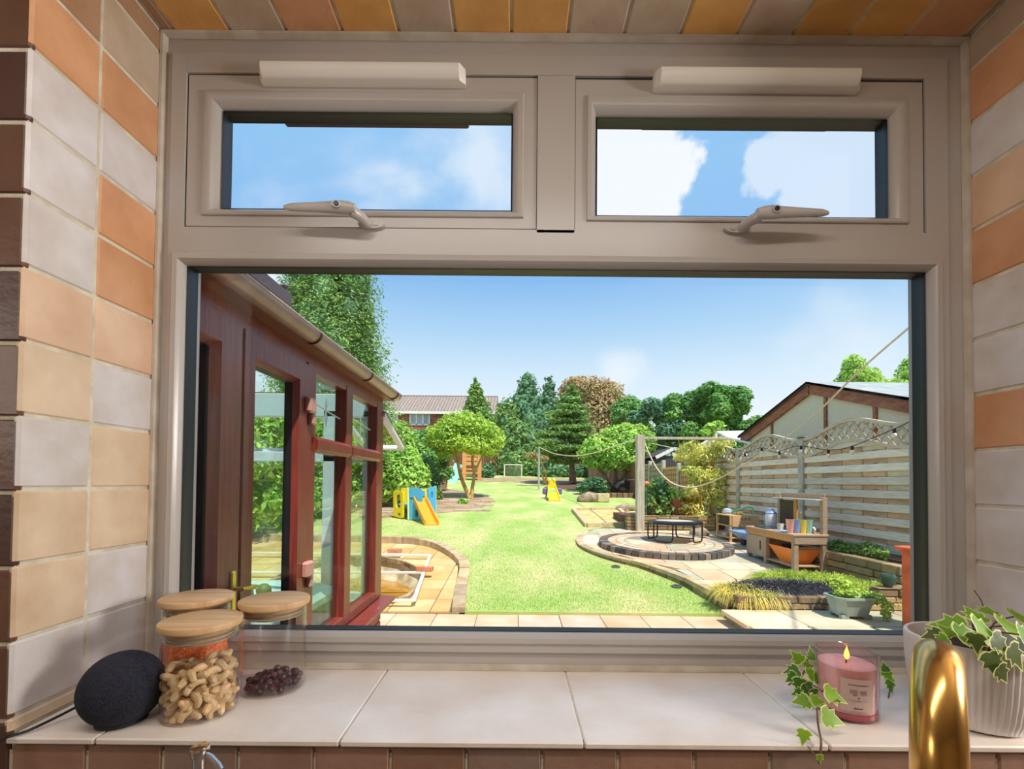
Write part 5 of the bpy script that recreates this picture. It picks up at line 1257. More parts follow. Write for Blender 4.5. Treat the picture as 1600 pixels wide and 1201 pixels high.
mg = thing('toy_mug', 'white mug with a brown pattern in the middle of the worktop', 'mug', (4.02, 7.02, kt)); MB().lathe([(.0001, 0), (.04, 0), (.045, .005), (.046, .10), (.041, .10), (.040, .01), (.0001, .01)], 20, (4.02, 7.02, kt)).build('body', mat('mug_pat', srgb(232,222,206), srgb(196,170,140), 40, .4), mg); MB().tube([(4.06, 7.0, kt+.08), (4.095, 6.99, kt+.075), (4.095, 6.99, kt+.035), (4.06, 7.0, kt+.03)], .006, 6).build('handle', MATS['mug_pat'], mg)
place(MB().lathe([(.0001, 0), (.05, 0), (.055, .01), (.05, .09), (.03, .12), (.0001, .12)], 18), 'dark_pot', mat('pot_maroon', srgb(74,52,56), rough=.35), (4.15, 7.05, kt), 'dark maroon pot beside the toy mug', 'pot')
place(MB().box(-.12, .12, -.17, .17, 0, .02, .006), 'black_tray', mat('tray_black', srgb(52,54,58), rough=.4), (4.0, 7.35, kt), 'flat black tray on the left of the worktop', 'tray')
place(MB().box(-.10, .10, -.14, .14, 0, .012, .004), 'blue_dish', mat('dish_blue', srgb(176,206,232), rough=.4), (3.99, 6.82, kt), 'pale blue flat dish beside the tumblers', 'dish')
# orange tub below with a navy bowl in it
tubm = MB(); z0 = kz+.095
def loft(m, rects):   # rects: (x0,x1,y0,y1,z)
    vs = [v for x0, x1, y0, y1, z in rects for v in ((x0, y0, z), (x1, y0, z), (x1, y1, z), (x0, y1, z))]; n = len(rects)
    return m.add(vs, [(i*4+k, i*4+(k+1) % 4, (i+1)*4+(k+1) % 4, (i+1)*4+k) for i in range(n-1) for k in range(4)] + [(0, 1, 2, 3), ((n-1)*4, (n-1)*4+1, (n-1)*4+2, (n-1)*4+3)])
loft(tubm, [(3.97, 4.22, 6.62, 6.95, z0), (3.90, 4.29, 6.48, 7.13, z0+.22), (3.92, 4.27, 6.50, 7.11, z0+.22), (3.98, 4.21, 6.64, 6.93, z0+.02)])
o = tubm.build('orange_tub', mat('orange_plastic', srgb(250,140,44), rough=.4)); tag(o, 'bright orange tub on the lower shelf of the mud kitchen', 'tub')
place(MB().lathe([(.0001, 0), (.09, 0), (.15, .07), (.16, .075), (.14, .07), (.0001, .012)], 24), 'navy_bowl', mat('navy_plastic', srgb(42,48,110), rough=.35), (4.08, 6.82, z0+.17), 'navy blue bowl resting in the orange tub', 'bowl')
# small tan kitchen further back
k2x0, k2x1, k2y0, k2y1 = 4.18, 4.52, 9.00, 9.62; z2 = patio_z(9.3); h2 = z2+.51
K2 = thing('toy_kitchen', 'pale wooden toy kitchen with three hooks left of the mud kitchen', 'play kitchen', (4.35, 9.3, z2))
for x, y in ((k2x0+.02, k2y0+.02), (k2x0+.02, k2y1-.02), (k2x1-.02, k2y0+.02), (k2x1-.02, k2y1-.02)): wbx(K2, 'leg', x-.02, x+.02, y-.02, y+.02, patio_z(y), h2-.02, TAN)
wbx(K2, 'worktop', k2x0, k2x1, k2y0, k2y1, h2-.02, h2, TAN); wbx(K2, 'shelf', k2x0, k2x1, k2y0, k2y1, h2-.22, h2-.20, TAN); wbx(K2, 'shelf', k2x0, k2x1, k2y0, k2y1, z2+.06, z2+.08, TAN)
MB().box(k2x0+.05, k2x0+.06, k2y0+.04, k2y1-.04, h2-.19, h2-.03).build('blackboard', MATS['board_black'], K2)
hp = wbx(K2, 'hook_panel', k2x0+.04, k2x1+.22, k2y0-.012, k2y0+.004, h2-.22, h2-.0, srgb(228,184,132))
for i in range(3): MB().tube([(k2x0+.22+i*.07, k2y0-.012, h2-.05), (k2x0+.22+i*.07, k2y0-.035, h2-.06), (k2x0+.22+i*.07, k2y0-.035, h2-.09)], .009, 6).build('hook', mat('hook_brown', srgb(120,80,54)), hp)
wbx(K2, 'leg', k2x1+.18, k2x1+.22, k2y0-.01, k2y0+.03, patio_z(9), h2-.2, TAN)
wc = thing('watering_can', 'grey-blue watering can with a green spout on the pale toy kitchen', 'watering can', (4.32, 9.42, h2))
MB().lathe([(.0001, 0), (.085, 0), (.10, .04), (.085, .09), (.04, .12), (.0001, .12)], 18, (4.32, 9.42, h2)).build('body', mat('can_grey', srgb(170,186,202), rough=.4), wc)
MB().tube(smooth([(4.38, 9.36, h2+.07), (4.50, 9.25, h2+.10), (4.58, 9.15, h2+.15), (4.66, 9.10, h2+.14), (4.68, 9.08, h2+.05)]), .018, 8).build('spout', mat('can_green', srgb(120,208,160), rough=.4), wc)
place(MB().lathe([(.0001, 0), (.05, 0), (.09, .10), (.085, .10), (.0001, .01)], 16), 'grey_bucket', mat('bucket_grey', srgb(140,146,156), rough=.5), (4.36, 9.2, z2+.08), 'small grey bucket on the lowest shelf of the toy kitchen', 'bucket')
place(MB().lathe([(.0001, 0), (.06, 0), (.08, .05), (.0001, .06)], 16), 'white_bowl', M_frost, (4.30, 9.42, z2+.08), 'pale bowl on the lowest shelf of the toy kitchen', 'bowl')
place(MB().sphere((0, 0, .04), .05, 12, 8, 1, 1, .8), 'yellow_toy', mat('toy_yellow', srgb(250,206,90), rough=.4), (4.45, 9.15, h2), 'yellow plastic toy on the pale toy kitchen', 'toy')
# blue toy wheelbarrow
wbz = patio_z(8.4)
W_ = thing('toy_wheelbarrow', 'pale blue toy wheelbarrow parked between the two play kitchens', 'wheelbarrow', (4.25, 8.4, wbz))
loft(MB(), [(4.15, 4.45, 8.25, 8.55, wbz+.16), (4.02, 4.58, 8.10, 8.75, wbz+.30), (4.04, 4.56, 8.12, 8.73, wbz+.30), (4.17, 4.43, 8.27, 8.53, wbz+.18)]).build('tray', mat('barrow_blue', srgb(120,164,220), rough=.4), W_)
MB().tube([(4.10, 8.20, wbz+.28), (4.18, 8.15, wbz+.01)], .012, 6).build('leg', MATS['can_grey'], W_); MB().tube([(4.40, 8.20, wbz+.28), (4.44, 8.15, wbz+.01)], .012, 6).build('leg', MATS['can_grey'], W_)
w_ = MB().lathe([(.0001, -.02), (.08, -.02), (.08, .02), (.0001, .02)], 18); w_.v = [(4.30+v[2], 8.72+v[0], wbz+.08+v[1]) for v in w_.v]; w_.build('wheel', MATS['dark_rubber'], W_)

# grey footed planter and terracotta column
pz_ = .172
gp_ = thing('grey_planter', 'grey-green footed plastic planter on the stone step', 'planter', (3.38, 4.74, pz_))
def octo(x0, x1, y0, y1, c): return [(x0+c, y0), (x1-c, y0), (x1, y0+c), (x1, y1-c), (x1-c, y1), (x0+c, y1), (x0, y1-c), (x0, y0+c)]
m = MB(); lv = [(.035, .03), (.035, .03), (0, .19), (-.015, .195), (-.015, .215), (.012, .215), (.03, .12)]
vs = []
for ins, z in lv: vs += [(x, y, pz_+z) for x, y in octo(3.225+ins, 3.61-ins, 4.60+ins, 4.88-ins, .06)]
m.add(vs, [(i*8+k, i*8+(k+1) % 8, (i+1)*8+(k+1) % 8, (i+1)*8+k) for i in range(len(lv)-1) for k in range(8)] + [tuple(range(8)), tuple(range(48, 56))])
for x in (3.265, 3.49):
    for y in (4.64, 4.80): m.box(x, x+.08, y, y+.05, pz_, pz_+.04, .004)
m.build('planter_body', mat('planter_grey', srgb(160,176,168), srgb(140,156,148), 6, .5), gp_)
MB().prism(octo(3.25, 3.585, 4.625, 4.855, .05), pz_+.12, pz_+.185).build('soil', M_soil, gp_)
tc_ = thing('terracotta_column', 'tall orange-red square clay column at the right edge of the view', 'planter', (3.82, 4.25, pz_))
M_terra = mat('terracotta', srgb(226,112,70), srgb(198,90,54), 6, .7, bump=.2)
MB().box(3.66, 3.98, 4.10, 4.40, pz_, .90, .006).build('shaft', M_terra, tc_); MB().box(3.62, 4.02, 4.06, 4.44, .90, .935, .008).build('cap', M_terra, tc_); MB().box(3.64, 4.00, 4.08, 4.42, .885, .90, .004).build('neck', M_terra, tc_)
place(MB().lathe([(.0001, 0), (.04, 0), (.07, .05), (.075, .10), (.06, .13), (.05, .13), (.0001, .04)], 20), 'green_pot', mat('green_glaze', srgb(56,88,70), rough=.25), (4.05, 5.04, .335+.085), 'round green glazed pot on the bed wall beside the clay column', 'pot')

# grasses of the bed
def clump(name, label, cx_, cy_, rx, ry, z, n, length, width, m, lean=(0, 0, .9), spread=.9, droop=.5, cat='ornamental grass', group='grasses of the planting bed'):
    a = rng.uniform(0, 2*PI, n); r = np.sqrt(rng.random(n)); P = np.stack([cx_+rx*r*np.cos(a), cy_+ry*r*np.sin(a), np.full(n, z)], 1)
    D = np.stack([np.cos(a)*r*spread, np.sin(a)*r*spread, np.full(n, 1.)], 1) + rng.normal(size=(n, 3))*.28 + np.array(lean)*.5; D[:, 2] = np.abs(D[:, 2])
    t = thing(name, label, cat, (cx_, cy_, z), group); blades('blades', P, D, length, width, m, t, droop=droop, seg=4); return t
M_gyel = mat('grass_yellow', srgb(238,218,110), srgb(196,196,80), 6, .6, island=.2, transl=.3); M_gblk = mat('grass_black', srgb(50,48,56), srgb(74,70,78), 9, .4, island=.4); M_glime = mat('grass_lime', srgb(200,214,84), srgb(150,176,66), 4, .6, island=.3, transl=.35)
M_gwhite = mat('grass_silver', srgb(206,200,190), srgb(150,140,140), 9, .5, island=.3)
def bedpt(px, py, h=.36): return GP(px, py, h, 0)
for x, y, rx, ry, n, L_, w, m, nm, lb, lean, dr in [
    (2.53, 5.32, .20, .15, 620, .24, .0055, M_gyel, 'yellow_grass', 'golden yellow grass spilling over the left end of the bed', (-.4, -.5, 0), .8),
    (2.70, 5.14, .22, .06, 420, .26, .0060, M_gyel, 'yellow_grass', 'golden grass tuft hanging over the front of the bed wall', (0, -1.2, -.1), 1.1),
    (2.74, 5.34, .24, .14, 420, .26, .0065, M_gblk, 'black_grass', 'dark strappy grass between the golden tufts', (.1, -.4, 0), .7),
    (2.92, 5.24, .24, .12, 300, .26, .0050, M_gwhite, 'silver_grass', 'silvery streaked grass among the dark tufts', (.3, -.6, 0), .9),
    (3.12, 5.36, .28, .20, 1700, .27, .0052, M_gblk, 'black_grass', 'mound of near-black grass in the middle of the bed', (.1, -.4, 0), .6),
    (3.52, 5.36, .26, .20, 1500, .25, .0052, M_gblk, 'black_grass', 'near-black grass behind the grey planter', (.1, -.5, 0), .7),
    (3.45, 5.85, .32, .20, 1100, .40, .0065, M_glime, 'lime_grass', 'lime grass before the right leg of the mud kitchen', (-.2, -.4, 0), .8),
    (3.86, 5.72, .30, .26, 1300, .40, .0065, M_glime, 'lime_grass', 'arching lime grass before the sandstone border', (0, -.6, 0), .9),
    (4.08, 5.36, .26, .18, 1100, .34, .0065, M_glime, 'lime_grass', 'lime grass beside the clay column', (-.2, -.6, 0), .9)]:
    clump(nm, lb, x, y, rx, ry, .29, n, L_, w, m, lean, droop=dr)
def leafy(name, label, blobs, n, size, m, loc, cat='plant', group=None, core=True, coremat=None, stems=None, stem_mat=None, aspect=.5, up=.35, shell=(.66, 1.06), parent=None, core_k=.62, lump_k=.30):
    t = parent or thing(name, label, cat, loc, group)
    vol = np.array([(b[1][0]*b[1][1]+b[1][1]*b[1][2]+b[1][0]*b[1][2]) for b in blobs]); k = (vol/vol.sum()*n).astype(int)+1
    P = []; Nn = []
    for (c, r), kk in zip(blobs, k):
        d = rng.normal(size=(kk, 3)); d /= np.linalg.norm(d, axis=1)[:, None]; s = rng.uniform(shell[0], shell[1], kk)[:, None]
        ks = rng.normal(size=(5, 3))*2.6; ph = rng.uniform(0, 6.28, 5); lump = np.sin(d@ks.T+ph).sum(1)/5
        s = s*(1+lump_k*lump[:, None]); P.append(np.array(c)+d*np.array(r)*s); Nn.append(d/np.array(r)*min(r) + np.array([0, 0, up]) + rng.normal(size=(kk, 3))*.45)
    quads('foliage', np.concatenate(P), np.concatenate(Nn), size, m, t, aspect=aspect)
    if core:
        cm_ = MB()
        for c, r in blobs: cm_.sphere(c, 1, 10, 7, r[0]*core_k, r[1]*core_k, r[2]*core_k)
        cm_.build('inner_foliage', coremat or m, t, kind='stuff')
    if stems:
        for pts, rr in stems: MB().tube(smooth(pts, 4), rr if not isinstance(rr, tuple) else list(np.linspace(rr[0], rr[1], len(smooth(pts, 4)))), 8).build('trunk', stem_mat, t)
    return t
M_lv = {}
def leafmat(nm, c1, c2, scale=.8, isl=.35): return mat('leaf_'+nm, c1, c2, scale, .6, island=isl, transl=.3, lo=.35, hi=.65)
LM_lime = leafmat('lime', srgb(204,224,92), srgb(160,200,80)); LM_green = leafmat('green', srgb(104,150,62), srgb(136,176,76)); LM_dark = leafmat('dark', srgb(74,124,84), srgb(110,156,98)); LM_conif = leafmat('conifer', srgb(112,154,76), srgb(158,190,100), 1.2)
LM_teal = leafmat('teal', srgb(84,136,104), srgb(126,170,126), .6); LM_bronze = leafmat('bronze', srgb(176,164,108), srgb(206,176,130), .7); LM_bright = leafmat('bright', srgb(158,206,90), srgb(196,226,112), .8); LM_mid = leafmat('mid', srgb(98,156,80), srgb(144,192,96), .5)
# trailing plant over the planter, ivy on the border, plants beside
leafy('trailing_plant', 'lime trailing plant spilling over the grey planter', [((3.42, 4.74, .40), (.17, .11, .06)), ((3.36, 4.80, .48), (.10, .09, .08)), ((3.60, 4.66, .38), (.10, .08, .06)), ((3.68, 4.60, .28), (.05, .05, .10))], 1100, .022, LM_lime, (3.4, 4.74, .38), core=False)
leafy('border_ivy', 'dark ivy scrambling on the border behind the mud kitchen', [((4.55, 6.4, .62), (.12, .35, .12)), ((4.6, 6.0, .66), (.10, .3, .10))], 1200, .03, LM_green, (4.6, 6.2, .6), core=False)

# ------------------------------------------------------------------ post, beam, ropes
M_post = mat('silvered_timber', srgb(206,196,176), srgb(172,160,140), 4, .85, stretch=(8, 8, .8), bump=.4)
o = MB().box(2.74, 2.91, 10.36, 10.53, .42, Z(1.10), .008).build('timber_post', M_post); tag(o, 'thick silvered timber upright at the left end of the pergola beam', 'post')
o = MB().box(2.70, 4.80, 10.40, 10.48, Z(1.005), Z(1.06), .006).build('pergola_beam', M_post); tag(o, 'slim timber beam from the upright to the slatted fence', 'beam')
M_rope = mat('pale_rope', srgb(228,210,186), rough=.8)
rp = [(1004,683,10.4),(1016,712,10.3),(1030,736,10.1),(1050,754,9.9),(1075,761,9.7),(1100,757,9.4),(1130,744,9.0),(1175,718,8.5),(1220,689,7.9),(1270,650,7.2),(1300,622,6.8),(1345,577,6.2),(1420,512,5.3),(1560,395,3.9),(1800,200,2.2)]
o = MB().tube(smooth([WP(*q) for q in rp]), .013, 6).build('rope', M_rope); tag(o, 'pale rope sagging from the timber upright across the fence', 'rope')
mp_ = LG(842, 765); tp = WP(842, 698, mp_.y)
o = MB().tube([mp_, tp], .045, 8).build('line_post', mat('galv', srgb(176,186,176), rough=.5)); tag(o, 'thin grey washing line post in the middle of the lawn', 'post')
o = MB().tube(smooth([tp, WP(865, 708, 19.5), WP(895, 712, 17.5), WP(925, 708, 15.5), WP(960, 697, 13), WP(1000, 684, 10.5)]), .016, 5).build('washing_line', M_rope); tag(o, 'slack washing line from the thin grey post to the timber upright', 'line')
o = MB().tube(smooth([WP(1016, 692, 10.5), WP(1060, 700, 12), WP(1100, 694, 13)]), .010, 5).build('washing_line', M_rope); tag(o, 'short slack line above the dark shed roof', 'line')

# pots and plants on the raised bed
for i, (px, py, r, h, c, lb) in enumerate([(1020, 822, .16, .26, srgb(120,80,60), 'brown pot nearest the timber upright'), (1040, 824, .15, .24, srgb(150,96,66), 'clay pot second from the timber upright'), (1056, 820, .20, .40, srgb(176,104,72), 'large terracotta pot on the raised bed'), (1072, 824, .14, .22, srgb(200,196,180), 'pale pot right of the large terracotta pot')]):
    x = (px-804)/725*11.1; place(MB().lathe([(.0001, 0), (r*.72, 0), (r, h*.92), (r*1.08, h*.92), (r*1.08, h), (r*.92, h), (r*.9, h*.85), (.0001, h*.85)], 20), 'plant_pot', mat('pot%d' % i, c, rough=.8), (x, 11.1, .75), lb, 'plant pot', 'pots on the raised bed')
for i, (px, py, rx, rz, m, lb) in enumerate([(1018, 782, .32, .42, LM_green, 'leafy shrub at the foot of the timber upright'), (1036, 790, .26, .32, LM_mid, 'bushy green plant in the second pot'), (1056, 775, .30, .20, LM_bright, 'rounded green plant in the large terracotta pot'), (1078, 790, .25, .40, LM_lime, 'yellow-green plant before the tan fence'), (1030, 765, .22, .30, LM_dark, 'upright plant with an orange flower by the upright')]):
    p = WP(px, py, 11.15); leafy('potted_plant', lb, [((p.x, p.y, p.z), (rx, .3, rz)), ((p.x+.1, p.y, p.z-.2), (rx*.7, .25, rz*.7))], 500, .055, m, (p.x, p.y, .95), group='plants on the raised bed', core=False)
p = WP(1010, 755, 11.0); fo = thing('orange_flower', 'single orange flower head beside the timber upright', 'flower', (p.x, p.y, .76)); MB().tube([(p.x, p.y, .76), p], .008, 5).build('stem', MATS['can_green'], fo)
MB().sphere(p, .075, 12, 8, 1, 1, .7).build('flower_head', mat('flower_orange', srgb(240,130,90), rough=.7), fo)
# bamboo: canes and yellow leaves
bb = thing('bamboo', 'tall yellow-green bamboo clump before the trellised fence', 'bamboo', (4.35, 10.9, .5), None)
canes = []
for i in range(26):
    x, y = random.uniform(3.95, 4.72), random.uniform(10.75, 11.1); h = random.uniform(1.5, 2.2)
    MB().tube([(x, y, .55), (x+random.uniform(-.05, .05), y-.04, .55+h*.55), (x+random.uniform(-.16, .16), y-.12, .55+h)], [.014, .011, .006], 6).build('cane', mat('cane', srgb(222,178,70), srgb(190,150,60), 6, .5), bb)
bl = []
for i in range(60):
    px = random.gauss(1115, 24); py = random.uniform(690, 810); 
    if px < 1072 and py > 735: px += 30
    w_ = WP(px, py, random.uniform(10.6, 11.1)); bl.append(((w_.x, w_.y, w_.z), (.20, .16, .15)))
LM_bam = leafmat('bamboo', srgb(252,246,156), srgb(216,226,116), 1.6, .22)
leafy('', '', bl, 9000, .065, LM_bam, None, core=False, parent=bb, aspect=.2, shell=(.2, 1.1))
p = WP(1080, 795, 10.9); leafy('yellow_hose', 'tangle of orange-yellow stems at the foot of the bamboo', [((p.x, p.y, p.z), (.18, .1, .28))], 260, .10, mat('orange_stem', srgb(236,190,60), rough=.6), (p.x, p.y, .6), core=False, aspect=.08)
o = rock('boulder', Vector((3.95, 9.9, patio_z(9.9))), .14, (1.2, 1, .8), M_rock, 'pale rough stone left of the pale toy kitchen', 5)

# ------------------------------------------------------------------ toys on the lawn
cp = LG(650, 812); S_ = 1.0
cy_ = cp.y; cz_ = lawn_z(cy_); CCX = cp.x
PY, PB2, PO, PLB = mat('toy_yel', srgb(252,212,36), rough=.4), mat('toy_blu', srgb(84,178,226), rough=.4), mat('toy_org', srgb(252,166,40), rough=.35), mat('toy_lemon', srgb(246,240,150), rough=.4)
cub = thing('climbing_cube', 'blue and yellow plastic climbing cube with an orange slide', 'play frame', (CCX, cy_, cz_))
def cpx(px, py, Y): return WP(px, py, Y)
def holepanel(name, m, corners, thick, holes, parent=cub):
    """panel given by four world corners with round-cornered window openings: holes in 0..1 units"""
    A_, B_, C2, D2 = [Vector(c) for c in corners]    # bottom-left, bottom-right, top-right, top-left
    nrm = (B_-A_).cross(D2-A_).normalized()*thick; mb = MB()
    bm = bmesh.new(); 
    def P(u, v): return A_.lerp(B_, u).lerp(D2.lerp(C2, u), v)
    def loop(pts): 
        vs = [bm.verts.new(P(u, v)) for u, v in pts]; return [bm.edges.new((vs[i], vs[(i+1) % len(vs)])) for i in range(len(vs))]
    r = .06; out = []
    for cx_, cy2, a0 in ((r, r, PI), (1-r, r, 1.5*PI), (1-r, 1-r, 0), (r, 1-r, .5*PI)): out += [(cx_+r*math.cos(a0+k*PI/8), cy2+r*math.sin(a0+k*PI/8)) for k in range(5)]
    eds = loop(out)
    for hu, hv, hw, hh in holes: eds += loop([(hu+hw*math.copysign(abs(math.cos(a))**.5, math.cos(a)), hv+hh*math.copysign(abs(math.sin(a))**.5, math.sin(a))) for a in np.linspace(0, 2*PI, 19)[:-1]])
    bmesh.ops.triangle_fill(bm, edges=eds, use_beauty=True)
    bm.normal_update(); res = bmesh.ops.extrude_face_region(bm, geom=bm.faces[:])
    for v in res['geom']:
        if isinstance(v, bmesh.types.BMVert): v.co += nrm
    bm.verts.index_update(); mb.add([v.co.copy() for v in bm.verts], [[v.index for v in f.verts] for f in bm.faces]); bm.free()
    return mb.build(name, m, parent, smooth=False)
y0 = cy_
def q_(px, py, Y): return WP(px, py, Y)
# front faces: (left yellow side), blue left panel, blue right panel, yellow arch above the slide
holepanel('side_panel', PY, [q_(617,806,y0+.35), q_(632,809,y0+.1), q_(632,768,y0+.1), q_(617,766,y0+.35)], .05, [(.5, .62, .25, .26), (.6, .12, .16, .06)])
holepanel('back_panel', PY, [q_(628,806,y0+.9), q_(642,809,y0+.85), q_(642,762,y0+.85), q_(628,762,y0+.9)], .05, [(.5, .2, .3, .1)])
holepanel('side_panel', PB2, [q_(638,811,y0), q_(662,812,y0-.1), q_(660,763,y0-.1), q_(638,761,y0)], .06, [(.32, .85, .16, .05), (.35, .66, .18, .04), (.6, .2, .12, .12)])
for a_, b_ in (((639,812),(638,761)),): MB().bar(q_(*a_, y0-.03), q_(*b_, y0-.03), .06, .08, up=(0, 1, 0), ch=.015).build('corner_post', PLB, cub)
holepanel('arch_panel', PY, [q_(655,783,y0-.05), q_(668,783,y0-.05), q_(667,763,y0-.05), q_(657,763,y0-.05)], .05, [(.5, .55, .26, .28)])
holepanel('side_panel', PB2, [q_(667,812,y0+.1), q_(679,808,y0+.35), q_(679,759,y0+.35), q_(667,763,y0+.1)], .05, [(.4, .75, .2, .12)])
MB().bar(q_(680,806,y0+.36), q_(680,759,y0+.36), .06, .08, up=(0, 1, 0), ch=.015).build('corner_post', PLB, cub)
MB().prism([V2(q_(620,808,y0+.4)), V2(q_(650,811,y0)), V2(q_(676,808,y0+.2)), V2(q_(660,800,y0+1.0)), V2(q_(632,800,y0+1.0))], cz_+.34, cz_+.38).build('platform', PB2, cub)
holepanel('back_panel', PB2, [q_(632,806,y0+1.0), q_(676,806,y0+.9), q_(676,764,y0+.9), q_(632,765,y0+1.0)], .05, [(.3, .6, .12, .15), (.7, .6, .12, .15)])
# slide: trough with side walls
s_ = MB(); st0, st1 = q_(656,781,y0-.08), q_(675,811,y0-.85); st1.z = lawn_z(st1.y)+.02
hw = .17; dn = (st1-st0)
for k in range(9):
    t = k/8; 
secs = []
for k in range(9):
    t = k/8; c = st0.lerp(st1, t); c.z = st0.z+(st1.z+.03-st0.z)*math.sin(min(1, t*1.06)*PI/2)**1.05 if False else st0.z+(st1.z-st0.z)*t + .05*math.sin(t*PI)*(.5-t)
    secs.append([(c.x-hw, c.y, c.z+.10), (c.x-hw+.03, c.y, c.z+.10), (c.x-hw+.05, c.y, c.z), (c.x+hw-.05, c.y, c.z), (c.x+hw-.03, c.y, c.z+.10), (c.x+hw, c.y, c.z+.10), (c.x+hw, c.y, c.z-.03), (c.x-hw, c.y, c.z-.03)])
vs = [v for s2 in secs for v in s2]; s_.add(vs, [(i*8+k, i*8+(k+1) % 8, (i+1)*8+(k+1) % 8, (i+1)*8+k) for i in range(8) for k in range(8)] + [tuple(range(8)), tuple(range(64, 72))])
s_.build('slide', PO, cub)
# yellow duck-headed slide in the distance
sp2 = LG(866, 783); y2 = sp2.y; z2_ = lawn_z(y2)
ds = thing('toddler_slide', 'yellow toddler slide with a purple-winged ladder further down the lawn', 'slide', (sp2.x, y2, z2_))
secs = []
for k in range(9):
    t = k/8; c = Vector((sp2.x-.02+.03*t, y2+.95-.95*t, z2_+.48-.44*t)); hw = .15+.06*t; secs.append([(c.x-hw, c.y, c.z+.10), (c.x-hw+.03, c.y, c.z+.10), (c.x-hw+.05, c.y, c.z), (c.x+hw-.05, c.y, c.z), (c.x+hw-.03, c.y, c.z+.10), (c.x+hw, c.y, c.z+.10), (c.x+hw, c.y, c.z-.03), (c.x-hw, c.y, c.z-.03)])
vs = [v for s2 in secs for v in s2]; MB().add(vs, [(i*8+k, i*8+(k+1) % 8, (i+1)*8+(k+1) % 8, (i+1)*8+k) for i in range(8) for k in range(8)] + [tuple(range(8)), tuple(range(64, 72))]).build('slide', PY, ds)
MB().box(sp2.x-.15, sp2.x+.13, y2+.60, y2+.64, z2_+.20, z2_+.40, .01).build('mint_panel', mat('toy_mint', srgb(150,216,170), rough=.4), ds)
for sgn in (-1, 1): MB().box(min(sp2.x+sgn*.18, sp2.x+sgn*.36), max(sp2.x+sgn*.18, sp2.x+sgn*.36), y2+.85, y2+.95, z2_+.22, z2_+.46, .04).build('wing', mat('toy_purple', srgb(120,100,160), rough=.4), ds)
m = MB().box(sp2.x-.15, sp2.x+.13, y2+.92, y2+1.0, z2_+.45, z2_+.72, .05).sphere((sp2.x-.10, y2+.96, z2_+.74), .07, 10, 8).sphere((sp2.x+.08, y2+.96, z2_+.74), .07, 10, 8); m.build('animal_head', PY, ds)
for sgn in (-1, 1): MB().tube([(sp2.x+sgn*.16, y2+1.0, z2_+.6), (sp2.x+sgn*.20, y2+1.35, z2_+.06)], .03, 6).build('leg', mat('toy_purple', srgb(120,100,160)), ds)
# goal
gl_ = WP(788, 746, 30.1); gr2 = WP(815, 746, 30.1); gz0_ = lawn_z(30.1); gh = WP(801, 726, 30.1).z
gt2 = thing('football_goal', 'small white football goal at the end of the lawn', 'goal', ((gl_.x+gr2.x)/2, 30.1, gz0_))
for x in (gl_.x, gr2.x): MB().tube([(x, 30.1, gz0_), (x, 30.1, gh)], .035, 8).build('post', M_pipe, gt2)
MB().tube([(gl_.x, 30.1, gh), (gr2.x, 30.1, gh)], .035, 8).build('crossbar', M_pipe, gt2)
nn_ = MB()
for k in range(13): x = gl_.x+(gr2.x-gl_.x)*k/12; nn_.bar((x, 30.15, gh), (x, 30.7, gz0_), .012, .012)
for k in range(9): t = k/9; nn_.bar((gl_.x, 30.15+.55*t, gh+(gz0_-gh)*t), (gr2.x, 30.15+.55*t, gh+(gz0_-gh)*t), .012, .012)
nn_.build('net', mat('net_grey', srgb(170,170,160)), gt2, smooth=False, kind='stuff')
# timber climbing house with slide
hx = [WP(x, 748, 27) for x in (700, 752)]; yb = 27.0; zb = lawn_z(yb); WH = srgb(232,168,106)
ph = thing('wooden_playhouse', 'orange timber climbing tower half hidden by the lime tree', 'playhouse', ((hx[0].x+hx[1].x)/2, yb, zb)); zt = WP(740, 693, yb).z
xl, xr = WP(722, 748, yb).x, WP(752, 748, yb).x
for x in (xl, xr-.22): wbx(ph, 'corner_post', x, x+.22, yb, yb+.15, zb, zt, WH)
for k in range(5): wbx(ph, 'board', xl+.2, xr-.2, yb+.04, yb+.08, zt-.22-.26*k, zt-.26*k-.02, WH)
wbx(ph, 'rail', xl, xr, yb-.01, yb+.06, zb+.38, zb+.50, WH); wbx(ph, 'rail', xl-.9, xl, yb-.01, yb+.06, zb+.38, zb+.48, WH); wbx(ph, 'rail', xl-.9, xl, yb-.01, yb+.06, zb+.75, zb+.84, WH)
wbx(ph, 'corner_post', xl-.9, xl-.78, yb, yb+.12, zb, zb+1.9, WH); wbx(ph, 'deck', xl-.9, xr, yb+.1, yb+1.6, zb+.62, zb+.70, WH)
MB().bar(WP(716, 725, 26.5), WP(706, 757, 25.0), .45, .05, up=(0, 1, .4)).build('slide', mat('slide_teal', srgb(140,196,186), rough=.4), ph, label='pale teal slide of the timber tower')
# ------------------------------------------------------------------ neighbouring buildings
# far brick house
Y0 = 42.0
def HP(px, py, Y=Y0): return WP(px, py, Y)
hs = thing('brick_house', 'two storey brick house with brown tiled roof beyond the garden end', 'house', (-6, Y0, 2.4))
ea, rd = HP(700, 645).z, HP(700, 620, Y0+3.5).z; xl, xr = HP(560, 645).x, HP(774, 645).x; gz_ = lawn_z(Y0)
MB().box(xl, xr, Y0, Y0+7, gz_-.5, ea).build('wall', mat('far_brick', srgb(176,116,96), srgb(140,84,70), 1.5, .9, stretch=(1, 1, 6), bump=.2), hs)
M_rt = mat('brown_roof_tile', (1,1,1), (.80,.76,.74), 3, .9, objcol=True, bump=.3)
sl_len = 14; rf = MB().rprism([(Y0-.4, ea+.05), (Y0+3.5, rd), (Y0+7.4, ea+.05)], 'x', xl-.3, xr+.1).build('roof', M_rt, hs, color=srgb(128,112,102))
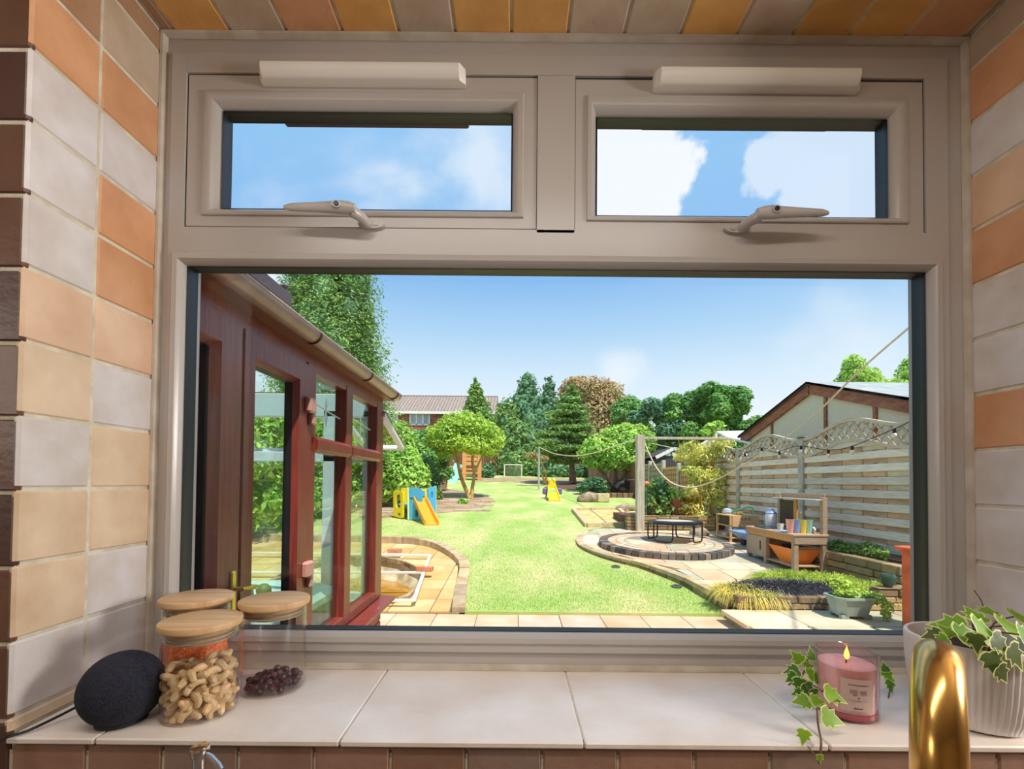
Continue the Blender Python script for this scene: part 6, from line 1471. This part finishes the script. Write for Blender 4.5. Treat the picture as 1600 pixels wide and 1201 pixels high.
for i in range(44):                       # tile columns, one strip each
    x0 = xl-.3+(xr-xl+.4)*i/44; x1 = xl-.3+(xr-xl+.4)*(i+1)/44-.05
    if x1 < HP(590, 640).x: continue
    MB().add([(x0, Y0-.45, ea+.10), (x1, Y0-.45, ea+.10), (x1, Y0+3.5, rd+.06), (x0, Y0+3.5, rd+.06), (x0, Y0-.45, ea+.02), (x1, Y0-.45, ea+.02)], [(0, 1, 2, 3), (0, 4, 5, 1)]).build('tile_column', M_rt, hs, smooth=False, color=jit(srgb(160,146,136), .06))
MB().box(xl-.3, xr+.1, Y0-.50, Y0-.38, ea-.16, ea+.08).build('fascia', mat('fascia_white', srgb(236,232,224), rough=.5), hs)
def far_window(px0, px1, py0, py1, n, parent=hs, Y=Y0):
    a, b_ = HP(px0, py1, Y), HP(px1, py0, Y); f = MB(); w = .07
    for x in [a.x+(b_.x-a.x)*k/n for k in range(n+1)]: f.box(x-w, x+w, Y-.08, Y+.02, a.z, b_.z)
    for z in (a.z, b_.z): f.box(a.x-w, b_.x+w, Y-.08, Y+.02, z-w, z+w)
    fo = f.build('window', MATS['fascia_white'], parent)
    for k in range(n): MB().box(a.x+(b_.x-a.x)*k/n+w, a.x+(b_.x-a.x)*(k+1)/n-w, Y-.03, Y-.02, a.z+w, b_.z-w).build('pane', mat('net_curtain', srgb(190,204,214), srgb(150,166,178), .8, .3), fo)
far_window(603, 621, 647, 662, 2); far_window(641, 671, 646, 663, 3); far_window(628, 637, 682, 690, 1); far_window(712, 738, 646, 663, 3)
for px in (603, 692): x = HP(px, 650).x; MB().tube([(x, Y0-.1, gz_), (x, Y0-.1, ea)], .06, 6).build('drainpipe', mat('pipe_black', srgb(50,48,48)), hs)
MB().box(xl-.3, xr+.1, Y0+3.42, Y0+3.60, rd-.02, rd+.12).build('ridge_tiles', mat('ridge_t', srgb(140,122,112), rough=.9), hs)
# neighbour's garage: gable towards the garden on the right
GX = 5.62; g0, g1, gm_ = 11.15, 6.45, 8.75
zE0, zR, zE1 = Z(1.24), Z(1.90), Z(1.16)
ga = thing('garage', 'pebbledashed garage with brown bargeboards showing above the slatted fence', 'garage', (GX+2.5, gm_, .3))
M_dash = mat('pebbledash', srgb(236,230,208), srgb(204,198,178), 60, .95, bump=.8, bscale=120)
MB().rprism([(g0, .1), (g0, zE0), (gm_, zR), (g1, zE1), (g1, .1)], 'x', GX, GX+5).build('wall', M_dash, ga, smooth=False)
M_barge = mat('bargeboard', srgb(168,106,76), srgb(128,78,58), 6, .7, stretch=(1, 1, 3), bump=.2)
for (ya, za), (yb_, zb_) in (((g0+.25, zE0-.09), (gm_, zR)), ((gm_, zR), (g1-.6, zE1-.18))):
    MB().bar((GX-.04, ya, za-.08), (GX-.04, yb_, zb_-.08), .05, .17, up=(0, 0, 1)).build('bargeboard', M_barge, ga)
M_felt = mat('roof_sheet_grey', srgb(176,180,174), srgb(150,156,152), 4, .6); M_dkedge = mat('roof_edge', srgb(70,62,66), rough=.7)
for (ya, za), (yb_, zb_) in (((g0+.30, zE0-.10), (gm_, zR)), ((gm_, zR), (g1-.65, zE1-.19))):
    MB().add([(x, y, z+d) for x in (GX-.12, GX+5.2) for y, z, d in ((ya, za, .02), (yb_, zb_, .02), (yb_, zb_, .06), (ya, za, .06))], [(0, 1, 2, 3), (4, 7, 6, 5), (0, 4, 5, 1), (3, 2, 6, 7), (0, 3, 7, 4), (1, 5, 6, 2)]).build('roof_slope', M_felt, ga, smooth=False)
    MB().bar((GX-.10, ya, za+.035), (GX-.10, yb_, zb_+.035), .04, .05, up=(0, 0, 1)).build('verge', M_dkedge, ga)
for y in (10.1, 8.35, 7.2): 
    zt_ = zR-(abs(y-gm_))*(.66/2.35)-.15; MB().box(GX-.03, GX+.01, y-.035, y+.035, .5, zt_).build('batten', M_barge, ga)
# white lean-to roof and shed beyond
cpy = WP(1120, 676, 13); 
ca = thing('white_canopy', 'white sheet canopy roof between the bamboo and the garage', 'canopy', (6.2, 13, .6))
a, b_, c, d = WP(1118, 676, 14.5), WP(1176, 675, 12.2), WP(1172, 694, 10.9), WP(1138, 686, 11.6)
MB().add([a, b_, c, d, a+Vector((0, 0, .05)), b_+Vector((0, 0, .05)), c+Vector((0, 0, .05)), d+Vector((0, 0, .05))], [(0, 1, 2, 3), (4, 7, 6, 5), (0, 4, 5, 1), (1, 5, 6, 2), (2, 6, 7, 3), (3, 7, 4, 0)]).build('roof_sheet', mat('sheet_white', srgb(244,242,244), rough=.5), ca, smooth=False)
for p in (a, b_, d): MB().bar(p, (p.x, p.y, .5), .08, .08, up=(0, 1, 0)).build('leg', M_pipe, ca)
gh_ = thing('greenhouse', 'pale white framed greenhouse gable behind the bamboo', 'greenhouse', (6.9, 15.5, .8))
a, b_, t_ = WP(1085, 700, 15.5), WP(1136, 700, 15.5), WP(1112, 684, 15.5); f = MB()
for p0, p1 in ((a, t_), (t_, b_), (a, b_), (a, (a.x, a.y, .7)), (b_, (b_.x, b_.y, .7)), (t_, (t_.x, t_.y, .7))): f.bar(p0, p1, .06, .06, up=(0, 1, 0))
f.build('frame', M_pipe, gh_); MB().add([a, b_, t_, (a.x, a.y, .7), (b_.x, b_.y, .7)], [(0, 1, 2), (0, 3, 4, 1)]).build('glazing', mat('pale_glazing', srgb(206,220,222), rough=.2), gh_, smooth=False)
sd = thing('black_shed', 'black timber shed with white bargeboards and two small windows beyond the low fence', 'shed', (6.4, 18, .9))
ys = 17.5; a, b_, t_ = WP(1024, 716, ys), WP(1092, 716, ys), WP(1052, 702, ys)
MB().rprism([(a.x+.05, .8), (b_.x, .8), (b_.x, b_.z), (t_.x, t_.z), (a.x+.05, a.z)], 'y', ys, ys+3).build('wall', mat('black_boards', srgb(56,60,62), srgb(74,76,76), 3, .8, stretch=(8, 1, 1)), sd, smooth=False)
for p0, p1 in ((a, t_), (t_, WP(1096, 712, ys))): MB().bar(p0+Vector((0, -.06, .03)), p1+Vector((0, -.06, .03)), .06, .12, up=(0, 0, 1)).build('bargeboard', M_pipe, sd)
MB().add([a+Vector((-.1, 0, .05)), t_+Vector((0, 0, .1)), t_+Vector((0, 3.2, .1)), a+Vector((-.1, 3.2, .05))], [(0, 1, 2, 3)]).add([t_+Vector((0, 0, .1)), b_+Vector((.1, 0, .05)), b_+Vector((.1, 3.2, .05)), t_+Vector((0, 3.2, .1))], [(0, 1, 2, 3)]).build('roof', M_dkedge, sd, smooth=False)
for px in (1044, 1053): p = WP(px, 709, ys-.02); MB().box(p.x-.09, p.x+.09, ys-.05, ys-.01, p.z-.08, p.z+.07, .02).build('window', mat('shed_pane', srgb(210,220,222), rough=.2), sd)

# ------------------------------------------------------------------ trees and hedges
M_trunk = mat('bark', srgb(150,124,98), srgb(104,84,66), 5, .95, bump=.6, stretch=(3, 3, .7)); M_ytr = mat('bark_yellow', srgb(214,176,104), srgb(166,132,84), 4, .9, bump=.4)
def E3(px, py, Y, rx, ry, rz): p = WP(px, py, Y); return ((p.x, p.y, p.z), (rx, ry, rz))
def px2(w, Y): return w*Y/725
def cone_blobs(px, ytop, ybot, wbot, Y, tiers, seed, taper=.9, wtop=.1, droop=.0, flat=.7, cnt=6):
    r_ = random.Random(seed); out = []
    for i in range(tiers):
        t = i/(tiers-1); py = ytop+(ybot-ytop)*t; w = px2(wbot/2*(wtop+(1-wtop)*t**taper), Y); k = 1 if i == 0 else cnt
        br = max(w*.55, px2(wbot/2, Y)*.17)
        for j in range(k):
            a = 2*PI*(j+r_.random()*.7)/k; rr = w*.62*r_.uniform(.75, 1.15) if k > 1 else 0; p = WP(px, py, Y)
            out.append(((p.x+rr*math.cos(a), p.y+rr*math.sin(a)*.8, p.z+r_.uniform(-.1, .1)*br-droop*rr), (br*r_.uniform(.8, 1.15), br, br*flat*r_.uniform(.8, 1.2))))
    return out
# tall conifer behind the conservatory roof
t = leafy('tall_conifer', 'tall dense green conifer rising behind the conservatory gutter', cone_blobs(516, 385, 690, 178, 14, 12, 3, .55, .50, flat=1.2, cnt=7), 60000, .070, LM_conif, WP(516, 770, 14), 'tree', aspect=.3, up=.9, shell=(.62, 1.14), coremat=LM_dark, core_k=.52,
          stems=[([LG(516, 800)*1.0 if False else Vector((WP(516, 770, 14).x, 14, .6)), Vector((WP(516, 770, 14).x, 14, 3.2))], (.22, .16))], stem_mat=M_trunk)
# hedge of laurel along the left
hb = []
r_ = random.Random(5)
for i in range(34):
    y = 6.8+i*.33; x = -5.6+.035*i+r_.uniform(-.2, .2)
    for z in (.9, 1.8, 2.5): hb.append(((x+r_.uniform(-.2, .2), y, z+lawn_z(y)-.2+r_.uniform(-.15, .15)), (.62, .45, .55)))
leafy('laurel_hedge', 'long bright laurel hedge seen through the conservatory glass', hb, 26000, .075, LM_bright, (-5.4, 11, .4), 'hedge', coremat=LM_green)
hb = [E3(612, 735, 14.5, .55, .6, .85), E3(636, 745, 14.3, .55, .6, .75), E3(628, 720, 14.8, .6, .6, .5), E3(605, 760, 14.4, .5, .5, .5), E3(655, 752, 14.6, .38, .5, .62), E3(590, 715, 14.5, .55, .6, .6)]
leafy('laurel_shrub', 'rounded light green laurel right of the conservatory post', hb, 8000, .075, LM_bright, LG(620, 790), 'shrub', coremat=LM_green)
leafy('shrub', 'dusky purple-green shrub behind the climbing cube', [E3(660, 738, 18, .55, .5, .7), E3(668, 752, 18, .45, .5, .5)], 2200, .07, LM_dark, LG(660, 775), 'shrub')
leafy('left_tree', 'dark leafed spreading tree left of the lime green one', [E3(650, 695, 20.5, .95, .9, .55), E3(672, 712, 20.4, .95, .9, .6), E3(640, 715, 20.6, .7, .7, .5), E3(690, 738, 20.3, .5, .5, .35), E3(660, 685, 20.8, .7, .8, .4)], 7000, .09, LM_mid, LG(688, 767), 'tree', coremat=LM_dark,
      stems=[([LG(690, 767), WP(690, 745, 20.3), WP(682, 728, 20.3), WP(665, 712, 20.4)], (.20, .08)), ([LG(692, 767), WP(694, 748, 20.2), WP(697, 730, 20.2), WP(703, 708, 20.2)], (.18, .09)), ([WP(690, 745, 20.3), WP(672, 732, 20.1), WP(655, 718, 20.2)], (.09, .05))], stem_mat=M_trunk)
# lime green small tree with forked yellow trunks
lb_ = [E3(725, 668, 17.1, 1.0, .9, .48), E3(700, 675, 17, .75, .8, .42), E3(752, 676, 17.2, .80, .8, .42), E3(683, 690, 17, .42, .6, .30), E3(768, 692, 17.1, .44, .6, .36), E3(715, 692, 16.9, .8, .8, .36), E3(745, 695, 16.9, .7, .7, .36), E3(762, 705, 17, .36, .5, .20), E3(695, 705, 17.2, .4, .5, .22)]
leafy('lime_tree', 'small spreading tree with vivid yellow-green leaves and forked trunks', lb_, 15000, .062, LM_lime, LG(735, 778), 'tree', coremat=LM_bright, shell=(.6, 1.08),
      stems=[([LG(735, 779), WP(728, 765, 17), WP(719, 740, 17), WP(714, 712, 17), WP(708, 690, 17)], (.085, .045)), ([LG(737, 779), WP(738, 762, 17), WP(741, 742, 17), WP(738, 718, 17), WP(742, 698, 17)], (.075, .04)), ([WP(741, 742, 17), WP(748, 724, 17), WP(756, 706, 17)], (.04, .02)), ([WP(714, 712, 17), WP(725, 695, 17.1), WP(735, 680, 17.2)], (.045, .02))], stem_mat=M_ytr)
leafy('shrub', 'small bright green plant at the foot of the forked trunks', [E3(724, 786, 15.4, .18, .18, .16)], 500, .06, LM_bright, LG(724, 790), 'shrub', core=False, up=1)
leafy('shrub', 'little tuft beside the climbing cube', [E3(684, 772, 16.5, .18, .2, .22)], 300, .06, LM_green, LG(684, 778), 'shrub', core=False, up=1)
# slim conifer by the house
leafy('slim_conifer', 'slim pointed conifer before the brick house', cone_blobs(743, 594, 668, 44, 30, 9, 8, .6, .12, flat=1.2, cnt=5) + [E3(735, 660, 30, 1.2, .8, .5), E3(752, 655, 30, .9, .8, .6), E3(758, 645, 30.5, .4, .4, 1.0)], 7000, .12, LM_conif, LG(743, 749), 'tree', up=.8, coremat=LM_green, stems=[([Vector((WP(743, 740, 30).x, 30, 1.7)), WP(743, 665, 30)], (.2, .1))], stem_mat=M_trunk)
# dark conifers at the end
def dk(px, yt, yb_, w, Y, seed, label, m=LM_teal, n=9000, cnt=6, flat=1.0, group='dark conifers at the garden end', taper=.75, tiers=13, size=.17, up=.3, core=LM_dark, wtop=.08):
    leafy('dark_conifer', label, cone_blobs(px, yt, yb_, w, Y, tiers, seed, taper, wtop, flat=flat, cnt=cnt), n, size, m, Vector((WP(px, 740, Y).x, Y, lawn_z(Y))), 'tree', group, coremat=core, up=up, aspect=.4,
          stems=[([Vector((WP(px, 740, Y).x, Y, lawn_z(Y)-.1)), WP(px, yb_, Y)], (.3, .2))], stem_mat=M_trunk)
dk(824, 588, 735, 118, 36, 11, 'tallest blue-green conifer standing left of the layered conifer', n=11000)
dk(858, 592, 730, 80, 38, 12, 'second pointed blue-green conifer just behind the layered one', n=7000)
dk(792, 628, 725, 78, 35, 13, 'lower bushy conifer beside the house end', m=LM_conif, n=7000, wtop=.3)
dk(812, 664, 738, 92, 33.8, 21, 'broad low conifer over the far fence', m=LM_conif, n=7000, wtop=.35)
dk(850, 680, 745, 80, 33.8, 22, 'low shaded conifer behind the thin washing line post', m=LM_teal, n=5000, wtop=.5)
dk(780, 672, 738, 60, 34.5, 23, 'small dark conifer above the shed end of the fence', m=LM_mid, n=4000, wtop=.5)
# bronze tree
bzs = [E3(915, 615, 40, 2.2, 2, 1.3), E3(900, 605, 40, 1.2, 1.5, .8), E3(938, 622, 40, 2.0, 2, 1.4), E3(955, 645, 39.5, 1.7, 2, 1.6), E3(925, 650, 39.6, 2.4, 2, 1.8), E3(940, 675, 39.4, 2.2, 2, 1.8), E3(965, 665, 39, 1.2, 1.3, 1.8)]
leafy('bronze_tree', 'bronze-tinted broad tree behind the layered conifer', bzs, 20000, .15, LM_bronze, Vector((WP(925, 740, 40).x, 40, 2.4)), 'tree', coremat=LM_conif, up=.3)
# layered garden conifer
r_ = random.Random(4); lyb = []
for i, (py, w) in enumerate([(606, 12), (614, 26), (624, 36), (634, 44), (645, 58), (655, 68), (666, 74), (677, 84), (688, 96), (699, 104), (709, 88), (716, 60)]):
    k = 3 if i < 2 else 8
    for j in range(k):
        a = 2*PI*(j+r_.random())/k; rr = px2(w/2, 25)*r_.uniform(.35, .85); cx_ = WP(890-(i*.3), py, 25)
        lyb.append(((cx_.x+rr*math.cos(a), 25+rr*.8*math.sin(a), cx_.z-.10*rr+r_.uniform(-.08, .08)), (px2(w/2, 25)*.42+.10, px2(w/2, 25)*.4+.1, .17)))
leafy('layered_conifer', 'conifer with flat layered boughs in the middle distance', lyb, 15000, .10, LM_conif, LG(895, 756), 'tree', coremat=LM_dark, up=.6, aspect=.35,
      stems=[([LG(895, 756), WP(894, 735, 25), WP(892, 700, 25), WP(890, 612, 25)], (.22, .05))], stem_mat=M_trunk)
leafy('shrub', 'small pale forked shrub beside the washing line post', [E3(833, 712, 23, .38, .3, .18), E3(848, 716, 23, .3, .3, .15)], 500, .07, LM_bronze, LG(852, 757), 'shrub', core=False,
      stems=[([LG(852, 757), WP(847, 742, 23.5), WP(836, 722, 23), WP(828, 712, 23)], (.06, .03)), ([LG(852, 757), WP(853, 740, 23.3), WP(848, 724, 23), WP(846, 712, 23)], (.06, .03))], stem_mat=M_ytr)
leafy('low_shrub', 'low dark green shrubs along the far fence', [E3(870, 740, 31.5, 1.4, .6, .5), E3(900, 738, 31.5, 1.2, .6, .6), E3(845, 742, 32, .7, .5, .4), E3(760, 737, 30, .6, .5, .6)], 2500, .13, LM_dark, LG(870, 748), 'shrub', core=True)
# bright tree on the right
bt = [E3(962, 690, 20.2, .85, .8, .62), E3(935, 700, 20, .65, .7, .5), E3(918, 706, 20, .42, .5, .34), E3(985, 690, 20, .6, .7, .6), E3(955, 712, 20, .9, .8, .55), E3(978, 715, 20, .7, .7, .5), E3(930, 722, 20, .5, .5, .25), E3(998, 672, 20.2, .42, .4, .28), E3(978, 668, 20.2, .35, .4, .20), E3(1008, 700, 20, .36, .4, .5), E3(1016, 690, 19.8, .2, .3, .4)]
leafy('bright_tree', 'bushy bright green tree left of the timber upright', bt, 11000, .085, LM_bright, LG(960, 768), 'tree', coremat=LM_green, shell=(.65, 1.12),
      stems=[([LG(957, 768), WP(950, 752, 20), WP(940, 738, 20), WP(930, 728, 20)], (.10, .05)), ([LG(960, 768), WP(962, 748, 20), WP(962, 730, 20)], (.12, .07)), ([LG(962, 768), WP(972, 748, 20), WP(980, 732, 20)], (.10, .05))], stem_mat=M_trunk)
leafy('shrub', 'feathery dark green shrub under the bright tree', [E3(928, 756, 19.2, .55, .5, .28), E3(915, 760, 19, .4, .4, .2), E3(940, 762, 18.8, .3, .3, .2)], 1600, .08, LM_dark, LG(928, 768), 'shrub', up=1)
o = MB().tube(smooth([LG(962, 770)+Vector((0, 0, .2)), LG(970, 770)+Vector((0, 0, .42)), LG(985, 770)+Vector((0, 0, .30))]), .16, 10).build('black_barrow', mat('barrow_black', srgb(44,46,48), rough=.5)); tag(o, 'dark upturned tub under the bright tree', 'tub')
low_ = thing('low_stone_edge', 'low dark stone edge below the bright tree', 'wall', LG(975, 778)); p = LG(958, 777)
for k in range(9): MB().box(p.x-.3+k*.22, p.x-.3+k*.22+.20, p.y-.1, p.y+.1, p.z-.03, p.z+.17, .02).build('stone', M_stone, low_, color=jit(srgb(140,110,86), .15))
# great green hedge of conifers behind the sheds
for i, (px, yt, w, Y, n, lb) in enumerate([(985, 612, 62, 34, 6000, 'green conifer next to the bronze tree'), (1030, 604, 84, 32, 9000, 'broad dark conifer behind the black shed'), (1072, 603, 84, 32, 9000, 'dense conifer above the shed roof'), (1112, 590, 92, 31, 10000, 'tallest broad conifer above the bamboo'), (1150, 596, 84, 30, 9000, 'rightmost big conifer whose flank catches the sun')]):
    r_ = random.Random(40+i); bl_ = []
    for j in range(26):
        u = r_.uniform(-1, 1); py = yt + 14 + abs(u)**2*26 + r_.random()*(92-abs(u)*20); bl_.append(E3(px+u*w*.42, py, Y+r_.uniform(-.9, .5)*(1-abs(u)*.3), px2(15, Y), px2(14, Y), px2(12, Y)))
    leafy('broad_conifer', lb, bl_, n, .16, [LM_mid, LM_teal, LM_mid, LM_mid, LM_bright][i] if i != 4 else LM_mid, Vector((WP(px, 740, Y).x, Y, lawn_z(Y))), 'tree', 'broad conifers behind the sheds', coremat=LM_dark, up=.5, aspect=.4,
          stems=[([Vector((WP(px, 740, Y).x, Y, lawn_z(Y)-.1)), WP(px, 690, Y)], (.3, .25))], stem_mat=M_trunk)
leafy('sapling', 'light green sapling top above the white canopy', [E3(1112, 668, 13.5, .22, .2, .12), E3(1104, 676, 13.5, .18, .2, .10), E3(1122, 662, 13.5, .16, .2, .08)], 260, .09, LM_bright, Vector((WP(1112, 700, 13.5).x, 13.5, .8)), 'shrub', core=False, stems=[([Vector((WP(1112, 700, 13.5).x, 13.5, .8)), WP(1112, 668, 13.5)], (.03, .015))], stem_mat=M_ytr)
leafy('round_tree', 'rounded bright tree behind the garage roof', [E3(1333, 572, 24, .55, .6, .5), E3(1338, 588, 24, .9, .8, .45), E3(1345, 600, 24, 1.1, .9, .5)], 4000, .10, LM_bright, Vector((WP(1338, 700, 24).x, 24, .9)), 'tree', coremat=LM_mid, stems=[([Vector((WP(1338, 700, 24).x, 24, .9)), WP(1338, 605, 24)], (.2, .12))], stem_mat=M_trunk)
leafy('edge_tree', 'bright tree top at the right edge of the glass behind the garage', [E3(1420, 585, 22, .5, .6, .5), E3(1418, 570, 22, .25, .3, .3), E3(1385, 602, 22, .9, .8, .25), E3(1450, 575, 22, 1.0, .9, .9)], 2600, .10, LM_bright, Vector((WP(1425, 700, 22).x, 22, .9)), 'tree', coremat=LM_mid, stems=[([Vector((WP(1430, 700, 22).x, 22, .9)), WP(1430, 600, 22)], (.2, .12))], stem_mat=M_trunk)
